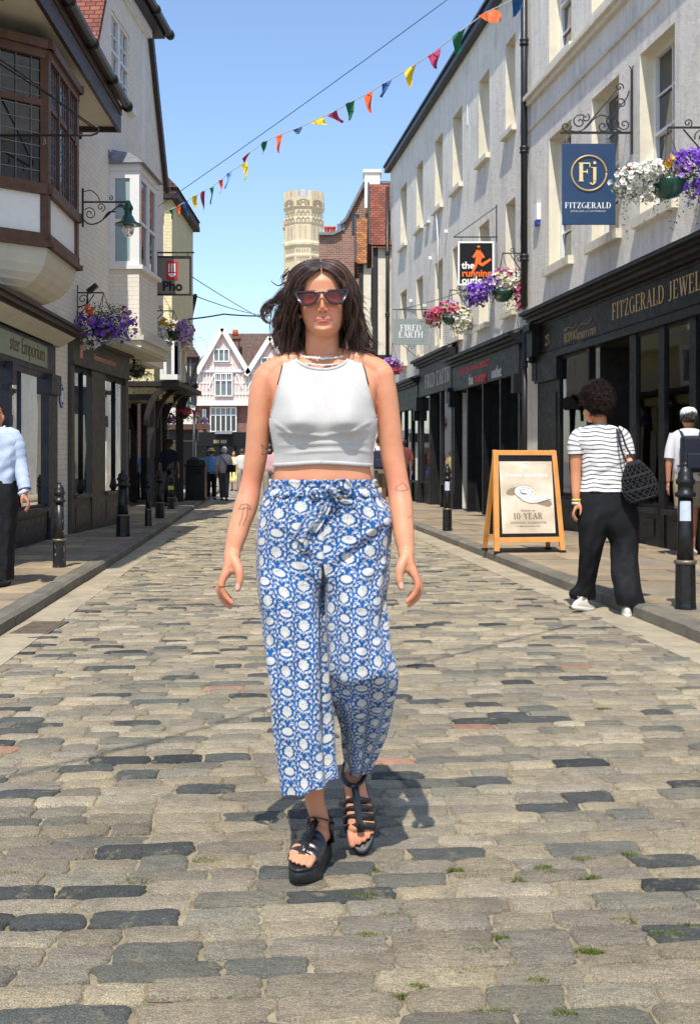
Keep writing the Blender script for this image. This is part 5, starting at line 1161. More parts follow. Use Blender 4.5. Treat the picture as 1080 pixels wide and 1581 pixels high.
# ---- noodle restaurant sign ----
Ys=20.6; ps=thing('hanging_sign','taupe box sign with red bowl logo hanging beyond the box bay','sign',(-3.98,Ys,4.4))
M_TAUPES=mat('taupe_sign',hexc(128,120,106),.5,.05,3,.05,60); M_REDS=mat('red_sign_paint',hexc(196,32,40),.45,.05,5,.03,60)
a,b=P(237,456),P(295,397); mb=MB(); mb.box((a.x,Ys-.06,a.z),(b.x,Ys+.06,b.z)); bd=mb.build('sign_board',M_TAUPES,ps)
mb=MB()
for (x0,z0,x1,z1) in ((a.x-.01,a.z-.01,a.x+.02,b.z+.01),(b.x-.02,a.z-.01,b.x+.01,b.z+.01),(a.x+.02,a.z-.01,b.x-.02,a.z+.02),(a.x+.02,b.z-.02,b.x-.02,b.z+.01)): mb.box((x0,Ys-.075,z0),(x1,Ys-.055,z1))
mb.build('dark_frame',M_IRON,bd)
p=P(258,433);q=P(275,404); mb=MB(); mb.box((p.x,Ys-.07,p.z),(q.x,Ys-.061,q.z)); lg=finish(mb.build('red_panel',M_REDS,bd),.01)
mb=MB()
for i in range(3): x=P(261+4.3*i,0).x; mb.box((x,Ys-.076,P(0,421).z),(x+.026,Ys-.071,P(0,408).z))
mb.prism([Vector((P(266.5,0).x+.07*math.cos(math.pi+t*math.pi/8),Ys-.071,P(0,423).z+.07*math.sin(math.pi+t*math.pi/8))) for t in range(9)],(0,-.005,0)); mb.build('bowl_symbol',M_WHITE,lg)
text_obj('Pho',.24,M_BLACK,bd,Vector((P(267,0).x,Ys-.062,P(0,449).z)),X,Z,.004,bold=.011)
mb=MB(); mb.bar((P(300,0).x,Ys,P(0,390).z),(-3.98,Ys,P(0,390).z),.025)
for px in (243,290): mb.bar(P(px,390),P(px,397),.015)
mb.build('bracket',M_IRON,ps)
# ---- green street lamp on scrolled bracket ----
Ys=17.0; xw2=b2(Ys)[0]; lm=thing('street_lamp','dark green lantern lamp on black scrolled wall bracket by the box bay','street lamp',(xw2,Ys,4.6))
M_LGREEN=mat('dark_green_enamel',hexc(22,78,66),.3,.15,10,.1,60,coat=.3)
mb=MB(); mb.bar((xw2+.01,Ys,P(0,350).z),(xw2+.01,Ys,P(0,291).z),.03); mb.bar((xw2,Ys,P(0,312).z),(P(199,0).x,Ys,P(0,312).z),.024)
for (px,py,r,tn,a0,g) in ((139,330,.10,1.5,-.6,1),(156,320,.07,1.4,1.2,-1),(171,306,.04,1.2,.4,1),(187,318,.04,1.2,2,1)): scroll(mb,P(px,py),r,tn,a0,X,Z,.008,g)
crv([(129,296),(140,294),(150,301),(154,310)],.008); crv([(128,338),(138,346),(152,344),(165,334),(178,322),(190,316)],.011); crv([(160,338),(168,328),(178,327)],.014)
mb.build('bracket',M_IRON,lm)
lx=P(198,0).x; zt_=P(0,318).z
mb=MB(); mb.lathe([(.03,.0),(.05,-.05),(.075,-.09),(.08,-.13),(.06,-.15),(.06,-.22),(.085,-.25),(.1,-.29),(.13,-.33),(.2,-.36),(.205,-.375),(.1,-.36)],(lx,Ys,zt_+.08),20); mb.tube([(lx,Ys,P(0,312).z),(lx,Ys,zt_+.06)],.02,8); mb.build('lamp_hood',M_LGREEN,lm)
k=NT('lamp_glass'); k.set(Roughness=.05); k.b.inputs['Transmission Weight'].default_value=.85; k.b.inputs['Base Color'].default_value=(.9,.9,.88,1); M_LAMPG=k.m
mb=MB(); mb.lathe([(.09,-.37),(.095,-.42),(.09,-.47),(.07,-.52),(.04,-.55),(0.005,-.56)],(lx,Ys,zt_+.08),18); mb.build('glass_bowl',M_LAMPG,lm)
# ---- hanging baskets ----
M_FLOW=vcmat('petals',.6,var=.05); M_LEAF=vcmat('basket_leaves',.55,var=.12)
PUR=[(124,72,190),(140,88,206),(104,58,168),(158,110,214)]; WHT=[(236,234,222),(226,226,208),(244,242,232)]; PNK=[(206,56,110),(222,84,130),(190,40,96)]; YLW=[(240,190,44),(236,170,36)]; ORG=[(232,110,40),(226,90,36)]; LIL=[(190,150,206),(172,120,196),(206,170,216)]; CRM=[(236,228,190),(226,214,160)]; COR=[(224,92,104),(232,120,124)]
def basket(label,c,bowl,blobs,fol,wall=None,rf=.032,bowlc=None,seed=1):
    rr=random.Random(seed); c=Vector(c); t=thing('hanging_basket',label,'flower basket',c,0,'hanging flower baskets on the shops')
    mb=MB(); mb.lathe([(.02,-bowl*.85),(bowl*.5,-bowl*.74),(bowl*.85,-bowl*.4),(bowl,0),(bowl*1.02,.02),(bowl*.9,.02),(bowl*.7,-.02),(.02,-.02)],n=20); mb.build('bowl',M_LGREEN if bowlc is None else bowlc,t,False)
    mb=MB()
    for (dx,dy,dz,rx,ry,rz,n) in fol:
        for _ in range(n):
            d=Vector((rr.gauss(0,1),rr.gauss(0,1),rr.gauss(0,1))).normalized()*(.45+.62*rr.random()); p=Vector((dx+d.x*rx,dy+d.y*ry,dz+d.z*rz))
            a=Vector((rr.gauss(0,1),rr.gauss(0,1),rr.gauss(0,.6)-.2)).normalized(); b=a.cross(Vector((rr.gauss(0,1),rr.gauss(0,1),rr.gauss(0,1)))).normalized(); s_=rr.uniform(.02,.042)
            cc=hexc(*rr.choice([(52,84,34),(70,104,44),(40,66,28),(92,120,56),(60,92,40)]))
            mb.add([p,p+a*s_*.5+b*s_*.28,p+a*s_*1.1,p+a*s_*.5-b*s_*.28],[(0,1,2,3)],cc)
    for _ in range(26):        # trailing stems
        dx,dy,dz,rx,ry,rz,n=rr.choice(fol); a0=rr.random()*6.28; p=Vector((dx+rx*math.cos(a0)*.9,dy+ry*math.sin(a0)*.9,dz-rz*.3)); v=Vector((math.cos(a0)*.02,math.sin(a0)*.01,.012))
        for _k in range(rr.randint(5,13)):
            v=v+Vector((rr.gauss(0,.006),rr.gauss(0,.004),-.007)); p=p+v; cc=hexc(*rr.choice([(70,104,44),(92,120,56),(60,92,40)]))
            for _j in range(2): b=Vector((rr.gauss(0,1),rr.gauss(0,1),rr.gauss(0,1))).normalized()*.022; u2_=v.normalized()*.010; mb.add([p,p+b*.5+u2_,p+b*1.2,p+b*.5-u2_],[(0,1,2,3)],cc)
    tag(mb.build('foliage',M_LEAF,t,False,colors=True),kind='stuff')
    for (dx,dy,dz,rx,ry,rz,n,cols) in blobs:
        mb=MB(); 
        for _ in range(n):
            d=Vector((rr.gauss(0,1),rr.gauss(0,1)-.5,rr.gauss(0,1)+.15)).normalized()*(.62+.58*rr.random()); p=Vector((dx+d.x*rx,dy+d.y*ry,dz+d.z*rz))
            if rr.random()<.10: p=p+Vector((rr.gauss(0,.03),-.01,-rr.uniform(.03,.16)))
            nn=(d+Vector((rr.gauss(0,.35),rr.gauss(0,.35)-.3,rr.gauss(0,.35)))).normalized(); u_=nn.orthogonal().normalized(); v_=nn.cross(u_); s_=rf*rr.uniform(.75,1.2)
            cc=hexc(*rr.choice(cols)); vs=[p-nn*s_*.35]; ph=rr.random()*6
            for i in range(10):
                a=ph+2*math.pi*i/10; q=s_*(1.0 if i%2==0 else .78); vs.append(p+u_*q*math.cos(a)+v_*q*math.sin(a)+nn*(.1*s_*rr.gauss(0,1)))
            b0=len(mb.v); mb.add(vs,[(0,1+i,1+(i+1)%10) for i in range(10)],cc); 
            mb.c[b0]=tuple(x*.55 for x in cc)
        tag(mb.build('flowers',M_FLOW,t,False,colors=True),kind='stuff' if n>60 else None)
    if wall is not None:
        mb=MB(); w_=Vector(wall)-c; h_=w_.z
        mb.bar((w_.x,w_.y,h_-.45),(w_.x,w_.y,h_+.12),.022); mb.bar((w_.x,w_.y,h_),(0,0,h_),.02); sg=1 if w_.x>0 else -1
        scroll(mb,Vector((w_.x*.78,w_.y*.78,h_-.1)),.09,1.4,1,X,Z,.008,sg); scroll(mb,Vector((w_.x*.45,w_.y*.45,h_+.05)),.05,1.3,1,X,Z,.008,-sg); mb.bar((w_.x,w_.y,h_-.4),(w_.x*.35,w_.y*.35,h_-.02),.014); mb.build('bracket',M_IRON,t,False)
        mb=MB()
        for a in (0,2.1,4.2): mb.tube([(0,0,h_),(bowl*math.cos(a),bowl*math.sin(a),.02)],.005,4)
        mb.build('chain',M_IRON,t,False)
    return t
Yb_=12.4; c=at(1030,283,Yb_)
basket('large basket of white petunias with purple and yellow flowers beside the navy sign',c,.21,
 [(-.40,-.05,.0,.24,.22,.17,210,WHT),(-.22,-.14,.09,.24,.18,.12,110,WHT),(-.24,-.1,-.14,.1,.1,.08,14,WHT),(-.02,-.12,.20,.07,.08,.06,10,YLW),(-.12,-.16,.17,.04,.05,.04,4,YLW),(-.40,-.05,.17,.06,.08,.04,7,COR),(.03,0,.24,.06,.1,.05,6,COR),(.24,-.08,.22,.24,.2,.14,150,PUR),(.36,-.1,-.08,.18,.15,.16,70,PUR),(.12,-.16,.13,.12,.08,.08,26,LIL)],
 [(-.35,0,-.02,.26,.22,.2,700),(.0,0,.1,.3,.25,.12,500),(.3,0,.05,.28,.22,.28,700)],(wr(Yb_)-.02,Yb_,at(0,197,Yb_).z),seed=3)
Yb_=19.7; c=at(775,452,Yb_)
basket('basket of purple, cream and bright pink flowers under the running sign',c,.20,
 [(-.46,0,-.03,.2,.2,.2,190,PUR),(-.20,-.05,.12,.22,.2,.14,80,PUR+LIL),(.08,-.02,.2,.32,.22,.17,170,CRM+WHT),(.05,0,.33,.25,.15,.1,60,LIL+COR),(.34,-.06,-.02,.16,.15,.24,110,PNK),(.42,0,.2,.1,.12,.1,30,PNK+WHT)],
 [(-.4,0,0,.26,.2,.24,500),(.05,0,.12,.4,.22,.26,800),(.3,0,-.12,.22,.18,.3,500)],(wr(Yb_)+.0,Yb_,at(0,391,Yb_).z),seed=5,rf=.04)
Yb_=23.8; c=at(694,492,Yb_)
basket('basket of pink and white flowers beside the grey hanging sign',c,.17,
 [(-.36,0,.05,.18,.18,.2,90,PNK+COR),(.0,0,.2,.3,.2,.14,120,COR+PNK+CRM),(-.02,0,.28,.26,.15,.1,36,LIL),(.28,-.05,-.05,.26,.18,.26,200,WHT+CRM)],
 [(-.3,0,0,.28,.2,.2,500),(.1,0,.1,.4,.22,.2,600),(.25,0,-.15,.2,.16,.22,300)],(wr(Yb_),Yb_,at(0,448,Yb_).z),seed=8,rf=.042)
Yb_=30.; c=at(606,566,Yb_)
basket('small purple and pink flower basket seen over the walking woman\'s shoulder',c,.15,[(-.05,0,.08,.24,.2,.14,120,PUR+LIL),(.06,0,-.06,.2,.18,.18,90,PNK)],[(0,0,0,.26,.22,.26,500)],(wr(Yb_)+.1,Yb_,at(0,530,Yb_).z),seed=9,rf=.045,bowlc=M_BROWN)
Yb_=16.75; c=at(160,507,Yb_)
basket('basket of purple petunias with orange and white flowers above the noodle shop',c,.19,
 [(-.22,-.05,.0,.24,.2,.2,90,PUR),(.08,-.12,-.02,.3,.2,.2,90,PUR),(.38,0,.05,.12,.15,.2,55,PUR+LIL),(-.16,-.15,.22,.1,.1,.09,14,ORG),(-.16,-.14,-.22,.14,.1,.12,34,WHT),(.34,0,.28,.08,.1,.08,8,PNK)],
 [(-.1,0,.0,.42,.26,.28,1300),(.2,0,.1,.3,.22,.26,700),(0,0,.28,.35,.2,.12,260)],(b2(Yb_)[0]+.0,Yb_,at(0,452,Yb_).z),seed=12,rf=.036,bowlc=M_IRON)
Yb_=21.2; c=at(268,514,Yb_)
basket('basket of white and lilac flowers with yellow blooms under the taupe sign',c,.18,[(-.24,-.05,-.04,.22,.2,.22,110,WHT),(-.14,-.05,.19,.2,.15,.09,22,YLW),(.22,0,.02,.17,.18,.22,120,LIL)],[(-.1,0,.05,.36,.22,.22,700),(.2,0,0,.2,.2,.22,300)],(-3.93,Yb_,at(0,480,Yb_).z),seed=14,rf=.045,bowlc=M_IRON)
Yb_=20.4; c=at(211,573,Yb_)
basket('shaded dark leafy basket under the box bay soffit',c,.15,[(0,0,0,.2,.18,.14,16,LIL)],[(-.02,0,0,.26,.22,.16,900)],(-4.0,Yb_,at(0,545,Yb_).z),seed=16,bowlc=M_IRON)
Yb_=29.; c=at(283,640,Yb_)
basket('dim red and purple basket by the curved jetty brackets',c,.15,[(.1,0,.05,.34,.18,.12,50,PNK+ORG),(-.3,0,-.1,.12,.18,.14,50,PUR)],[(0,0,0,.4,.22,.2,700)],None,seed=18,bowlc=M_IRON,rf=.045)
Yb_=52.; c=at(299,651,Yb_)
basket('distant basket of yellow and white flowers on the far lamp post',c,.25,[(0,0,.05,.45,.3,.3,60,CRM+WHT+YLW),(.5,0,-.05,.2,.2,.25,40,LIL)],[(.1,0,0,.6,.4,.4,400)],None,seed=21,rf=.08,bowlc=M_IRON)
lp=thing('lamp_post','tall dark lamp post at the far end of the left pavement','lamp post',ground(300,760)); Ylp=lp.location.y
mb=MB(); xx=lp.location.x; mb.tube([(xx,Ylp,0),(xx,Ylp,at(0,640,Ylp).z)],.06,8); mb.tube([(xx,Ylp,at(0,640,Ylp).z),(xx+.1,Ylp,at(0,628,Ylp).z),(xx-.15,Ylp,at(0,620,Ylp).z),(xx-.3,Ylp,at(0,628,Ylp).z)],.04,6); mb.build('post',M_IRON,lp)
mb=MB(); mb.lathe([(.05,.3),(.14,.1),(.16,0),(.02,-.1)],(xx-.3,Ylp,at(0,632,Ylp).z),10); mb.build('lantern',M_LGREEN,lp)
# ---- bunting ----
bn=thing('bunting_string','string of coloured pennant flags slung across the street','bunting',(0,20,7))
BC={'y':(236,204,40),'r':(176,48,92),'g':(28,112,72),'o':(238,98,40),'b':(44,92,150),'lb':(96,150,214),'n':(46,76,116)}
bm={k_:mat('bunting_'+k_,hexc(*c_),.7,.06,12,.1,60) for k_,c_ in BC.items()}
for m_,n_ in zip(bm.values(),('yellow','magenta','green','orange','blue','light_blue','slate')): m_.name=n_+'_bunting_cloth'
# (px,py on the string, colour, dx,dy of the tip, width px)
fl=[(800,-4,'b',-6,28,22),(750,19,'o',22,20,26),(708,50,'g',-5,32,20),(670,80,'r',4,24,20),(634,104,'y',-4,28,18),(597,126,'b',-6,24,16),(568,144,'o',4,30,14),(540,158,'g',0,28,14),(512,174,'r',14,12,14),(487,185,'y',18,8,16),(459,198,'n',3,12,14),(431,208,'o',0,28,11),(408,219,'g',-3,20,10),(383,237,'r',-8,13,12),(377,252,'y',3,28,9),(354,266,'lb',-4,26,8),(341,278,'o',0,22,6),(327,289,'g',0,26,6),(313,296,'r',-1,30,7),(300,303,'y',1,27,8),(287,311,'b',1,26,6),(275,318,'o',2,18,6),(264,323,'g',3,14,6),(252,331,'r',-2,16,4),(241,338,'y',0,16,5)]
def bY(px): return 13.0+(800-px)/560*12.0
sp_=[at(840,-34,bY(840))]+[at(f[0],f[1],bY(f[0])) for f in fl]+[at(228,344,bY(228))]
M_STR=mat('white_cord',hexc(225,225,225),.7,.05,10,0)
mb=MB(); mb.tube(sp_,.008,5); mb.build('cord',M_STR,bn)
rr=random.Random(2)
for (px,py,c_,dx,dy,w_) in fl:
    Y=bY(px); s_=Y/FPX; a=at(px-w_*.5,py+w_*.28,Y); b=at(px+w_*.5,py-w_*.28,Y); tip=at(px+dx,py+dy,Y)+Vector((0,rr.uniform(-.1,.1),0))
    mb=MB(); N=7; M=4; vs=[]; mb.smooth=True
    ph=rr.random()*6
    for i in range(N+1):
        t=i/N; ww=1-.72*t if w_>12 else 1-.85*t
        cc=(a+b)/2*(1-t)+tip*t; 
        for j in range(M+1):
            u=j/M-.5; p=cc+(b-a)*u*ww; p=p+Vector((math.sin(t*4+ph)*.018*t*2, math.sin(t*5+u*3+ph)*.05, 0)); vs.append(p)
    mb.add(vs,[(i*(M+1)+j,i*(M+1)+j+1,(i+1)*(M+1)+j+1,(i+1)*(M+1)+j) for i in range(N) for j in range(M)]); mb.build('flag',bm[c_],bn)
# a second string hangs above the camera; only its shadow reaches the photograph
b2n=thing('bunting_string','second string of pennant flags overhead whose shadow crosses the near setts','bunting',(-.5,2.3,4.4))
mb=MB(); sp2=[Vector((a_-.38,b_-2.47,4.5)) for a_,b_ in ((-1.9,3.3),(-.70,4.75),(.22,6.15),(.9,7.0),(1.75,8.1))]; sp2=[a_.lerp(b_,t/6) for a_,b_ in zip(sp2,sp2[1:]) for t in range(6)]; mb.tube(sp2,.012,5); mb.build('cord',M_STR,b2n)
for i,j in enumerate((2,5,13,16,19,22)):
    p=sp2[j]; mb=MB(); e=Vector((.13,.08,0)); mb.smooth=True; mb.add([p-e,p+e,p+e*.7+Vector((.02,.10,-.16)),p-e*.1+Vector((.05,.16,-.34)),p-e*.8+Vector((0,.1,-.14))],[(0,1,2,3,4)]); mb.build('flag',list(bm.values())[i],b2n)
# ---- overhead wires ----
def wire(pts,label,r=.008,name='overhead_wire'):
    mb=MB(); P_=[Vector(p) for p in pts]; out=[]
    for a,b in zip(P_,P_[1:]):
        for i in range(8): t=i/8; out.append(a.lerp(b,t)-Vector((0,0,.012*(a-b).length*4*t*(1-t)*.4)))
    out.append(P_[-1]); mb.tube(out,r,5); tag(mb.build(name,M_IRON),label,'wire')
wire([at(700,-8,16),at(235,325,21)],'thin grey support wire running above the bunting',.006)
wire([at(285,420,24),at(440,510,38)],'dark wire crossing diagonally behind the woman from the taupe sign',.010)
wire([at(296,455,24),at(420,488,45)],'dark wire sloping down from below the taupe sign to the far end',.012)
wire([at(290,493,28),at(345,485,30),at(408,488,33)],'thick black cable with a coupling near the far gables',.022)
wire([at(845,395,18.9),at(770,430,21),at(604,480,34)],'sagging dark cable along the grey terrace wall',.009)
br=thing('tie_bracket','black iron tie rod bracket under the eaves of the oriel house','bracket',T1(13.2,.0,4.9)); mb=MB()
q=lambda px,py: at(px,py,12.0); mb.tube([q(-20,209),q(140,209),q(150,206),q(153,200),q(150,196),q(144,195)],.012,6); mb.tube([q(-10,85),q(30,112),q(146,196)],.007,5); mb.tube([q(-10,92),q(80,150),q(144,198)],.007,5); mb.build('rod',M_IRON,br)
for px in (68,118): mb=MB(); mb.tube([q(px,210),q(px+1,216),q(px-1,224),q(px+3,222),q(px+2,214)],.006,5); mb.build('hook',M_LEAD,br)
fl_=thing('floodlight','small black floodlight above the purple basket','floodlight',at(148,445,16.8)); mb=MB(); p=at(148,445,16.8); mb.bar(p+Vector((-.12,0,-.06)),p+Vector((.02,0,.05)),.09,.07); mb.build('housing',M_IRON,fl_); mb=MB(); mb.tube([p+Vector((-.12,0,-.06)),p+Vector((-.14,0,-.25)),p+Vector((-.3,0.0,-.3))],.012,6); mb.build('arm',M_IRON,fl_)
al=thing('alarm_box','white and blue alarm box on the pale wall beside the navy sign','alarm box',TR(19.0,.05,4.9)); mb=MB(TR); z0=1.17+(713-342)/1700*18.9; mb.box((18.75,.0,z0),(18.95,.07,z0+.28)); finish(mb.build('body',M_WHITE,al),.01); mb=MB(TR); mb.box((18.77,.0,z0-.08),(18.93,.055,z0-.003)); mb.build('base',M_BLUE,al)
# ================= PEOPLE: tools =================
M_SKIN=vcmat('skin',.48,bump=.10,bscale=300,bdist=.0012,sss=.08,spec=.4,var=.03)
M_HAIRD=vcmat('dark_hair',.38,spec=.5,var=.1)
def fuse(mb,name,parent,mat_,voxel=.004,smooth=4,colf=None,rootfix=True,loc0=None):
    """melt overlapping closed shapes into one continuous surface"""
    me=bpy.data.meshes.new('tmp'); me.from_pydata([tuple(p) for p in mb.v],[],mb.f); me.update()
    o=bpy.data.objects.new('tmp',me); S.collection.objects.link(o)
    r=o.modifiers.new('r','REMESH'); r.mode='VOXEL'; r.voxel_size=voxel; r.use_smooth_shade=True
    if smooth: sm_=o.modifiers.new('s','SMOOTH'); sm_.iterations=smooth; sm_.factor=.5
    dg=bpy.context.evaluated_depsgraph_get(); dg.update(); me2=bpy.data.meshes.new_from_object(o.evaluated_get(dg)); bpy.data.objects.remove(o); bpy.data.meshes.remove(me)
    me2.name=name; n=len(me2.vertices); co=np.empty(n*3); me2.vertices.foreach_get('co',co); co=co.reshape(-1,3)
    if colf is not None:
        a=me2.color_attributes.new('Col','FLOAT_COLOR','POINT'); c=np.ones((n,4)); c[:,:3]=colf(co); a.data.foreach_set('color',c.ravel())
    org=np.array(parent.location) if parent is not None else np.zeros(3)
    if loc0 is None: co=co-org
    me2.vertices.foreach_set('co',co.ravel()); me2.materials.clear(); me2.materials.append(mat_); me2.polygons.foreach_set('use_smooth',[True]*len(me2.polygons)); me2.update()
    ob=bpy.data.objects.new(name,me2); S.collection.objects.link(ob)
    if parent is not None: ob.parent=parent
    return ob
def gridmesh(V,closed_u,name,mat_,parent,cols=None,thick=0,world=True,smooth=True):
    """V: array rows x cols x 3"""
    R,C=V.shape[:2]; org=np.array(parent.location) if (parent is not None and world) else np.zeros(3)
    p=parent.parent if parent is not None else None
    while p is not None and world: org=org+np.array(p.location); p=p.parent
    idx=np.arange(R*C).reshape(R,C)
    a=idx[:-1,:-1] if not closed_u else idx[:-1,:]; nx=np.roll(idx,-1,1)
    b=nx[:-1,:-1] if not closed_u else nx[:-1,:]; d=idx[1:,:-1] if not closed_u else idx[1:,:]; c=nx[1:,:-1] if not closed_u else nx[1:,:]
    F_=np.stack([a,b,c,d],-1).reshape(-1,4)
    me=bpy.data.meshes.new(name); me.vertices.add(R*C); me.vertices.foreach_set('co',(V.reshape(-1,3)-org).ravel())
    me.loops.add(len(F_)*4); me.loops.foreach_set('vertex_index',F_.ravel()); me.polygons.add(len(F_)); me.polygons.foreach_set('loop_start',np.arange(0,len(F_)*4,4)); me.polygons.foreach_set('loop_total',np.full(len(F_),4))
    me.polygons.foreach_set('use_smooth',np.full(len(F_),smooth)); me.update(calc_edges=True); me.validate()
    if cols is not None:
        at_=me.color_attributes.new('Col','FLOAT_COLOR','POINT'); c4=np.ones((R*C,4)); c4[:,:3]=cols.reshape(-1,3); at_.data.foreach_set('color',c4.ravel())
    me.materials.append(mat_); o=bpy.data.objects.new(name,me); S.collection.objects.link(o)
    if parent is not None: o.parent=parent
    if thick: m_=o.modifiers.new('Solidify','SOLIDIFY'); m_.thickness=thick; m_.offset=-1
    return o
def spl(t,xs,ys):
    """smooth interpolation through table points (monotone-ish cubic)"""
    xs=np.array(xs,float); ys=np.array(ys,float); t=np.asarray(t,float); o=np.argsort(xs); xs=xs[o]; ys=ys[o]
    m=np.gradient(ys,xs); i=np.clip(np.searchsorted(xs,t)-1,0,len(xs)-2); h=xs[i+1]-xs[i]; s_=np.clip((t-xs[i])/h,0,1)
    return (2*s_**3-3*s_**2+1)*ys[i]+(s_**3-2*s_**2+s_)*h*m[i]+(-2*s_**3+3*s_**2)*ys[i+1]+(s_**3-s_**2)*h*m[i+1]
def smpath(P_,n=6):
    P_=[Vector(p) for p in P_]; out=[]
    for i in range(len(P_)-1):
        p0=P_[max(i-1,0)];p1=P_[i];p2=P_[i+1];p3=P_[min(i+2,len(P_)-1)]
        for k_ in range(n):
            t=k_/n; out.append(.5*((2*p1)+(-p0+p2)*t+(2*p0-5*p1+4*p2-p3)*t*t+(-p0+3*p1-3*p2+p3)*t**3))
    out.append(P_[-1]); return out
def limb(mb,P_,R_,n=16,k=5):
    """smooth tapering closed limb with rounded ends"""
    pts=smpath(P_,k); rr=[]
    for i in range(len(P_)-1):
        for j in range(k): t=j/k; t=t*t*(3-2*t); a,b=R_[i],R_[i+1]; a=a if hasattr(a,'__len__') else (a,a); b=b if hasattr(b,'__len__') else (b,b); rr.append((a[0]*(1-t)+b[0]*t,a[1]*(1-t)+b[1]*t))
    l_=R_[-1]; rr.append(l_ if hasattr(l_,'__len__') else (l_,l_))
    f0,f1=rr[0],rr[-1]; d0=(pts[0]-pts[1]).normalized(); d1=(pts[-1]-pts[-2]).normalized()
    pre=[(pts[0]+d0*min(f0)*q,(f0[0]*w_,f0[1]*w_)) for q,w_ in ((.95,.3),(.7,.7),(.35,.93))]; post=[(pts[-1]+d1*min(f1)*q,(f1[0]*w_,f1[1]*w_)) for q,w_ in ((.35,.93),(.7,.7),(.95,.3))]
    mb.tube([p for p,_ in pre]+pts+[p for p,_ in post],[r for _,r in pre]+rr+[r for _,r in post],n)
# ================= THE WALKING WOMAN =================
YW=3.20
def Wp(px,py,Y=YW): return at(px,py,Y)
def zW(py,Y=YW): return HC+(HZ-(np.array(py,float) if isinstance(py,list) else py))/FPX*Y
def mW(p,Y=YW): return p/FPX*Y
wo_=thing('person','woman in white cropped tank top and blue floral trousers walking towards the camera','person',(-.075,3.2,0))
cxT=Wp(499,0).x
# torso table: py, half width px, depth radius, centre px, centre depth
TT=np.array([(548,27,.054,497,3.215),(553,34,.057,497,3.22),(558,50,.060,497,3.222),(564,68,.062,498,3.222),(574,84,.068,499,3.222),(590,88,.080,499,3.218),(610,84,.092,499,3.215),(630,80,.100,499,3.212),(655,80,.106,499,3.208),(680,76,.100,499,3.205),(700,73,.096,499,3.205),(722,74,.093,498,3.205),(742,77,.095,498,3.205),(770,80,.092,499,3.21),(800,84,.094,500,3.21),(840,84,.092,500,3.21),(870,80,.085,500,3.21),(895,66,.07,500,3.21)])
ZT=zW(TT[:,0])
def tor(z): return spl(z,ZT,mW(TT[:,1])),spl(z,ZT,TT[:,2]),spl(z,ZT,(TT[:,3]-540)/FPX*YW),spl(z,ZT,TT[:,4])
PE=2.35
def bust(x,z):
    b=0
    for sx in (-1,1): b=b+.040*np.exp(-((x-sx*.070)/.052)**2-np.where(z>zW(652),((z-zW(652))/.075)**2,((z-zW(652))/.036)**2))
    return b
def front(x,z,off=0.):
    hw,ry,cx,cy=tor(z); hw=hw+off; q=np.clip(1-np.abs((x-cx)/hw)**PE,0,1)**(1/PE); return cy-(ry+off)*q-bust(x-cx,z)*q
def back(x,z,off=0.):
    hw,ry,cx,cy=tor(z); hw=hw+off; q=np.clip(1-np.abs((x-cx)/hw)**PE,0,1)**(1/PE); return cy+(ry*.92+off)*q
bm_=MB()
zz=np.linspace(zW(895),zW(549),70); n=56; vs=[]
for z in zz:
    hw,ry,cx,cy=[float(a) for a in tor(z)]
    for k_ in range(n):
        a=2*math.pi*k_/n; c,s_=math.cos(a),math.sin(a); q=(abs(c)**PE+abs(s_)**PE)**(-1/PE); x=cx+hw*q*c
        y=float(front(x,z)) if s_<0 else float(back(x,z)); vs.append((x,y,z))
fs=[(i*n+k_,i*n+(k_+1)%n,(i+1)*n+(k_+1)%n,(i+1)*n+k_) for i in range(len(zz)-1) for k_ in range(n)]+[tuple(range(n))[::-1],tuple(range((len(zz)-1)*n,len(zz)*n))]
bm_.add(vs,fs)
# neck and shoulders
limb(bm_,[Wp(498,575,3.225),Wp(497,548,3.22),Wp(497,528,3.212),Wp(497,500,3.21)],[(.066,.058),(.0515,.053),(.0495,.052),(.05,.055)],24)
for sx,pts in ((-1,[(470,556),(440,562),(416,578)]),(1,[(525,554),(556,559),(584,575)])): limb(bm_,[Wp(*p,3.225) for p in pts],[(.033,.032),(.037,.034),(.040,.039)],20)
for (cxp,sx) in ((470,-1),(526,1)): limb(bm_,[Wp(cxp+sx*-16,566,3.172),Wp(cxp+sx*8,563,3.176),Wp(cxp+sx*34,560,3.195)],[.009,.008,.008],10)   # collar bones
# arms
AL=[((413,584),3.225,(.042,.044)),((405,606),3.225,(.0385,.044)),((399.5,650),3.225,(.0345,.040)),((395.5,700),3.23,(.0335,.037)),((388,745),3.235,(.0305,.034)),((380,780),3.215,(.0345,.034)),((367.5,820),3.19,(.0300,.028)),((359,852),3.17,(.0235,.021)),((357,866),3.162,(.022,.026))]
AR=[((586,580),3.225,(.042,.044)),((592,604),3.225,(.0385,.044)),((600,650),3.225,(.0345,.040)),((605,700),3.225,(.0345,.037)),((613.5,745),3.215,(.0325,.034)),((618.5,780),3.19,(.0345,.034)),((622.5,820),3.155,(.0300,.028)),((626.5,852),3.13,(.0235,.021)),((628,866),3.12,(.022,.026))]
for A_ in (AL,AR):
    P_=[Wp(q[0][0],q[0][1],q[1]) for q in A_]; limb(bm_,P_,[q[2] for q in A_],24,5)
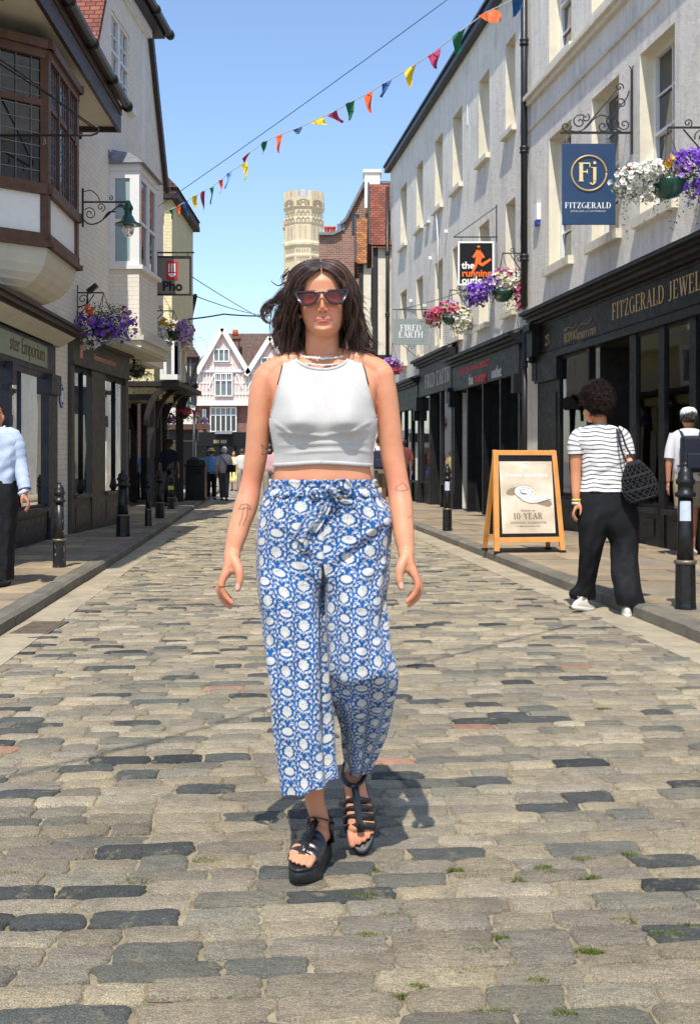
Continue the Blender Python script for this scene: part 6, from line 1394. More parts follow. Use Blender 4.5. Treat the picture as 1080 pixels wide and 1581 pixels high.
# hands: palm towards the thigh, fingers curling inward, thumb in front
def hand(mb,wx,wy,Y,s,k_=1.):       # s=-1 image-left hand (fingers at smaller px), s=+1 image-right
    h=lambda dx,dy,dd: Wp(wx+s*dx*k_,wy+dy*k_,Y+dd)      # dx outward px, dy downward px, dd depth
    limb(mb,[h(-2,-4,0),h(2,8,.0),h(8,22,.002)],[(.0215,.026),(.0185,.036),(.0155,.038)],20)
    limb(mb,[h(6,18,-.022),h(11,27,-.026)],[.0145,.0125],12); limb(mb,[h(7,18,.02),h(11,28,.026)],[.0145,.012],12)
    F_=[(-.030,[(11,25),(16,43),(11,57),(0,69)],.0094),(-.008,[(12,27),(19,47),(14,63),(3,75)],.0097),(.013,[(12,27),(20,46),(15,61),(4,72)],.0091),(.033,[(11,25),(17,40),(12,52),(3,61)],.0080)]
    for dd,pts,r in F_: limb(mb,[h(pts[0][0],pts[0][1],dd*.92),h(pts[1][0],pts[1][1],dd),h(pts[2][0],pts[2][1],dd*.92),h(pts[3][0],pts[3][1],dd*.85)],[r*1.12,r*1.03,r*.93,r*.72],14,6)
    limb(mb,[h(-3,2,-.02),h(-10,16,-.037),h(-12,32,-.044),h(-9,48,-.046)],[(.0165,.0165),(.0135,.0135),(.0110,.0105),(.0085,.0072)],14,6)
    limb(mb,[h(0,6,-.012),h(-5,18,-.026)],[.019,.014],12)
    return h
hL=hand(bm_,358,862,3.160,-1); hR=hand(bm_,628,860,3.118,1)
# ---- head ----
HCX=(498-540)/FPX*3.17; ZC=zW(522,3.12); HT=.226
def headpt(u,v):
    """u: angle (0 = face), v: 0 chin .. 1 crown"""
    t=v; hw=np.interp(t,[0,.03,.08,.16,.28,.42,.56,.68,.80,.90,.96,1],[.012,.028,.0390,.0495,.0590,.0670,.0705,.0720,.0680,.0520,.032,.004])
    fr=np.interp(t,[0,.03,.08,.16,.28,.42,.56,.68,.80,.90,.96,1],[.062,.078,.086,.086,.086,.088,.090,.093,.084,.060,.034,.004])
    bk=np.interp(t,[0,.03,.08,.16,.28,.42,.56,.68,.80,.90,.96,1],[-.035,-.02,.0,.045,.085,.105,.112,.112,.098,.070,.040,.004])
    x=hw*math.sin(u); c=math.cos(u); pw=.85
    y=-(fr*abs(c)**pw if c>0 else -bk*abs(c)**pw); z=t*HT
    if c>0:
        X_=x/.0705
        g=lambda x0,z0,sx,sz,a: a*math.exp(-((x-x0)/sx)**2-((z-z0)/sz)**2)
        d=0
        zt=z
        d+=g(0,.069,.0080,.0090,.0215)+g(0,.082,.0070,.013,.019)+g(0,.098,.0075,.014,.009)          # nose
        d+=g(-.0120,.066,.0055,.0055,.012)+g(.0120,.066,.0055,.0055,.012)
        d+=g(0,.0435,.019,.0045,.0085)+g(0,.0355,.016,.0048,.0090)-g(0,.0400,.022,.0020,.0050)+g(0,.052,.005,.006,-.0025)   # lips
        d+=g(0,.010,.016,.011,.013)-g(0,.0265,.018,.0055,.0060)-g(-.026,.052,.006,.016,.0030)-g(.026,.052,.006,.016,.0030)                                         # chin
        d+=g(-.040,.070,.019,.020,.0055)+g(.040,.070,.019,.020,.0055)                                # cheeks
        d-=g(-.031,.100,.014,.010,.009)+g(.031,.100,.014,.010,.009)                                  # eye sockets
        d+=g(-.030,.0985,.009,.006,.005)+g(.030,.0985,.009,.006,.005)
        d+=g(-.028,.118,.020,.006,.0045)+g(.028,.118,.020,.006,.0045)+g(0,.108,.01,.01,.002)         # brow
        y-=d
    return x,y,z
hm=MB(); NU,NV=96,90; vs=[]; roll=math.radians(-3.5)
HB=Vector((HCX,3.195,ZC)); 
def headw(x,y,z,pit=math.radians(-2)):
    zc=z-.09; x2=x*math.cos(roll)-zc*math.sin(roll)*-1*-1; z2=x*math.sin(roll)*-1+zc*math.cos(roll)
    y2=y*math.cos(pit)-z2*math.sin(pit); z3=y*math.sin(pit)+z2*math.cos(pit); return (HB.x+x2,HB.y+y2,HB.z+z3+.09)
roll=-math.radians(3.0)
def headw(x,y,z,pit=math.radians(-5.5)):
    zc=z-.09; x2=x*math.cos(roll)+zc*math.sin(roll); z2=-x*math.sin(roll)+zc*math.cos(roll)
    y2=y*math.cos(pit)-z2*math.sin(pit); z3=y*math.sin(pit)+z2*math.cos(pit); return (HB.x+x2,HB.y+y2,HB.z+z3+.09)
for j in range(NV+1):
    for i in range(NU): vs.append(headw(*headpt(2*math.pi*i/NU,j/NV)))
bm_.add(vs,[(j*NU+i,j*NU+(i+1)%NU,(j+1)*NU+(i+1)%NU,(j+1)*NU+i) for j in range(NV) for i in range(NU)]+[tuple(range(NU))[::-1],tuple(range(NV*NU,(NV+1)*NU))])
for sx in (-1,1):       # ears
    limb(bm_,[headw(sx*.069,-.008,.112),headw(sx*.080,.002,.108),headw(sx*.081,.004,.092),headw(sx*.075,-.002,.078),headw(sx*.069,-.006,.070)],[(.006,.006),(.006,.011),(.006,.010),(.005,.008),(.005,.006)],10)
# ---- lower legs and feet ----
def FM(toe,heel,up,roll_=0):
    """foot frame: y from heel to toe"""
    y=(Vector(toe)-Vector(heel)).normalized(); z=Vector(up); z=(z-y*z.dot(y)).normalized(); x=y.cross(z); 
    M=Matrix((x,y,z)).transposed().to_4x4(); M.translation=Vector(heel); return M
M1=FM((-.146,3.035,0.0),(-.074,3.275,0.0),(0,0,1))
M2=FM((.040,3.300,.012),(.012,3.435,.205),(-.06,-1,.55))
def foot(mb,M,side,ank):
    f=lambda x,y,z: M@Vector((x,y,z))
    zb_=.050
    limb(mb,[f(0,.035,zb_+.028),f(0,.09,zb_+.034),f(side*.004,.15,zb_+.026),f(side*.004,.195,zb_+.018)],[(.030,.030),(.033,.034),(.040,.024),(.041,.015)],20)
    tx=[(.030,.238,.0115),(.010,.236,.0085),(-.006,.230,.008),(-.020,.222,.0078),(-.033,.210,.0075)]     # big toe first, towards the inside
    for x,y,r in tx:
        x*=-side; limb(mb,[f(x*.95,.190,zb_+.014),f(x,y-.018,zb_+.013),f(x,y,zb_+.008)],[r*1.05,r*1.05,r*.9],10)
    limb(mb,[f(0,.035,zb_+.028),f(0,.045,zb_+.065)]+ank,[(.029,.033),(.027,.032)]+[(.028,.030),(.036,.040),(.045,.05)][:len(ank)],20)
a1=Wp(485,1262,3.215); foot(bm_,M1,1,[a1+Vector((.0,-.0,.06)),Wp(484,1180,3.19),Wp(474,1060,3.15)])
foot(bm_,M2,-1,[Wp(546,1172,3.37),Wp(551,1120,3.32),Wp(556,1040,3.22)])
limb(bm_,[Wp(474,1060,3.15),Wp(462,950,3.17),Wp(458,850,3.2)],[.05,.062,.075],18); limb(bm_,[Wp(556,1040,3.22),Wp(548,950,3.2),Wp(542,850,3.2)],[.05,.062,.075],18)
SK=np.array(hexc(216,150,112)); 
SKH=np.array(hexc(238,176,146)); LIP=np.array(hexc(180,96,86)); BROW=np.array(hexc(70,46,36))
def skincol(co):
    c=np.tile(SK,(len(co),1)); n=len(co)
    hc=np.array(HB)
    def near(p,r): d=np.linalg.norm(co-np.array(p),axis=1); return np.clip(1-d/r,0,1)[:,None]
    # cheeks, nose, elbows, knuckles a little redder
    red=np.array(hexc(214,126,98))
    for p,r in ((headw(0,-.115,.07),.03),(headw(-.04,-.09,.066),.035),(headw(.04,-.09,.066),.035),(Wp(388,745,3.2),.05),(Wp(613,745,3.18),.05),(hL(14,46,0),.06),(hR(14,46,0),.06),(hL(12,28,0),.04),(hR(12,28,0),.04)):
        w_=near(p,r)**.8*.7; c=c*(1-w_)+red*w_
    mot=.5+.5*np.sin(co[:,0]*61+np.sin(co[:,2]*47)*2)*np.sin(co[:,2]*53+np.sin(co[:,1]*71)*2); c=c*(1-.10*mot[:,None]*np.array((.3,1,1.)))
    # lips and brows in head space
    q=co-np.array((HB.x,HB.y,HB.z+.09)); face=(co[:,1]<HB.y-.055); pt=math.radians(-5.5)
    z2=-q[:,1]*math.sin(pt)+q[:,2]*math.cos(pt); x=q[:,0]*math.cos(roll)-z2*math.sin(roll); z=q[:,0]*math.sin(roll)+z2*math.cos(roll)+.09
    lip=np.clip(1.25-np.abs(x/.0245)**2-((z-.0405)/.0082)**2,0,1)*3; lip=np.clip(lip,0,1)*face; c=c*(1-lip[:,None]*.85)+LIP*lip[:,None]*.85
    ln=np.clip(1-np.abs((z-.0402)/.0016),0,1)*(np.abs(x)<.023)*face; c=c*(1-ln[:,None]*.6)+np.array(hexc(90,36,34))*ln[:,None]*.6
    nos=np.clip(1-((np.abs(x)-.0075)/.004)**2-((z-.0615)/.0032)**2,0,1)*face; c=c*(1-nos[:,None]*.8)+np.array(hexc(84,40,32))*nos[:,None]*.7
    for sx in (-1,1):
        bx=sx*x; br_=np.clip(1.3-np.abs((bx-.034)/.022)**4-((z-.1245+((bx-.034)/.03)**2*.004)/.0042)**2,0,1)*face; br_=np.clip(br_*2,0,1)[:,None]; c=c*(1-br_*.75)+BROW*br_*.75
    # fingernails
    for h_ in (hL,hR):
        for p in (h_(-8,44,-.055),): w_=(near(p,.0125)>.25)*.5; c=c*(1-w_)+np.array(hexc(246,214,206))*w_
    # fine line tattoos on the arms, following the skin
    def line(pts,Y0,wd=.0011):
        nonlocal c
        fr=(co[:,1]<Y0+.02)&(co[:,1]>Y0-.12)
        d=np.full(len(co),9.)
        P_=[Wp(a,b,Y0-.03) for a,b in pts]; A_=co[:,[0,2]]
        # compare in direction from the camera-neutral front projection of the arm
        for a,b in zip(P_,P_[1:]):
            a2=np.array((a.x,a.z)); b2=np.array((b.x,b.z)); ab=b2-a2; t=np.clip(((A_-a2)@ab)/(ab@ab+1e-9),0,1); d=np.minimum(d,np.linalg.norm(A_-(a2+t[:,None]*ab),axis=1))
        w_=(np.clip(1.5-d/wd,0,1)*fr)[:,None]*.7; c=c*(1-w_)+np.array(hexc(70,66,66))*w_
    line([(610,756),(612,751),(617,749),(621,745),(626,749),(630,756),(624,758),(614,758),(610,756)],3.19,.0014)      # cloud
    line([(368,812),(372,800),(375,783)],3.18,.0014); line([(374,812),(380,798),(381,781)],3.18,.0014); line([(367,787),(371,780),(378,779),(384,782),(385,788),(380,785),(374,786),(367,787)],3.18,.0016)   # mushrooms
    line([(402,686),(405,695),(403,702),(411,700),(414,690),(409,693),(402,686)],3.2,.0014)                           # cat
    line([(630,800),(636,797)],3.16,.0012)
    return c
body=fuse(bm_,'body',wo_,M_SKIN,.0029,3,skincol)
# ---- tank top ----
k=NT('white_ribbed_cotton'); v=k.coord(); k.b.inputs['Base Color'].default_value=(.80,.78,.75,1); k.set(Roughness=.85); k.b.inputs['Sheen Weight'].default_value=.2
c_=k.ramp(k.noise(v,12,3,.6),[(.3,hexc(182,177,170)),(.7,hexc(196,191,184))]); k.l(c_,k.b.inputs['Base Color'])
wv=k.n('ShaderNodeTexWave'); wv.inputs['Scale'].default_value=62; wv.inputs['Distortion'].default_value=.2; k.l(v,wv.inputs['Vector']); 
h1_=k.math('ADD',k.math('MULTIPLY',wv.outputs['Fac'],.5),k.math('MULTIPLY',k.noise(v,400,2,.5),.3)); k.bump(h1_,.5,.0016); M_TANK=k.m
OFF=.0048
def xarm(z): return spl(z,zW([646,630,615,600,585,570,558,549]),[.1500,.1420,.1335,.1260,.1190,.1130,.1080,.1050])
def xneck(z,bk=False):     # half opening of neckline at height z
    zb_=zW(573) if not bk else zW(560); zt_=zW(547)
    t=np.clip((z-zb_)/(zt_-zb_),0,1); return np.where(z<zb_,0,.080*np.sqrt(1-(1-t)**2)**1.0)
def folds(x,z):
    s_=0
    for (x0,z0,x1,z1,a,w_) in ((-.13,zW(668),.02,zW(676),.0045,.0055),(.13,zW(664),.0,zW(674),.0045,.0055),(-.13,zW(688),.13,zW(684),.003,.006),(-.11,zW(700),.08,zW(696),.0022,.005),(.14,zW(650),.06,zW(676),.004,.006),(-.14,zW(652),-.08,zW(674),.004,.006),(.05,zW(690),.14,zW(698),.003,.006)):
        ab=np.array((x1-x0,z1-z0)); L=ab@ab; t=((x-x0)*ab[0]+(z-z0)*ab[1])/L; tc=np.clip(t,0,1); d=np.hypot(x-x0-tc*ab[0],z-z0-tc*ab[1]); s_=s_+a*np.exp(-(d/w_)**2)*np.sin(np.clip(t,0,1)*math.pi)**.5
    return s_
NR,NC=150,60
def panel(fn,bk):
    out=[]
    zhem=lambda x: zW(717)+.006*np.cos(x*16)
    ztop=zW(549.5)
    for sgn in (-1,1):
        rows=[]
        for i in range(NR+1):
            t=i/NR; z=zW(716)+(ztop-zW(716))*t
            hw,ry,cx,cy=[float(q) for q in tor(z)]; hwo=hw+OFF
            xe=min(hwo*.99999, float(xarm(z))+ (0 if z>zW(646) else 1)); xi=min(float(xneck(z,bk)),xe*.999)
            p0,p1=math.asin(xi/hwo),math.asin(min(1,xe/hwo)); ph=np.linspace(p0,p1,NC+1); x=hwo*np.sin(ph)*sgn
            y=fn(cx+x,z,OFF); zr=z+ (1-t)**6*.004*np.cos(x*20)*1.
            f_=folds(x,z) if not bk else 0
            y=y-(f_ if not bk else -f_)-(0 if bk else .002*np.sin(x*60)*np.exp(-((z-zW(700))/.03)**2))
            rows.append(np.stack([cx+x,y+0*x,np.full_like(x,zr) if np.isscalar(zr) else zr],-1))
        V=np.array(rows)
        out.append(V if sgn<0 else V)
    return out
FP=panel(front,False); BP=panel(back,True)
tk=thing('tmp','x x','x'); bpy.data.objects.remove(tk)
# knit the four panels into one garment
def weldgrids(Vs,name,mat_,parent,thick,flip):
    vs=[];fs=[]
    for V,fl in zip(Vs,flip):
        R,C=V.shape[:2]; b=len(vs); vs+= [tuple(p) for p in V.reshape(-1,3)]
        for i in range(R-1):
            for j in range(C-1):
                q=(b+i*C+j,b+i*C+j+1,b+(i+1)*C+j+1,b+(i+1)*C+j); fs.append(q[::-1] if fl else q)
    me=bpy.data.meshes.new(name); org=np.array(parent.location); me.from_pydata([tuple(np.array(p)-org) for p in vs],[],fs)
    import bmesh
    b=bmesh.new(); b.from_mesh(me); bmesh.ops.remove_doubles(b,verts=b.verts,dist=.0009); bmesh.ops.dissolve_degenerate(b,dist=.0002,edges=b.edges); bmesh.ops.recalc_face_normals(b,faces=b.faces); b.to_mesh(me); b.free()
    me.polygons.foreach_set('use_smooth',[True]*len(me.polygons)); me.materials.append(mat_); o=bpy.data.objects.new(name,me); S.collection.objects.link(o); o.parent=parent
    m_=o.modifiers.new('Solidify','SOLIDIFY'); m_.thickness=thick; m_.offset=1; return o
tank=weldgrids(FP+BP,'tank_top',M_TANK,wo_,.0022,(True,False,False,True))
# bindings at neck and armholes
mb=MB()
for P_,bk in ((FP,False),(BP,True)):
    for V in P_:
        i0=[i for i in range(NR+1) if xneck(V[i,0,2],bk)>0.0005]; e=[Vector(V[i,0])+Vector((0,-.0025 if not bk else .0025,0)) for i in i0]
        zc=e[0].copy(); zc.x=float(tor(zc.z)[2]); e=[zc]+e; mb.tube(e,[(.0045,.0028)]*len(e),8,flat=(0,1,0))
        i1=[i for i in range(NR+1) if V[i,0,2]>zW(645)]; e=[Vector(V[i,-1])+Vector((0,-.002 if not bk else .002,0)) for i in i1]; mb.tube(e,[(.0042,.003)]*len(e),8)
mb.build('binding',M_TANK,tank) if False else mb.build('binding',M_TANK,wo_)
mb=MB(); e=[]      # hem band
for V in FP:
    pts=[Vector(V[0,j])+Vector((0,-.0015,0)) for j in range(0,NC+1,3)]; mb.tube(pts,[(.0030,.006)]*len(pts),8)
for V in BP:
    pts=[Vector(V[0,j])+Vector((0,.0015,0)) for j in range(0,NC+1,3)]; mb.tube(pts,[(.0030,.006)]*len(pts),8)
mb.build('hem',M_TANK,wo_)
# bra strap sliver at the right strap
M_BRA=mat('black_strap',(.02,.02,.022),.6,.1,20,0)
for px,sx in ((444.5,-1),(555,1)):
    mb=MB(); pts=[]
    for py in (550,556,565,575,585,596):
        z=zW(py); x=float(tor(z)[2])+sx*(float(xarm(z))+.0035) ; 
        if abs(x-float(tor(z)[2]))<float(tor(z)[0])*1.0: pts.append(Vector((x,float(front(x,z,.002)),z)))
    if len(pts)>2: mb.tube(pts,[(.0045,.0012)]*len(pts),6,flat=(0,1,0)); mb.build('bra_strap',M_BRA,wo_)
# ---- necklaces ----
M_SHELL=mat('white_shell_beads',hexc(226,222,214),.35,.15,40,.1,100)
for (dz,ryy,drop,r) in ((0,.060,.018,.0042),(-.012,.066,.026,.0034)):
    mb=MB(); rr=random.Random(5)
    N=58
    for i in range(N):
        a=2*math.pi*i/N; x=(.062 if dz==0 else .067)*math.sin(a); f=(1+math.cos(a))/2
        y=3.218-ryy*math.cos(a)*1.03; z=zW(546)+dz-drop*f**1.5+rr.gauss(0,.0006)
        mb.ell((cxT+x-.003,y-.004*f,z),(r*rr.uniform(.9,1.3),r,r*rr.uniform(.8,1.1)),8,5)
    mb.build('necklace',M_SHELL,wo_)
# ---- sunglasses ----
M_TORT=mat('dark_tortoiseshell',hexc(44,20,16),.2,.6,40,.0,50,coat=.8)
k=NT('rose_lens'); nt_=k.t; tr=k.n('ShaderNodeBsdfTransparent'); tr.inputs[0].default_value=(.46,.13,.06,1); gl=k.n('ShaderNodeBsdfGlossy'); gl.inputs['Roughness'].default_value=.03
df=k.n('ShaderNodeBsdfDiffuse'); df.inputs[0].default_value=(.15,.035,.018,1); m1=k.n('ShaderNodeMixShader'); m1.inputs[0].default_value=.35; k.l(tr.outputs[0],m1.inputs[1]); k.l(df.outputs[0],m1.inputs[2])
fr=k.n('ShaderNodeFresnel'); fr.inputs[0].default_value=1.5; m2=k.n('ShaderNodeMixShader'); k.l(fr.outputs[0],m2.inputs[0]); k.l(m1.outputs[0],m2.inputs[1]); k.l(gl.outputs[0],m2.inputs[2]); k.l(m2.outputs[0],nt_.nodes['Material Output'].inputs[0]); M_LENS=k.m
sg=lambda x,z,y=0: Vector(headw(x,-.108+abs(x)**2*5.2+y,z))
out_=[(.007,.1100),(.018,.1165),(.040,.1195),(.060,.1225),(.0715,.1240),(.0705,.1160),(.0650,.1015),(.0560,.0885),(.046,.0835),(.034,.0830),(.021,.0880),(.012,.0985)]
for sx in (-1,1):
    P_=smpath([sg(sx*x,z) for x,z in out_+[out_[0]]],4); mb=MB(); 
    mb.tube(P_,[(.0040,.0050)]*len(P_),8,flat=(0,1,0)); fr_=mb.build('sunglasses_rim',M_TORT,wo_)
    mb=MB(); cc=sum((Vector(p) for p in P_),Vector((0,0,0)))/len(P_)
    mb.smooth=True; mb.add([cc+Vector((0,-.001,0))]+P_[:-1],[(0,1+i,1+(i+1)%(len(P_)-1)) for i in range(len(P_)-1)]); mb.build('lens',M_LENS,wo_)
    mb=MB(); mb.tube([sg(sx*.071,.1225),Vector(headw(sx*.078,-.07,.120)),Vector(headw(sx*.079,-.01,.112)),Vector(headw(sx*.077,.01,.104))],[(.0022,.005)]*4,6); mb.build('sunglasses_temple',M_TORT,wo_)
mb=MB(); mb.tube([sg(-.010,.1105),sg(-.004,.114,-.002),sg(.004,.114,-.002),sg(.010,.1105)],[(.003,.004)]*4,8); mb.build('sunglasses_bridge',M_TORT,wo_)
M_GOLDM=mat('gold_metal',hexc(206,168,96),.25,.05,10,0,metal=1.)
for sx in (-1,1):
    mb=MB(); c=Vector(headw(sx*.0765,-.008,.064)); mb.tube([c+Vector((0,.007*math.cos(i*.393),.008*math.sin(i*.393)))+Vector((sx*.003*math.sin(i*.393),0,0)) for i in range(17)],.0016,6); mb.build('hoop_earring',M_GOLDM,wo_)
mb=MB(); c=hL(17,42,-.0295); ax=(hL(17,44,0)-hL(11,25,0)).normalized(); u_=ax.orthogonal().normalized(); v_=ax.cross(u_); mb.tube([c+(u_*math.cos(i*.3927)+v_*math.sin(i*.3927))*.0108 for i in range(17)],.0017,6); mb.ell(c+Vector((0,-.0115,0)),(.003,.002,.003),8,6); mb.build('ring',M_GOLDM,wo_)
# ---- block printed trousers ----
def sstep(a,b,x): t=np.clip((x-a)/(b-a),0,1); return t*t*(3-2*t)
def pattern(u,v):
    """1 = unprinted white, 0 = blue ground; u,v in metres on the cloth"""
    W_,H_=.0535,.110; m=np.zeros_like(u); e=.0009; ink=np.zeros_like(u)
    def put(d): nonlocal m; m=np.maximum(m,1-sstep(-e,e,d))
    col=np.floor(u/W_+.5)
    for dc in (-1,0,1):
        c=col+dc; x=u-c*W_; off=np.where(np.mod(c,2)==0,0,H_/4)
        r=np.floor((v-off)/(H_/2)+.5)
        for dr in (-1,0,1):
            k_=r+dr; y=v-off-k_*H_/2; A=np.mod(k_+np.floor(c/2),2)==0
            jit=.0012*np.sin(c*12.9+k_*78.2)
            xx=x+jit; yy=y-jit
            # tall fan flower
            th=np.arctan2(xx,yy+.010); rr=np.hypot(xx*1.02,yy+.010); R=.0235*(1+.055*np.cos(th*16))*np.clip(1.05-.30*np.abs(th)**1.6,.25,1.1)
            dA=rr-R; inkA=(np.abs(np.mod(th*8/math.pi+.5,1)-.5)<.10)&(rr>.011)&(dA<-.003)
            # flat lotus
            th2=np.arctan2(yy,xx); dB=(np.hypot(xx/.0170,yy/.0108)-1)*.013-.0010*np.cos(th2*14)*(yy>-.003); inkB=(np.abs(np.mod(xx/.0042+.5,1)-.5)<.07)&(dB<-.003)&(yy>-.002)
            d=np.where(A,dA,dB); put(d); ink=np.maximum(ink,np.where(A,inkA,inkB)*.8)
            # little stem and paired leaves under each flower
            put(np.maximum(np.abs(xx)-.0011,np.abs(yy+.021)-.006))
            for sx in (-1,1):
                for (lx,ly,ang,a,b) in ((.0080,-.0185,.6,.0060,.0024),(.0170,-.0150,1.1,.0055,.0024),(.0215,.0125,-.7,.0058,.0024),(.0125,.0205,.25,.0050,.0022),(.0235,-.0020,1.5,.0060,.0022)):
                    p=sx*xx-lx; q=yy-ly; ca,sa=math.cos(ang),math.sin(ang); pr=p*ca+q*sa; qr=-p*sa+q*ca; put((np.hypot(pr/a,qr/b)-1)*b)
                # curling tendrils
                p=sx*xx-.0165; q=yy+.0215; rr2=np.hypot(p,q); put(np.abs(rr2-.0070)-.0008+np.where((p>.004)&(q<-.002),.01,0))
                p=sx*xx-.0150; q=yy-.0165; rr3=np.hypot(p,q); put(np.abs(rr3-.0085)-.0008+np.where(q<-.004,.01,0))
    return m,ink
BLUE=np.array(hexc(24,82,138)); CLW=np.array(hexc(200,196,187)); CLI=np.array(hexc(104,112,124))
def cloth(u,v):
    m,ink=pattern(u,v); m=m[...,None]; ink=ink[...,None]
    f=1-.06*np.sin(u*900)*np.sin(v*870); b=BLUE*(1+.10*np.sin(u*37+v*21)+.06*np.sin(u*140-v*93))[...,None]
    c=b*(1-m)+(CLW*(1-ink)+CLI*ink)*m; return c*f[...,None]
k=NT('printed_cotton'); a=k.n('ShaderNodeVertexColor'); a.layer_name='Col'; v=k.coord(); k.l(a.outputs[0],k.b.inputs['Base Color']); k.set(Roughness=.85); k.b.inputs['Specular IOR Level'].default_value=.2; k.b.inputs['Sheen Weight'].default_value=.15
k.bump(k.noise(v,260,3,.6),.25,.0012); M_PRINT=k.m
def leg(tab,sgn,name):
    tab=np.array(tab,float); pyv=tab[:,0]; Yc=tab[:,3]
    NV,NU=470,300
    t=np.linspace(0,1,NV+1); py=tab[0,0]+(tab[-1,0]-tab[0,0])*t
    a=spl(py,pyv,tab[:,1]); b=spl(py,pyv,tab[:,2]); Y=spl(py,pyv,Yc); ry=spl(py,pyv,tab[:,4]); pw=spl(py,pyv,tab[:,5])
    yf=Y-ry*.6
    xa=(a-540)/FPX*Y; xb=(b-540)/FPX*Y; cx=(xa+xb)/2; hw=(xb-xa)/2; z=HC+(HZ-py)/FPX*yf
    th=np.linspace(0,2*math.pi,NU,endpoint=False)
    T,TH=np.meshgrid(np.arange(NV+1),th,indexing='ij'); c=np.sin(TH); s_=-np.cos(TH)    # TH=0 faces the camera
    P_=pw[T]; q=(np.abs(c)**P_+np.abs(s_)**P_)**(-1/P_)
    X_=cx[T]+hw[T]*q*c; Y_=Y[T]+ry[T]*q*s_; Z_=z[T]+0*c
    # above the crotch both halves follow one pelvis, meeting at the centre seam
    XC=(500.3-540)/FPX*3.2; tp=TH*sgn; tp=np.where(tp>math.pi,tp-2*math.pi,tp); tp=np.where(tp<-math.pi,tp+2*math.pi,tp); tp=np.where(tp<math.radians(-90),tp+2*math.pi,tp)   # -90..270
    lo,hi=math.radians(-50),math.radians(230); ph=np.clip((tp-lo)/(hi-lo),0,1)*math.pi
    outer=(np.where(sgn>0,b,a)-500.3)/FPX*Y; hwp=np.abs(outer)[T]; PQ=2.35
    qs=(np.abs(np.sin(ph))**PQ+np.abs(np.cos(ph))**PQ)**(-1/PQ); xp=XC+sgn*hwp*qs*np.sin(ph); yp=Y[T]-ry[T]*qs*np.cos(ph)
    wall_=np.where(tp<lo,(lo-tp)/math.radians(40),np.where(tp>hi,(tp-hi)/math.radians(40),0)); wall_=np.clip(wall_,0,1)
    yp=np.where(tp<lo,Y[T]-ry[T]*(1-wall_),np.where(tp>hi,Y[T]+ry[T]*(1-wall_),yp)); xp=np.where(wall_>0,XC,xp)
    bl=sstep(862,925,py)[T]; X_=xp*(1-bl)+X_*bl; Y_=yp*(1-bl)+Y_*bl
    # drape: soft vertical folds growing towards the hem, pleats at the waist, creases at crotch and knee
    dn=np.clip((py-760)/420,0,1)[T]; PY=py[T]; hem=tab[-1,0]
    wv_=np.sin(TH*5+1.3*sgn+dn*1.2)*.55+np.sin(TH*8.0+2.1+dn*2.)*.35+np.sin(TH*3+dn*4)*.3
    D=wv_*.0125*dn**.8
    D+=.0030*np.sin(TH*17+np.sin(PY/40)*.6)*np.exp(-((PY-768)/34)**2)
    D+=.0022*np.sin(TH*11+PY/26.)*np.sin(PY/31.+TH*2)*np.clip((PY-800)/60,0,1)
    def crease(px0,py0,px1,py1,amp,w_):
        nonlocal D
        px=540+X_/Y_*FPX; ab=np.array((px1-px0,py1-py0),float); L=ab@ab; tt=((px-px0)*ab[0]+(PY-py0)*ab[1])/L; tc=np.clip(tt,0,1); d=np.hypot(px-px0-tc*ab[0],PY-py0-tc*ab[1]); D=D+1.35*amp*np.exp(-(d/w_)**2)*(s_<.1)*np.sin(np.clip(tt,0,1)*math.pi)**.5
    if sgn<0:
        for cr in ((438,815,500,884,-.010,6),(430,806,496,868,.007,8),(452,850,500,905,.006,7),(402,930,440,1080,-.005,6),(470,900,452,1120,-.006,7),(487,960,480,1200,.006,8),(425,1000,436,1190,.004,7),(500,900,508,1200,-.006,6),(440,780,446,880,-.003,4),(412,1020,470,1010,.0025,9),(410,770,405,860,-.003,5)):crease(*cr)
    else:
        for cr in ((596,812,503,884,-.011,6),(598,800,520,858,.007,8),(600,870,530,900,.004,8),(602,905,585,990,-.006,6),(560,900,552,1040,.004,12),(600,1035,520,1050,.007,10),(505,1055,560,1075,-.008,9),(548,1060,545,1190,.013,8),(522,1080,536,1150,-.006,8),(575,1060,560,1170,-.009,8),(590,1060,575,1150,.004,9),(560,780,556,860,-.003,4),(592,770,603,815,.006,7),(530,930,590,935,.003,8)):crease(*cr)
    n=np.stack([c*q,s_*q,0*c],-1); n/=np.linalg.norm(n,axis=-1,keepdims=True)
    inner=np.clip(((-sgn)*c-.55)/.3,0,1)*(PY<890)       # keep the centre seam shut
    D=D*(1-inner)
    V=np.stack([X_,Y_,Z_],-1)+n*D[...,None]
    # uneven hem
    hm=np.clip((PY-(hem-40))/40,0,1); V[...,2]+=hm*(.006*np.sin(TH*2+1)+.003*np.sin(TH*7))
    if sgn<0: V[...,2]+=hm*(.030*np.clip(c,0,1)-.006*np.clip(-c,0,1)) *1.0
    # lay the print: arc length round the leg, height along it
    R0=np.interp(py,[740,800,1240],[.088,.103,.100]); u=TH.copy(); u=np.where(u>math.pi,u-2*math.pi,u)*R0[T]*1.0+cx[T]; vv=(np.cumsum(np.r_[0,np.hypot(np.diff(z),np.diff(yf))])[T]); 
    up=XC+sgn*ph*.150; u=up*(1-bl)+u*bl
    cols=cloth(u+.02,-vv+.01*(sgn<0)+.006*np.sin(TH*3))
    return gridmesh(V[::-1],True,name,M_PRINT,wo_,cols[::-1],.0016)
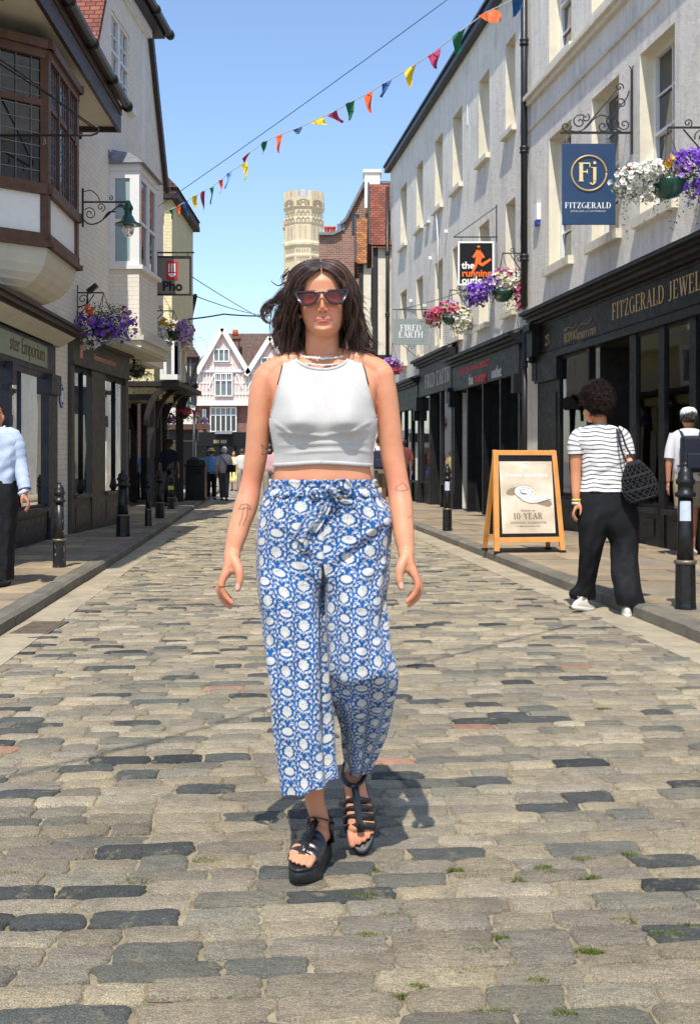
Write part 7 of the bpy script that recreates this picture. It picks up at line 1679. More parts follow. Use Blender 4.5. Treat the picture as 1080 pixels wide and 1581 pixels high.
LT=[(744,421,500,3.20,.094,2.3),(752,419,500,3.20,.096,2.3),(762,412,500,3.20,.100,2.3),(780,404,500.5,3.20,.108,2.3),(800,399,500.5,3.20,.114,2.4),(830,396,500.5,3.20,.118,2.5),(860,396,501,3.20,.118,2.5),(885,396,502,3.195,.117,2.5),(920,398,503,3.185,.116,2.4),(960,402,505,3.175,.115,2.3),(1000,407,507,3.165,.113,2.3),(1060,415,510,3.15,.112,2.3),(1120,423,512,3.14,.110,2.3),(1180,432,515,3.13,.108,2.3),(1222,438,517,3.12,.106,2.3)]
RT=[(744,500,576,3.20,.094,2.3),(752,500,578,3.20,.096,2.3),(762,500,584,3.20,.100,2.3),(780,499.5,594,3.20,.108,2.3),(800,499.5,602,3.20,.114,2.4),(815,499.5,605,3.20,.117,2.4),(830,499.5,603,3.20,.118,2.5),(860,499,601,3.195,.118,2.5),(885,499,600,3.19,.118,2.5),(920,500,598,3.18,.118,2.4),(960,502,598,3.165,.118,2.3),(1000,505,601,3.15,.116,2.3),(1030,506,607,3.14,.112,2.3),(1050,507,610,3.145,.108,2.3),(1080,511,606,3.18,.105,2.3),(1110,519,599,3.225,.100,2.2),(1140,526,590,3.27,.095,2.2),(1170,532,578,3.31,.088,2.1),(1196,540,566,3.335,.080,2.0)]
leg(LT,-1,'trouser_leg'); leg(RT,1,'trouser_leg')
# waistband
NU,NV=560,24; TH,VV=np.meshgrid(np.linspace(0,2*math.pi,NU,endpoint=False),np.linspace(0,1,NV+1),indexing='xy')
z=zW(740)+(zW(765)-zW(740))*VV; hwb=mW(79)+mW(9)*VV**2; c=np.sin(TH); s_=-np.cos(TH); q=(np.abs(c)**2.35+np.abs(s_)**2.35)**(-1/2.35); rip=.0022*np.sin(TH*46+np.sin(TH*9)*2)*(1-.4*VV)+.0016*np.sin(TH*27)+.003*np.exp(-((VV-.12)/.1)**2)-.0035*np.exp(-((VV-.55)/.08)**2)+.003*np.exp(-((VV-.8)/.14)**2)
xc=Wp(498.5,0).x; V=np.stack([xc+(hwb+.003+rip)*q*c,3.203+(.099+.010*VV+rip)*q*s_,z+.0015*np.sin(TH*31)],-1)
gridmesh(V[::-1],True,'waistband',M_PRINT,wo_,cloth(np.where(TH>math.pi,TH-2*math.pi,TH)*.125+.01,-.02-VV*.047+.003*np.sin(TH*24))[::-1],.002)
# tie: knot, two loops, two tails
def ribbon(ctrl,widths,name,tw=0.,n=60,m=14,flat=.0):
    P_=smpath([Wp(a,b,Y) for a,b,Y in ctrl],10); N=len(P_); rows=[];us=[]
    L=0
    for i,p in enumerate(P_):
        t=(P_[min(i+1,N-1)]-P_[max(i-1,0)]).normalized(); s_=t.cross(Vector((0,-1,0))).normalized(); f=i/(N-1); w_=float(np.interp(f,np.linspace(0,1,len(widths)),widths)); nrm=s_.cross(t)
        if i: L+=(P_[i]-P_[i-1]).length
        rows.append([tuple(p+s_*w_*(j/m-.5)+Vector((0,-1,0))*(.004*math.sin(j/m*9+f*5)+.004*math.sin(j/m*3.14))) for j in range(m+1)]); us.append([(w_*(j/m-.5)+L*.0,L) for j in range(m+1)])
    V=np.array(rows); us=np.array(us); return gridmesh(V,False,name,M_PRINT,wo_,cloth(us[...,0]*1.+.013,us[...,1]),.0018)
ribbon([(512,757,3.085),(500,762,3.068),(486,760,3.075),(490,768,3.085),(508,762,3.085)],[.018,.026,.022,.024,.014],'tie_loop')
ribbon([(512,757,3.085),(524,747,3.066),(533,752,3.07),(538,764,3.078),(520,763,3.085)],[.016,.030,.034,.028,.016],'tie_loop')
ribbon([(512,758,3.082),(500,775,3.072),(488,792,3.070),(476,812,3.068),(462,836,3.072)],[.018,.028,.034,.038,.046],'tie_tail')
ribbon([(513,758,3.082),(505,780,3.075),(490,806,3.074),(474,826,3.076),(466,850,3.075)],[.016,.024,.03,.032,.03],'tie_tail')
mb=MB(); P_=[Wp(506,752,3.07),Wp(514,757,3.062),Wp(519,765,3.07)]; mb.tube(smpath(P_,5),[(.012,.010)]*11,10); o=mb.build('tie_knot',M_PRINT,wo_,colors=True)
cc=np.array([v_.co[:] for v_ in o.data.vertices]); c4=np.ones((len(cc),4)); c4[:,:3]=cloth(cc[:,0]*1.0,cc[:,2]); o.data.color_attributes['Col'].data.foreach_set('color',c4.ravel())
# ---- chunky black sandals ----
M_LEATH=mat('black_leather',(.014,.014,.015),.28,.3,30,.25,140,spec=.6,coat=.25); M_RUB=mat('black_rubber_sole',(.016,.016,.017),.5,.2,20,.2,90)
def sandal(M,side,label):
    f=lambda x,y,z: tuple(M@Vector((x,y,z)))
    base=wo_
    N=40; outl=[]
    for i in range(N):
        a=2*math.pi*i/N; y=.122+.142*math.sin(a); w_=np.interp(y,[-.02,.02,.09,.18,.24,.265],[.030,.036,.036,.049,.047,.03]); x=w_*math.cos(a)*(1 if abs(math.cos(a))>.3 else 1); x+=-side*.004*(y>.12)
        q=math.copysign(abs(math.cos(a))**.75,math.cos(a)); x=w_*q-side*.003*(y>.15); outl.append((x,y))
    mb=MB(f); vs=[]
    for sc,z in ((.90,.0),(.97,.002),(1.,.006),(1.,.040),(.975,.043),(1.02,.046),(1.02,.050),(.97,.053),(.90,.050)): vs+=[(x*sc,.122+(y-.122)*sc,z+ (.010*max(0,(y-.2)/.06) if z<.03 else 0)) for x,y in outl]
    mb.smooth=True; mb.add(vs,[(r*N+i,r*N+(i+1)%N,(r+1)*N+(i+1)%N,(r+1)*N+i) for r in range(8) for i in range(N)]+[tuple(range(N))[::-1],tuple(range(8*N,9*N))]); mb.build('platform_sole',M_RUB,wo_)
    def strap(y0,y1,w0,w1,h0,h1,th=.004,wid=.0225,xs=-1,xe=1,nm='strap'):
        mb=MB(f); P_=[]; n_=14; vs=[]
        for i in range(n_+1):
            t=i/n_; s_=xs+(xe-xs)*t; a=s_*math.pi/2; y=y0+(y1-y0)*t; w_=w0+(w1-w0)*t; h=h0+(h1-h0)*(1-abs(s_))
            P_.append((w_*math.sin(a),y,.050+h0*math.cos(a)**.75 if abs(s_)<1 else .046))
        mb.tube(P_,[(wid/2,th/1.4)]*len(P_),8,flat=(0,0,1)) ; mb.build(nm,M_LEATH,wo_)
    for (y0,w_,h) in ((.196,.046,.034),(.172,.046,.045),(.150,.044,.053),(.128,.041,.061)): strap(y0+.006,y0-.006,w_,w_,h,h)
    mb=MB(f); mb.tube([(0,.214,.083),(0,.19,.091),(0,.16,.102),(0,.125,.114),(0,.09,.130)],[(.011,.0028)]*5,8,flat=(0,0,1)); mb.tube([(0,.205,.088),(0,.185,.095),(0,.15,.109),(0,.11,.124),(0,.085,.137)],[(.004,.003)]*5,6,flat=(0,0,1)); mb.build('centre_strap',M_LEATH,wo_)
    mb=MB(f); P_=[]
    for i in range(21):
        a=2*math.pi*i/20; P_.append((.034*math.sin(a),.045+.047*math.cos(a),.118+.022*math.cos(a)))
    mb.tube(P_,[(.0075,.002)]*21,8,flat=(0,0,1)); mb.build('ankle_strap',M_LEATH,wo_)
    mb=MB(f); vs=[]
    for i in range(13):
        a=math.pi*(.5+i/12); x=.036*math.cos(a-math.pi/2)*1; 
        b=math.pi+math.pi*i/12; x=.037*math.cos(b); y=.03+.042*math.sin(b); 
        vs+=[(x,y,.05),(x*.92,y*.95+.002,.10+.02*math.sin(-b)**2)]
    mb.smooth=True; mb.add(vs,[(2*i,2*i+2,2*i+3,2*i+1) for i in range(12)]); o=mb.build('heel_counter',M_LEATH,wo_); m_=o.modifiers.new('S','SOLIDIFY'); m_.thickness=.003
    for sx in (-1,1):
        mb=MB(f); mb.tube([(sx*.037,.04,.055),(sx*.036,.05,.085),(sx*.034,.055,.115)],[(.006,.002)]*3,8); mb.build('side_strap',M_LEATH,wo_)
    mb=MB(f); x=side*.036; mb.tube([(x,.05,.108),(x,.066,.108),(x,.066,.126),(x,.05,.126),(x,.05,.108)],.0016,5); mb.build('buckle',M_LEAD,wo_)
sandal(M1,1,''); sandal(M2,-1,'')
# ---- hair ----
def hairbuild(name,strands,rad,parent,mat_,cols,n=4,seed=1):
    rr=random.Random(seed); mb=MB()
    for P_ in strands:
        N=len(P_); c=hexc(*rr.choice(cols)); R=[rad*(1-.75*(i/(N-1))**2.2) for i in range(N)]; mb.tube(P_,R,n,c,caps=False)
    return mb.build(name,mat_,parent,colors=True)
HCOL=[(70,46,36),(50,33,27),(88,60,46),(38,26,22),(112,78,60),(60,40,32),(44,30,25)]
rr=random.Random(77); st=[]
def hp(px,py,d): return at(px,py,3.2+d)
guides={ # px,py,depth offset lists ; inner (by the face) -> outer/back
 'L':[[(495,414,-.088),(484,420,-.092),(471,431,-.086),(462,448,-.074),(457,478,-.05),(459,512,-.022),(466,555,.0)],
      [(494,404,-.05),(474,409,-.06),(456,424,-.06),(447,448,-.05),(441,478,-.025),(442,515,.0),(449,559,.01)],
      [(494,400,.01),(470,404,.01),(449,422,.01),(438,450,.01),(431,482,.02),(432,518,.03),(438,562,.035)],
      [(494,401,.07),(476,406,.09),(457,430,.11),(450,465,.115),(446,500,.11),(450,530,.105),(458,565,.10)]],
 'R':[[(496,414,-.088),(507,419,-.092),(519,430,-.086),(528,447,-.074),(534,476,-.05),(535,508,-.022),(532,549,.0)],
      [(497,404,-.05),(516,408,-.06),(533,423,-.06),(543,447,-.05),(548,480,-.025),(552,515,.0),(556,555,.01)],
      [(497,400,.01),(520,403,.01),(539,421,.01),(550,450,.01),(558,486,.02),(566,518,.03),(573,550,.035)],
      [(497,401,.07),(514,405,.09),(532,428,.11),(540,462,.115),(545,498,.11),(549,528,.105),(554,561,.10)]]}
# dark mass below the strands
mb=MB()
vs=[]; NU,NV=64,40
for j in range(NV+1):
    for i in range(NU):
        u=2*math.pi*i/NU; v_=.42+.58*j/NV; x,y,z=headpt(u,v_); 
        hair=(math.cos(u)<0) or v_>.86-.46*min(1,abs(x)/.068)**2.5; k1=1.07 if hair else .86
        vs.append(headw(x*k1,y*k1+.003,(z-.1)*(1.04 if hair else .93)+.1+(.002 if hair else 0)))
mb.smooth=True; mb.add(vs,[(j*NU+i,j*NU+(i+1)%NU,(j+1)*NU+(i+1)%NU,(j+1)*NU+i) for j in range(NV) for i in range(NU)],hexc(34,23,20))
for key in ('L','R'):
    G=guides[key]; sg_=1 if key=='L' else -1
    for gi,(a,b,c_) in enumerate(((1,2,.012),(2,3,.017),(3,3,.02),(1,3,.017))):
        P_=[(hp(p[0]+sg_*5,p[1],p[2])+hp(q[0]+sg_*5,q[1],q[2]))/2 for p,q in zip(G[a],G[b])][2:]; mb.tube(smpath(P_,3),[(c_*w_,c_*w_*1.3) for w_ in np.interp(np.linspace(0,1,(len(P_)-1)*3+1),[0,.3,.8,1],[.7,1,.85,.3])],12,hexc(28,19,17))
for px in (468,483,497,511,526): mb.tube(smpath([hp(px,440,.07),hp(px,480,.085),hp(px,515,.09),hp(px,552,.085)],3),[(.022*w_,.02*w_) for w_ in np.linspace(1,.6,10)],10,hexc(28,19,17))
mb.build('hair_mass',M_HAIRD,wo_,colors=True)
for key in ('L','R'):
    G=guides[key]; sg_=-1 if key=='L' else 1
    for s_ in range(1500):
        w_=rr.random()**.9*3; i0=min(2,int(w_)); f=w_-i0; tend=rr.uniform(.72,1.08); ph=rr.random()*6.28; am=rr.uniform(1.2,3.5); fq=rr.uniform(2.0,3.4); jx,jy=rr.gauss(0,1.6),rr.gauss(0,1.0); jd=rr.gauss(0,.006)
        if rr.random()<.8: cl=round(w_*5)/5; ph=cl*4.1; fq=2.3+.5*math.sin(cl*9); am=7.0*(.7+.5*math.sin(cl*5+1)**2)   # clumped waves
        P_=[]
        for k_ in range(7):
            a,b=G[i0][k_],G[i0+1][k_]; t=k_/6
            P_.append((a[0]*(1-f)+b[0]*f+jx*t**.5, a[1]*(1-f)+b[1]*f+jy*t*3, a[2]*(1-f)+b[2]*f+jd*(.3+t)))
        pts=smpath([hp(*p) for p in P_],4); N=len(pts); out=[]
        for k_ in range(int(N*min(1,tend))):
            t=k_/(N-1); g=max(0,t-.2)/.8; p=pts[k_]+Vector((mW(am)*math.sin(ph+t*fq*6.28)*g**.7, .014*math.cos(ph+t*fq*6.28)*g-.004*g, mW(-3)*abs(math.sin(ph+t*fq*3.14))*g)); out.append(p)
        if len(out)>4: st.append(out)
# windblown locks
WB=[([(450,440,.0),(438,448,-.02),(424,463,-.02),(412,470,-.02),(405,482,-.02),(408,494,-.02),(418,498,-.02),(424,488,-.02)],60,2.5),([(452,430,.0),(440,436,0),(430,441,0),(421,436,0),(418,432,0)],9,.7),([(446,455,.02),(432,462,.02),(420,470,.02),(412,486,.02),(404,490,.02)],40,3.),
    ([(440,500,.02),(430,520,.02),(424,535,.02),(417,540,.02)],14,2.),([(445,420,.0),(437,428,0),(436,440,0)],16,2.5),([(560,500,.02),(570,520,.02),(580,532,.02),(574,545,.02)],36,3.5),([(550,520,.0),(562,538,.0),(576,540,0),(580,530,0)],24,3.),([(438,470,0),(430,495,0),(428,520,0),(434,545,0),(428,556,0)],50,5.)]
for g_,n_,sp in WB:
    for _ in range(n_):
        jx,jy=rr.gauss(0,sp),rr.gauss(0,sp); e=rr.uniform(.7,1.0); P_=smpath([hp(a+jx*(1-.5*i/len(g_)),b+jy*(1-.5*i/len(g_)),d+rr.gauss(0,.003)) for i,(a,b,d) in enumerate(g_)],5); st.append(P_[:max(5,int(len(P_)*e))])
for _ in range(170):      # flyaways
    sg=rr.choice((-1,1)); y0=rr.uniform(404,520); x0=497+sg*np.interp(y0,[400,420,450,500,545],[10,38,52,58,62])+rr.gauss(0,3); P_=[hp(x0,y0,rr.uniform(-.03,.06))]; dx=sg*rr.uniform(.5,3.5); 
    for i in range(5): P_.append(P_[-1]+Vector((mW(dx+rr.gauss(0,1.6)),rr.gauss(0,.002),-mW(rr.uniform(1,6))))); 
    st.append([P_[0].lerp(P_[0],0)]+smpath(P_,3)[1:])
hairbuild('hair_strands',st,.00095,wo_,M_HAIRD,HCOL,4,3)
# ================= THE OTHER PEOPLE =================
M_CLOTHV=vcmat('coloured_cloth',.85,bump=.2,bscale=180,bdist=.002,spec=.2,var=.06)
M_BLKCL=mat('black_cloth',(.012,.012,.013),.8,.2,10,.3,120,spec=.2)
def clothtube(tab,name,parent,mat_=None,colf=None,amp=.006,kf=5,NV=90,NU=96,thick=.002,cre=(),seed=0,pw=2.3,T_=None):
    """garment lofted through rows (py, left px, right px, depth, half depth)"""
    tab=np.array(tab,float); t=np.linspace(0,1,NV+1); py=tab[0,0]+(tab[-1,0]-tab[0,0])*t
    a,b,Y,ry=[spl(py,tab[:,0],tab[:,i]) for i in (1,2,3,4)]
    xa=(a-540)/FPX*Y; xb=(b-540)/FPX*Y; z=HC+(HZ-py)/FPX*Y; th=np.linspace(0,2*math.pi,NU,endpoint=False); T,TH=np.meshgrid(np.arange(NV+1),th,indexing='ij')
    c=np.sin(TH); s_=-np.cos(TH); q=(np.abs(c)**pw+np.abs(s_)**pw)**(-1/pw); cx=((xa+xb)/2)[T]; hw=((xb-xa)/2)[T]
    X_=cx+hw*q*c; Y_=Y[T]+ry[T]*q*s_; Z_=z[T]+0*c; g=(t[T])
    D=amp*(np.sin(TH*kf+seed+g*2)*.5+np.sin(TH*(kf+3)+seed*2+g*3)*.35)*g**.6+amp*.35*np.sin(g*26+TH*2+seed)*np.sin(TH*3+g*7)
    px=540+X_/Y_*FPX; PY=py[T]
    for (x0,y0,x1,y1,am,w_) in cre:
        ab=np.array((x1-x0,y1-y0),float); L=ab@ab; tt=((px-x0)*ab[0]+(PY-y0)*ab[1])/L; tc=np.clip(tt,0,1); d=np.hypot(px-x0-tc*ab[0],PY-y0-tc*ab[1]); D=D+am*np.exp(-(d/w_)**2)*(s_<.2)*np.sin(np.clip(tt,0,1)*math.pi)**.5
    n=np.stack([c*q,s_*q,0*c],-1); n/=np.linalg.norm(n,axis=-1,keepdims=True); V=np.stack([X_,Y_,Z_],-1)+n*D[...,None]
    cols=colf(V,TH,z[T]) if colf else None
    return gridmesh(V[::-1],True,name,mat_ or M_CLOTHV,parent,cols[::-1] if cols is not None else None,thick)
def sleeve(P_,R_,name,parent,mat_,col=None,n=16,k=6):
    mb=MB(); pts=smpath(P_,k); N=len(pts); rr=np.interp(np.linspace(0,1,N),np.linspace(0,1,len(R_)),R_); mb.tube(pts,[(r*(1+.05*math.sin(i*1.7)),r*(1+.05*math.cos(i*2.1))) for i,r in enumerate(rr)],n,col,caps=False); o=mb.build(name,mat_,parent,colors=col is not None); m_=o.modifiers.new('S','SOLIDIFY'); m_.thickness=.003; return o
# ---- woman in the striped top ----
YS=8.57
sw=thing('person','woman with curly hair in striped tee and black trousers walking away','person',at(935,950,YS)*1.0); sw.location=(at(935,0,YS).x,YS,0)
q=lambda px,py,d=0: at(px,py,YS+d)
mb=MB()
limb(mb,[q(925,668,.0),q(925,652,0),q(923,630,-.0)],[.062,.055,.055],16); mb.ell(q(921,626,-.01),(.080,.098,.115),20,14); limb(mb,[q(909,632,-.02),q(907,641,-.02),q(911,648,-.02)],[.035,.035,.028],10); limb(mb,[q(903,634,-.03),q(900.5,638,-.03)],[.012,.011],8)
limb(mb,[q(897,674),q(925,667),q(953,673)],[.042,.055,.042],16); limb(mb,[q(925,680),q(930,760),q(935,800)],[(.15,.09),(.13,.08),(.15,.1)],20)
limb(mb,[q(891,680),q(888,705),q(888,735,.0),q(888,758,-.02),q(889,774,-.03)],[.052,.046,.040,.034,.026],16)
h3=hand(mb,891,776,YS-.03,-1,3.2/YS*1.05)
limb(mb,[q(962,678),q(968,705),q(975,728,-.08),q(968,742,-.16)],[.05,.044,.038,.03],14)
limb(mb,[q(915,800),q(912,860),q(900,925,.1)],[.09,.06,.04],14); limb(mb,[q(955,800),q(960,870),q(975,940)],[.09,.06,.04],14)
SK2=np.array(hexc(206,140,100)); fuse(mb,'body',sw,M_SKIN,.007,4,lambda co:np.tile(SK2,(len(co),1)))
def stripes(V,TH,z):
    w_=.5+.5*np.sin((z+.006*np.sin(TH*3)+.004*np.sin(TH*7+z*9))*2*math.pi/.033); m=sstep(.80,.93,w_)[...,None]; return np.array(hexc(236,232,226))*(1-m)+np.array(hexc(30,30,38))*m
clothtube([(655,913,938,YS,.07),(658,904,947,YS,.085),(664,891,957,YS,.095),(671,886,963,YS,.10),(682,885,966,YS,.108),(700,895,966,YS,.115),(725,897,966,YS,.112),(742,897,969,YS,.115),(759,893,975,YS,.132)],'striped_tee',sw,None,stripes,.008,4,180,120,cre=((905,700,950,745,.006,5),(900,735,965,752,.006,4),(965,715,905,742,-.006,4),(900,750,965,738,.005,4)),seed=1)
def slv(P_,R_,name):
    mb=MB(); pts=smpath(P_,10); N=len(pts); n=24; 
    rr_=np.interp(np.linspace(0,1,N),np.linspace(0,1,len(R_)),R_); ax=[0]
    for a,b in zip(pts,pts[1:]): ax.append(ax[-1]+(b-a).length)
    V=[];C_=[]
    for i,p in enumerate(pts):
        t=(pts[min(i+1,N-1)]-pts[max(i-1,0)]).normalized(); u=Vector((0,1,0)); u=(u-t*u.dot(t)).normalized(); v=t.cross(u)
        V.append([tuple(p+u*rr_[i]*math.sin(a)+v*rr_[i]*math.cos(a)) for a in np.linspace(0,2*math.pi,n,endpoint=False)]); w_=.5+.5*math.sin(ax[i]*2*math.pi/.033+1); m=float(sstep(.80,.93,np.array(w_))); C_.append([tuple(np.array(hexc(236,232,226))*(1-m)+np.array(hexc(30,30,38))*m)]*n)
    return gridmesh(np.array(V),True,name,M_CLOTHV,sw,np.array(C_),.003)
slv([q(902,668,0),q(892,675,0),q(887.5,688,0),q(887.5,702,0)],[.050,.060,.060,.056],'sleeve'); slv([q(948,666,0),q(959,674,0),q(965,688,0),q(968,703,-.01)],[.050,.060,.058,.055],'sleeve')
M_REDT=mat('red_neck_trim',hexc(150,50,44),.7,.1,20,0); mb=MB(); mb.tube([(q(925,0).x+.100*math.sin(i*.314),YS+.065*math.cos(i*.314),q(0,658).z-.012*(math.cos(i*.314)<0)) for i in range(21)],.008,6); mb.build('neck_trim',M_REDT,sw)
clothtube([(748,897,969,YS,.115),(765,893,973,YS,.13),(790,890,975,YS,.14),(805,890,950,YS,.135),(822,893,938,YS,.12),(850,894,927,YS+.0,.10),(880,893,921,YS+.05,.09),(905,888,916,YS+.10,.09),(916,878,917,YS+.14,.12),(924,880,916,YS+.14,.11)],'trouser_leg',sw,M_BLKCL,None,.009,4,110,100,cre=((925,780,905,850,.012,6),(900,850,910,915,.014,7)),seed=2)
clothtube([(748,899,969,YS,.113),(765,896,973,YS,.128),(790,895,984,YS,.14),(805,912,985,YS,.135),(830,938,984,YS,.115),(860,944,984,YS-.03,.105),(890,944,986,YS-.12,.11),(918,949,991,YS-.20,.11),(934,953,997,YS-.20,.11)],'trouser_leg',sw,M_BLKCL,None,.009,4,110,100,cre=((930,780,950,900,.012,6),(960,830,975,940,.014,7)),seed=5)
M_SHOE=mat('cream_trainer',hexc(206,198,178),.6,.1,20,.2,60); M_SOLEW=mat('white_rubber',hexc(226,222,210),.6,.06,20,.1,60)
def shoe(par,heel,toe,h=.07,w=.045,m=None,ms=None,up=(0,0,1)):
    M=FM(toe,heel,up); L=(Vector(toe)-Vector(heel)).length; f=lambda x,y,z: tuple(M@Vector((x,y*L/.28,z)))
    mb=MB(f); N=24; o=[]
    for i in range(N):
        a=2*math.pi*i/N; y=.14+.145*math.sin(a); ww=np.interp(y,[-.01,.05,.2,.28],[.8,.85,1.08,.7])*w; o.append((ww*math.copysign(abs(math.cos(a))**.7,math.cos(a)),y))
    vs=[]
    for sc,z in ((.93,0),(1,.006),(1.02,.026),(.97,.028)): vs+=[(x*sc,.14+(y-.14)*sc,z) for x,y in o]
    mb.smooth=True; mb.add(vs,[(r*N+i,r*N+(i+1)%N,(r+1)*N+(i+1)%N,(r+1)*N+i) for r in range(3) for i in range(N)]+[tuple(range(N))[::-1],tuple(range(3*N,4*N))]); so_=mb.build('shoe_sole',ms or M_SOLEW,par)
    mb=MB(f); vs=[]
    for sc,z,fy in ((.97,.028,0),(.96,.04,0),(.88,.055,-.004),(.7,.072,-.03),(.5,.088,-.06),(.42,.10,-.075)): vs+=[(x*sc,.14+(y-.14)*sc*(1 if y<.14 else .97)+ (fy if y>.14 else 0)*1.2,z if y<.15 else .028+(z-.028)*np.interp(y,[.15,.285],[.9,.30])) for x,y in o]
    mb.smooth=True; mb.add(vs,[(r*N+i,r*N+(i+1)%N,(r+1)*N+(i+1)%N,(r+1)*N+i) for r in range(5) for i in range(N)]+[tuple(range(5*N,6*N))]); mb.build('shoe',m or M_SHOE,par)
shoe(sw,(at(883,934,8.5).x,8.50,.035),(at(912,940,8.72).x,8.66,.0),w=.043,up=(0,-.2,1)); shoe(sw,(at(968,950,8.24).x,8.24,.0),(at(967,950,8.5).x,8.50,.0),w=.042)
# curls
rr=random.Random(5); mb=MB(); mb.ell(q(922,617,-.02),(.118,.12,.140),24,16,hexc(26,18,16))
cen=q(922,619,-.015)
for _ in range(2600):
    d=Vector((rr.gauss(0,1),rr.gauss(0,1),rr.gauss(0,1))).normalized()
    if d.z<-.75 or (d.x<-.55 and d.z<-.25): continue
    R=1+.06*noise.noise(d*3); p=cen+Vector((d.x*.130*R,d.y*.130*R,d.z*.160*R)); u=d.orthogonal().normalized(); v=d.cross(u); r_=rr.uniform(.004,.009); pts=[]
    for i in range(7): a=i*1.25+rr.random(); pts.append(p+u*r_*math.cos(a)+v*r_*math.sin(a)+d*(.0035*i-.006))
    c=hexc(*rr.choice([(44,32,28),(34,25,22),(60,44,38),(28,20,18),(80,60,52)])); mb.tube(pts,.0016,3,c,caps=False)
mb.build('curly_hair',vcmat('matt_curls',.75,spec=.2,var=.1),sw,colors=True)
for (z0,m_) in ((772,M_YEL),(777,M_STICK)): mb=MB(); c=q(889,z0,-.03); mb.tube([c+Vector((.034*math.cos(i*.393),.032*math.sin(i*.393),0)) for i in range(17)],[(.003,.010)]*17,6,flat=(0,0,1)); mb.build('wristband',m_,sw)
# macrame bag
bg_=thing('shoulder_bag','black macrame shoulder bag hanging from the striped woman\'s shoulder','bag',q(980,742,-.16)); 
M_MAC=mat('black_macrame',(.014,.013,.014),.75,.2,20,.4,90)
c0=q(975,712,-.17); c1=q(992,772,-.17); ax=(c1-c0).normalized(); sd=ax.cross(Vector((0,1,0))).normalized()
mb=MB(); W2=[.045,.095,.125,.14,.145,.11]; rows=[]
pts=[c0.lerp(c1,i/5) for i in range(6)]
mb.tube(smpath(pts,4),[(w_*.92,.055) for w_ in np.interp(np.linspace(0,1,21),np.linspace(0,1,6),W2)],20,flat=(0,1,0)); mb.build('bag_body',M_BLKCL,bg_)
mb=MB(); L=(c1-c0).length
def bp(s_,t): w_=float(np.interp(t,np.linspace(0,1,6),W2)); a=s_*math.pi/2; return c0+ax*(L*t)+sd*(w_*math.sin(a)*.96)-Vector((0,1,0))*(.058*math.cos(a)+.004)
for i in range(-8,9):
    for sg_ in (-1,1):
        P_=[]
        for k_ in range(13):
            t=k_/12; s_=i/4+sg_*t*1.2
            if -1<=s_<=1: P_.append(bp(s_,t))
        if len(P_)>2: mb.tube(P_,.005,5)
for t in (.08,.35,.38,.68,.71,.95): mb.tube([bp(s_,t) for s_ in np.linspace(-1,1,14)],.006,5)
for t in (.45,.53,.61):
    for s_ in np.linspace(-.9,.9,10): mb.ell(bp(s_,t),(.008,.008,.008),8,6)
mb.build('macrame_net',M_MAC,bg_)
for dx in (0,9): mb=MB(); mb.tube(smpath([q(950+dx*.4,661,-.0),q(953+dx*.6,668,-.13),q(957+dx,690,-.15),q(966+dx*1.5,713,-.17)],5),.008,6); mb.build('bag_strap',M_MAC,bg_)
# ---- man at the left edge ----
YL=9.55; ml=thing('person','man in pale blue shirt and black trousers walking towards the camera at the left edge','person',(at(-5,0,YL).x,YL,PV)); ql=lambda px,py,d=0: at(px,py,YL+d)
mb=MB(); mb.ell(ql(-9,643,0),(.078,.10,.118),20,14); limb(mb,[ql(-7,670),ql(-8,650)],[.06,.055],14); limb(mb,[ql(-36,678),ql(-6,672),ql(22,678)],[.06,.07,.06],14); limb(mb,[ql(-5,690),ql(-5,760)],[(.18,.11),(.16,.1)],18)
mb.ell(ql(-3,645,-.08),(.014,.03,.02),8,6); mb.ell(ql(5.5,645,.0),(.012,.02,.03),8,6)
limb(mb,[ql(22,680),ql(30,712),ql(35,740,-.05),ql(39,760,-.08)],[.06,.048,.040,.03],14); hand(mb,38,762,YL-.09,1,3.2/YL*1.12); limb(mb,[ql(-34,680),ql(-40,720),ql(-38,760)],[.06,.048,.03],14); hand(mb,-38,762,YL-.05,-1,3.2/YL*1.12)
limb(mb,[ql(-19,775),ql(-18,830),ql(-18,890)],[.07,.055,.04],12); limb(mb,[ql(9,775),ql(9,830),ql(9,890)],[.07,.055,.04],12)
fuse(mb,'body',ml,M_SKIN,.009,3,lambda co:np.tile(np.array(hexc(200,136,104)),(len(co),1)))
SHB=np.array(hexc(180,192,214)); cf=lambda V,TH,z: np.tile(SHB,V.shape[:2]+(1,))
clothtube([(659,-20,6,YL,.08),(664,-32,18,YL,.10),(673,-43,27,YL,.12),(700,-40,30,YL,.135),(730,-36,27,YL,.14),(748,-33,25,YL,.135)],'shirt',ml,None,cf,.012,4,cre=((20,690,-10,735,.012,5),(22,712,0,742,-.012,5),(10,672,18,740,.008,4)),seed=3,NV=110)
sleeve([ql(8,669),ql(19,674),ql(27,690),ql(31,712),ql(35,735,-.04),ql(39,756,-.08)],[.05,.072,.07,.058,.056,.05],'sleeve',ml,M_CLOTHV,tuple(SHB)); sleeve([ql(-30,674),ql(-40,700),ql(-42,730),ql(-39,756,-.04)],[.07,.068,.058,.05],'sleeve',ml,M_CLOTHV,tuple(SHB))
mb=MB(); mb.tube([ql(35.5,757,-.08),ql(38.5,762,-.08)],.046,12,caps=False); o=mb.build('cuff',mat('pale_blue_cuff',hexc(196,210,234),.8,.05,20,.1,60),ml); m_=o.modifiers.new('S','SOLIDIFY'); m_.thickness=.004
mb=MB(); mb.tube([(ql(-4,0).x+.165*math.sin(i*.314),YL+.138*math.cos(i*.314),ql(0,745).z) for i in range(21)],[(.006,.02)]*21,6,flat=(0,0,1)); mb.build('belt',M_BLKCL,ml)
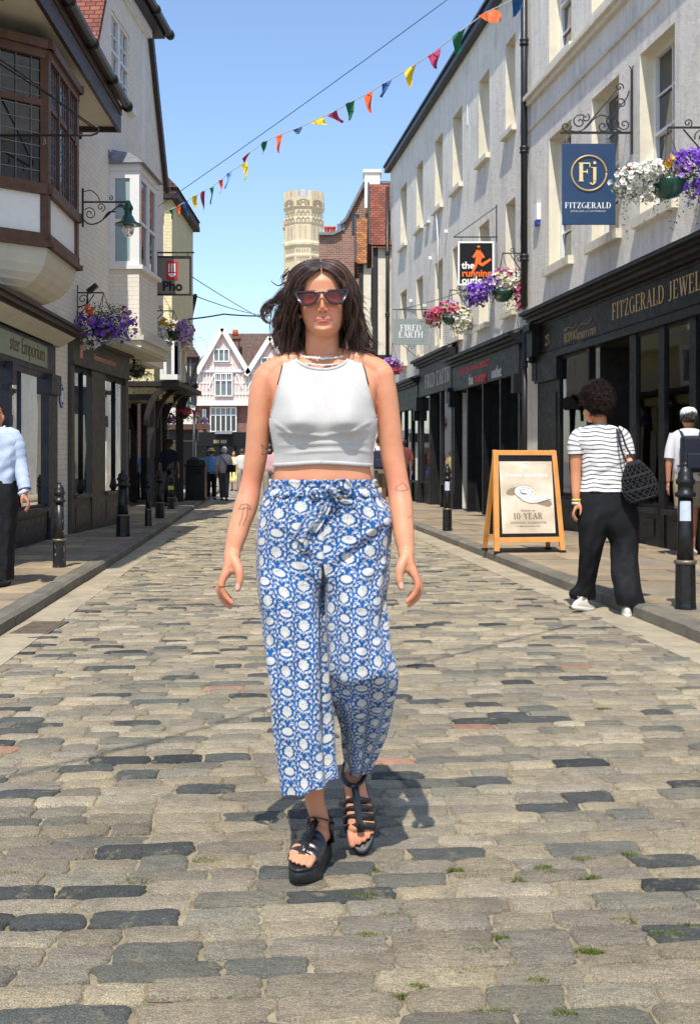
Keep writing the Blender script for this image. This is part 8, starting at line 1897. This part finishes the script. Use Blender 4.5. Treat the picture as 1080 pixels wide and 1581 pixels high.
mb=MB(); mb.tube([ql(-16,666,-.05),ql(-8,671,-.085),ql(4,668,-.06),ql(8,660,.0)],[(.014,.022)]*4,8); mb.build('collar',mat('pale_blue_cuff',(1,1,1)),ml)
clothtube([(746,-32,-2,YL,.13),(770,-34,-2,YL,.135),(800,-34,-3,YL,.12),(850,-30,-6,YL,.1),(893,-28,-8,YL,.1)],'trouser_leg',ml,M_BLKCL,None,.010,4,seed=1); clothtube([(746,-6,26,YL,.13),(770,-6,27,YL,.135),(800,-4,26,YL,.12),(850,-1,21,YL,.1),(895,-2,19,YL,.1)],'trouser_leg',ml,M_BLKCL,None,.010,4,seed=4)
M_BSHOE=mat('black_shoe_leather',(.012,.012,.012),.25,.2,20,.1,60,coat=.5)
shoe(ml,(ql(10,0).x,YL+.08,PV+.003),(ql(9,0).x-.02,YL-.22,PV+.003),w=.05,m=M_BSHOE,ms=M_BLKCL); shoe(ml,(ql(-18,0).x,YL+.18,PV+.003),(ql(-19,0).x-.02,YL-.1,PV+.003),w=.05,m=M_BSHOE,ms=M_BLKCL)
rr=random.Random(6); st=[]
for _ in range(500):
    d=Vector((rr.gauss(0,1),rr.gauss(0,1)+.4,rr.gauss(0,1)+.6)).normalized()
    if d.z<.1 and d.y<.15: continue
    p=ql(-9,641,0)+Vector((d.x*.08,d.y*.104,d.z*.12)); st.append([p,p+Vector((d.x*.008,.004,.004)),p+Vector((d.x*.012,.012,-.006))])
hairbuild('hair',st,.004,ml,M_HAIRD,[(70,52,42),(54,40,34),(88,68,56)],3)
# ---- generic passer-by ----
def passer(label,px,Y,h,shirt,legs_,hair,base=0.,away=True,shorts=False,hat=None,bag=None,sleeves='short',lean=0.,stride=.16,skin=(206,146,112),dress=False,longhair=False):
    X0=(px-540)/FPX*Y; t=thing('person',label,'person',(X0,Y,base)); k_=h/1.72; f=-1 if not away else 1   # f=+1: faces away
    P=lambda x,y,z: Vector((x*k_,y*k_*f,z*k_)); mb=MB()
    mb.ell(P(0,0,1.60),(.075*k_,.095*k_,.115*k_),16,12); limb(mb,[P(0,-.01,1.42),P(0,0,1.54)],[.055*k_,.05*k_],12); limb(mb,[P(-.17,0,1.40),P(0,0,1.43),P(.17,0,1.40)],[.05*k_,.06*k_,.05*k_],12); limb(mb,[P(0,0,1.36),P(0,0,1.0)],[(.14*k_,.1*k_),(.12*k_,.09*k_)],14); mb.ell(P(0,.10,1.585),(.015*k_,.02*k_,.02*k_),8,6)
    for s_ in (-1,1):
        limb(mb,[P(s_*.19,0,1.38),P(s_*.235,-.02,1.12),P(s_*.24,.05*s_+.04,.88)],[.047*k_,.038*k_,.026*k_],12)
        hb=P(s_*.24,.05*s_+.05,.84); limb(mb,[hb,hb+P(0,.01,-.06)],[(.02*k_,.036*k_)]*2,8)
        for i in range(4): limb(mb,[hb+P(0,(i-1.5)*.019,-.06),hb+P(-s_*.004,(i-1.5)*.019+.006,-.10),hb+P(-s_*.016,(i-1.5)*.017+.01,-.125)],[.009*k_,.0085*k_,.007*k_],6)
        limb(mb,[hb+P(-s_*.006,.03,-.01),hb+P(-s_*.012,.048,-.05)],[.010*k_,.008*k_],6)
        st_=stride*s_; limb(mb,[P(s_*.09,0,.92),P(s_*.095,st_*.6+.02,.50),P(s_*.09,st_,.09)],[.08*k_,.055*k_,.035*k_],12); limb(mb,[P(s_*.09,st_-.04,.05),P(s_*.10,st_+.12,.04)],[.04*k_,.03*k_],10)
    fuse(mb,'body',t,M_SKIN,.013*k_,2,lambda co:np.tile(np.array(hexc(*skin)),(len(co),1)),loc0=True)
    def loft(rows,name,col,n=28,amp=.006):
        V=[];
        for i,(z,hw,hd,cx,cy) in enumerate(rows): V.append([(cx*k_+hw*k_*math.sin(a)*(1+amp*8*math.sin(a*5+i*.9)),(cy*f)*k_-hd*k_*math.cos(a)*(1+amp*8*math.sin(a*4+i)),z*k_) for a in np.linspace(0,2*math.pi,n,endpoint=False)])
        V=np.array(V); C_=np.tile(np.array(hexc(*col)),V.shape[:2]+(1,)); return gridmesh(V[::-1],True,name,M_CLOTHV,t,C_,.004,world=False)
    if dress: loft([(1.44,.08,.07,0,0),(1.38,.19,.1,0,0),(1.2,.17,.12,0,0),(1.0,.15,.11,0,0),(.8,.2,.15,0,0),(.5,.24,.18,0,0),(.35,.25,.19,0,0)],'dress',shirt)
    else: loft([(1.49,.075,.08,0,0),(1.465,.15,.10,0,0),(1.41,.215,.12,0,0),(1.2,.19,.125,0,0),(1.05,.175,.125,0,0),(.88,.185,.135,0,0)],'shirt',shirt)
    for s_ in (-1,1):
        L_=[(1.42,0),(1.26,-.01),(1.14,-.02)] if sleeves=='short' else [(1.40,0),(1.2,-.015),(1.08,0),(.90,.05*s_+.04)]
        mb=MB(); pts=[P(s_*(.17+.06*min(1,(1.40-z)/.2)),y,z) for z,y in L_]; mb.tube(smpath(pts,4),.062*k_,12,hexc(*shirt),caps=False); mb.build('sleeve',M_CLOTHV,t,False,colors=True)
        st_=stride*s_
        if not dress:
            rows=[(.96,.10,.12,s_*.075,0),(.80,.105,.12,s_*.085,st_*.15),(.60,.09,.10,s_*.09,st_*.4+.01)]
            rows+= [(.56,.092,.10,s_*.09,st_*.45+.01)] if shorts else [(.35,.075,.085,s_*.09,st_*.7+.01),(.10,.07,.085,s_*.09,st_)]
            loft(rows,'trouser_leg' if not shorts else 'shorts_leg',legs_,20)
        mb=MB(); mb.tube(smpath([P(s_*.09,st_-.07,.035),P(s_*.09,st_,.045),P(s_*.10,st_+.15,.03)],4),[(.045*k_,.035*k_)]*9,10,hexc(60,56,54) if not shorts else hexc(210,206,200)); mb.build('shoe',M_CLOTHV,t,False,colors=True)
    if hair:
        rr=random.Random(px); mb=MB(); mb.ell(P(0,-.014,1.625),(.084*k_,.098*k_,.108*k_),14,10,hexc(*hair))
        for _ in range(160):
            d=Vector((rr.gauss(0,1),rr.gauss(0,1),rr.gauss(0,1))).normalized()
            if d.z<-.3 or d.y*f>.5 and d.z<.4: continue
            p=P(0,-.014,1.625)+Vector((d.x*.084,d.y*.098,d.z*.108))*k_; j=rr.uniform(.7,1.3); mb.tube([p,p+Vector((d.x*.01,-.004*f,.002)),p+Vector((d.x*.012,-.008*f,-.03))],.005,3,tuple(x*j for x in hexc(*hair)),caps=False)
        if longhair: mb.tube([P(0,-.04,1.6),P(0,-.085,1.48),P(0,-.09,1.36)],[(.085*k_,.05*k_),(.09*k_,.045*k_),(.06*k_,.03*k_)],12,hexc(*hair))
        mb.build('hair',M_HAIRD,t,False,colors=True)
    if hat:
        kind,col=hat; mb=MB()
        if kind=='brim': mb.lathe([(.10,.0),(.155,-.012),(.16,-.006),(.098,.012),(.09,.06),(.07,.085),(.01,.092)],P(0,0,1.665),20,hexc(*col))
        else:
            mb.lathe([(.092,0),(.095,.02),(.088,.055),(.06,.085),(.01,.095)],P(0,0,1.645),18,hexc(*col)); mb.tube([P(0,.06,1.655),P(0,.11,1.65),P(0,.155,1.64)],[(.075*k_,.008),(.07*k_,.008),(.04*k_,.006)],10,hexc(*col))
        mb.build('hat' if kind=='brim' else 'cap',M_CLOTHV,t,False,colors=True)
    return t,P
passer('man in navy shirt and dark hat standing in the shade by the left bollards',261,26.5,1.58,(26,28,40),(22,22,28),(60,50,44),PV,True,hat=('brim',(36,32,30)),skin=(120,84,66),stride=.04)
passer('person in straw hat, bright blue top and black trousers walking away down the street',326,34.,1.56,(110,156,214),(30,30,34),(60,48,40),0,True,hat=('brim',(214,190,130)),stride=.12)
t_,P_=passer('white haired person in pale grey shirt with black bag strap across the back',346,33.2,1.62,(196,192,198),(92,88,90),(214,206,202),0,True,stride=-.18)
mb=MB(); mb.box((.10,-.22,.86),(.36,-.1,1.08)); b_=thing('shoulder_bag','black shoulder bag carried by the white haired person in the grey shirt','bag',t_.location); mb.build('bag_body',M_BLKCL,b_,False); mb=MB(); mb.tube([(-.12,-.06,1.38),(-.02,-.15,1.25),(.12,-.16,1.08)],.012,5); mb.build('strap',M_BLKCL,b_,False)
passer('small far figure in pale yellow dress beyond the grey shirted person',361,44,1.6,(226,220,150),(220,210,200),(90,66,48),0,False,dress=True)
passer('far figure in white top beside the walking woman\'s forearm',374,38,1.62,(226,222,218),(150,140,130),(70,52,42),0,True)
passer('person in pink top mostly hidden behind the walking woman\'s elbow',416,30,1.66,(222,176,184),(150,140,128),(52,36,30),0,True,longhair=True)
t_,P_=passer('person in khaki shorts and navy backpack seen behind the walking woman\'s left arm',586,25.6,1.76,(226,222,218),(146,128,104),(60,44,36),0,True,shorts=True)
def backpack(t,P,label,col):
    b=thing('backpack',label,'backpack',t.location); mb=MB(); mb.box((P(-.15,-.12,.98).x,P(0,-.30,0).y,P(0,0,.98).z),(P(.15,0,0).x,P(0,-.13,0).y,P(0,0,1.40).z)); o=finish(mb.build('pack',mat('navy_backpack_'+str(col[0]),hexc(*col),.7,.1,10,.2,60),b,False),.04,3); o.data.materials[0].name='backpack_cloth'
    mb=MB(); mb.box((P(-.11,0,1.02).x,P(0,-.335,0).y,P(0,0,1.02).z),(P(.11,0,0).x,P(0,-.30,0).y,P(0,0,1.20).z)); finish(mb.build('front_pocket',o.data.materials[0],b,False),.015,2)
    for s_ in (-1,1): mb=MB(); mb.tube(smpath([P(s_*.09,-.14,1.36),P(s_*.11,-.04,1.47),P(s_*.12,.11,1.38),P(s_*.13,.12,1.15),P(s_*.13,-.1,1.05)],4),[(.022,.006)]*17,6); mb.build('strap',o.data.materials[0],b,False)
backpack(t_,P_,'navy backpack worn by the person in khaki shorts',(34,42,66))
passer('passer-by with bare shoulder just beyond the walking woman\'s left arm',622,29,1.68,(120,70,60),(60,52,50),(60,40,32),PV,True,skin=(186,124,94))
t_,P_=passer('man in white cap and pale shirt walking past the jewellery windows at the right edge',1062,12.45,1.67,(214,212,214),(150,136,112),(50,40,34),PV,True,shorts=True,hat=('cap',(226,226,230)),skin=(190,130,100))
backpack(t_,P_,'dark blue backpack worn by the man in the white cap',(16,22,38))
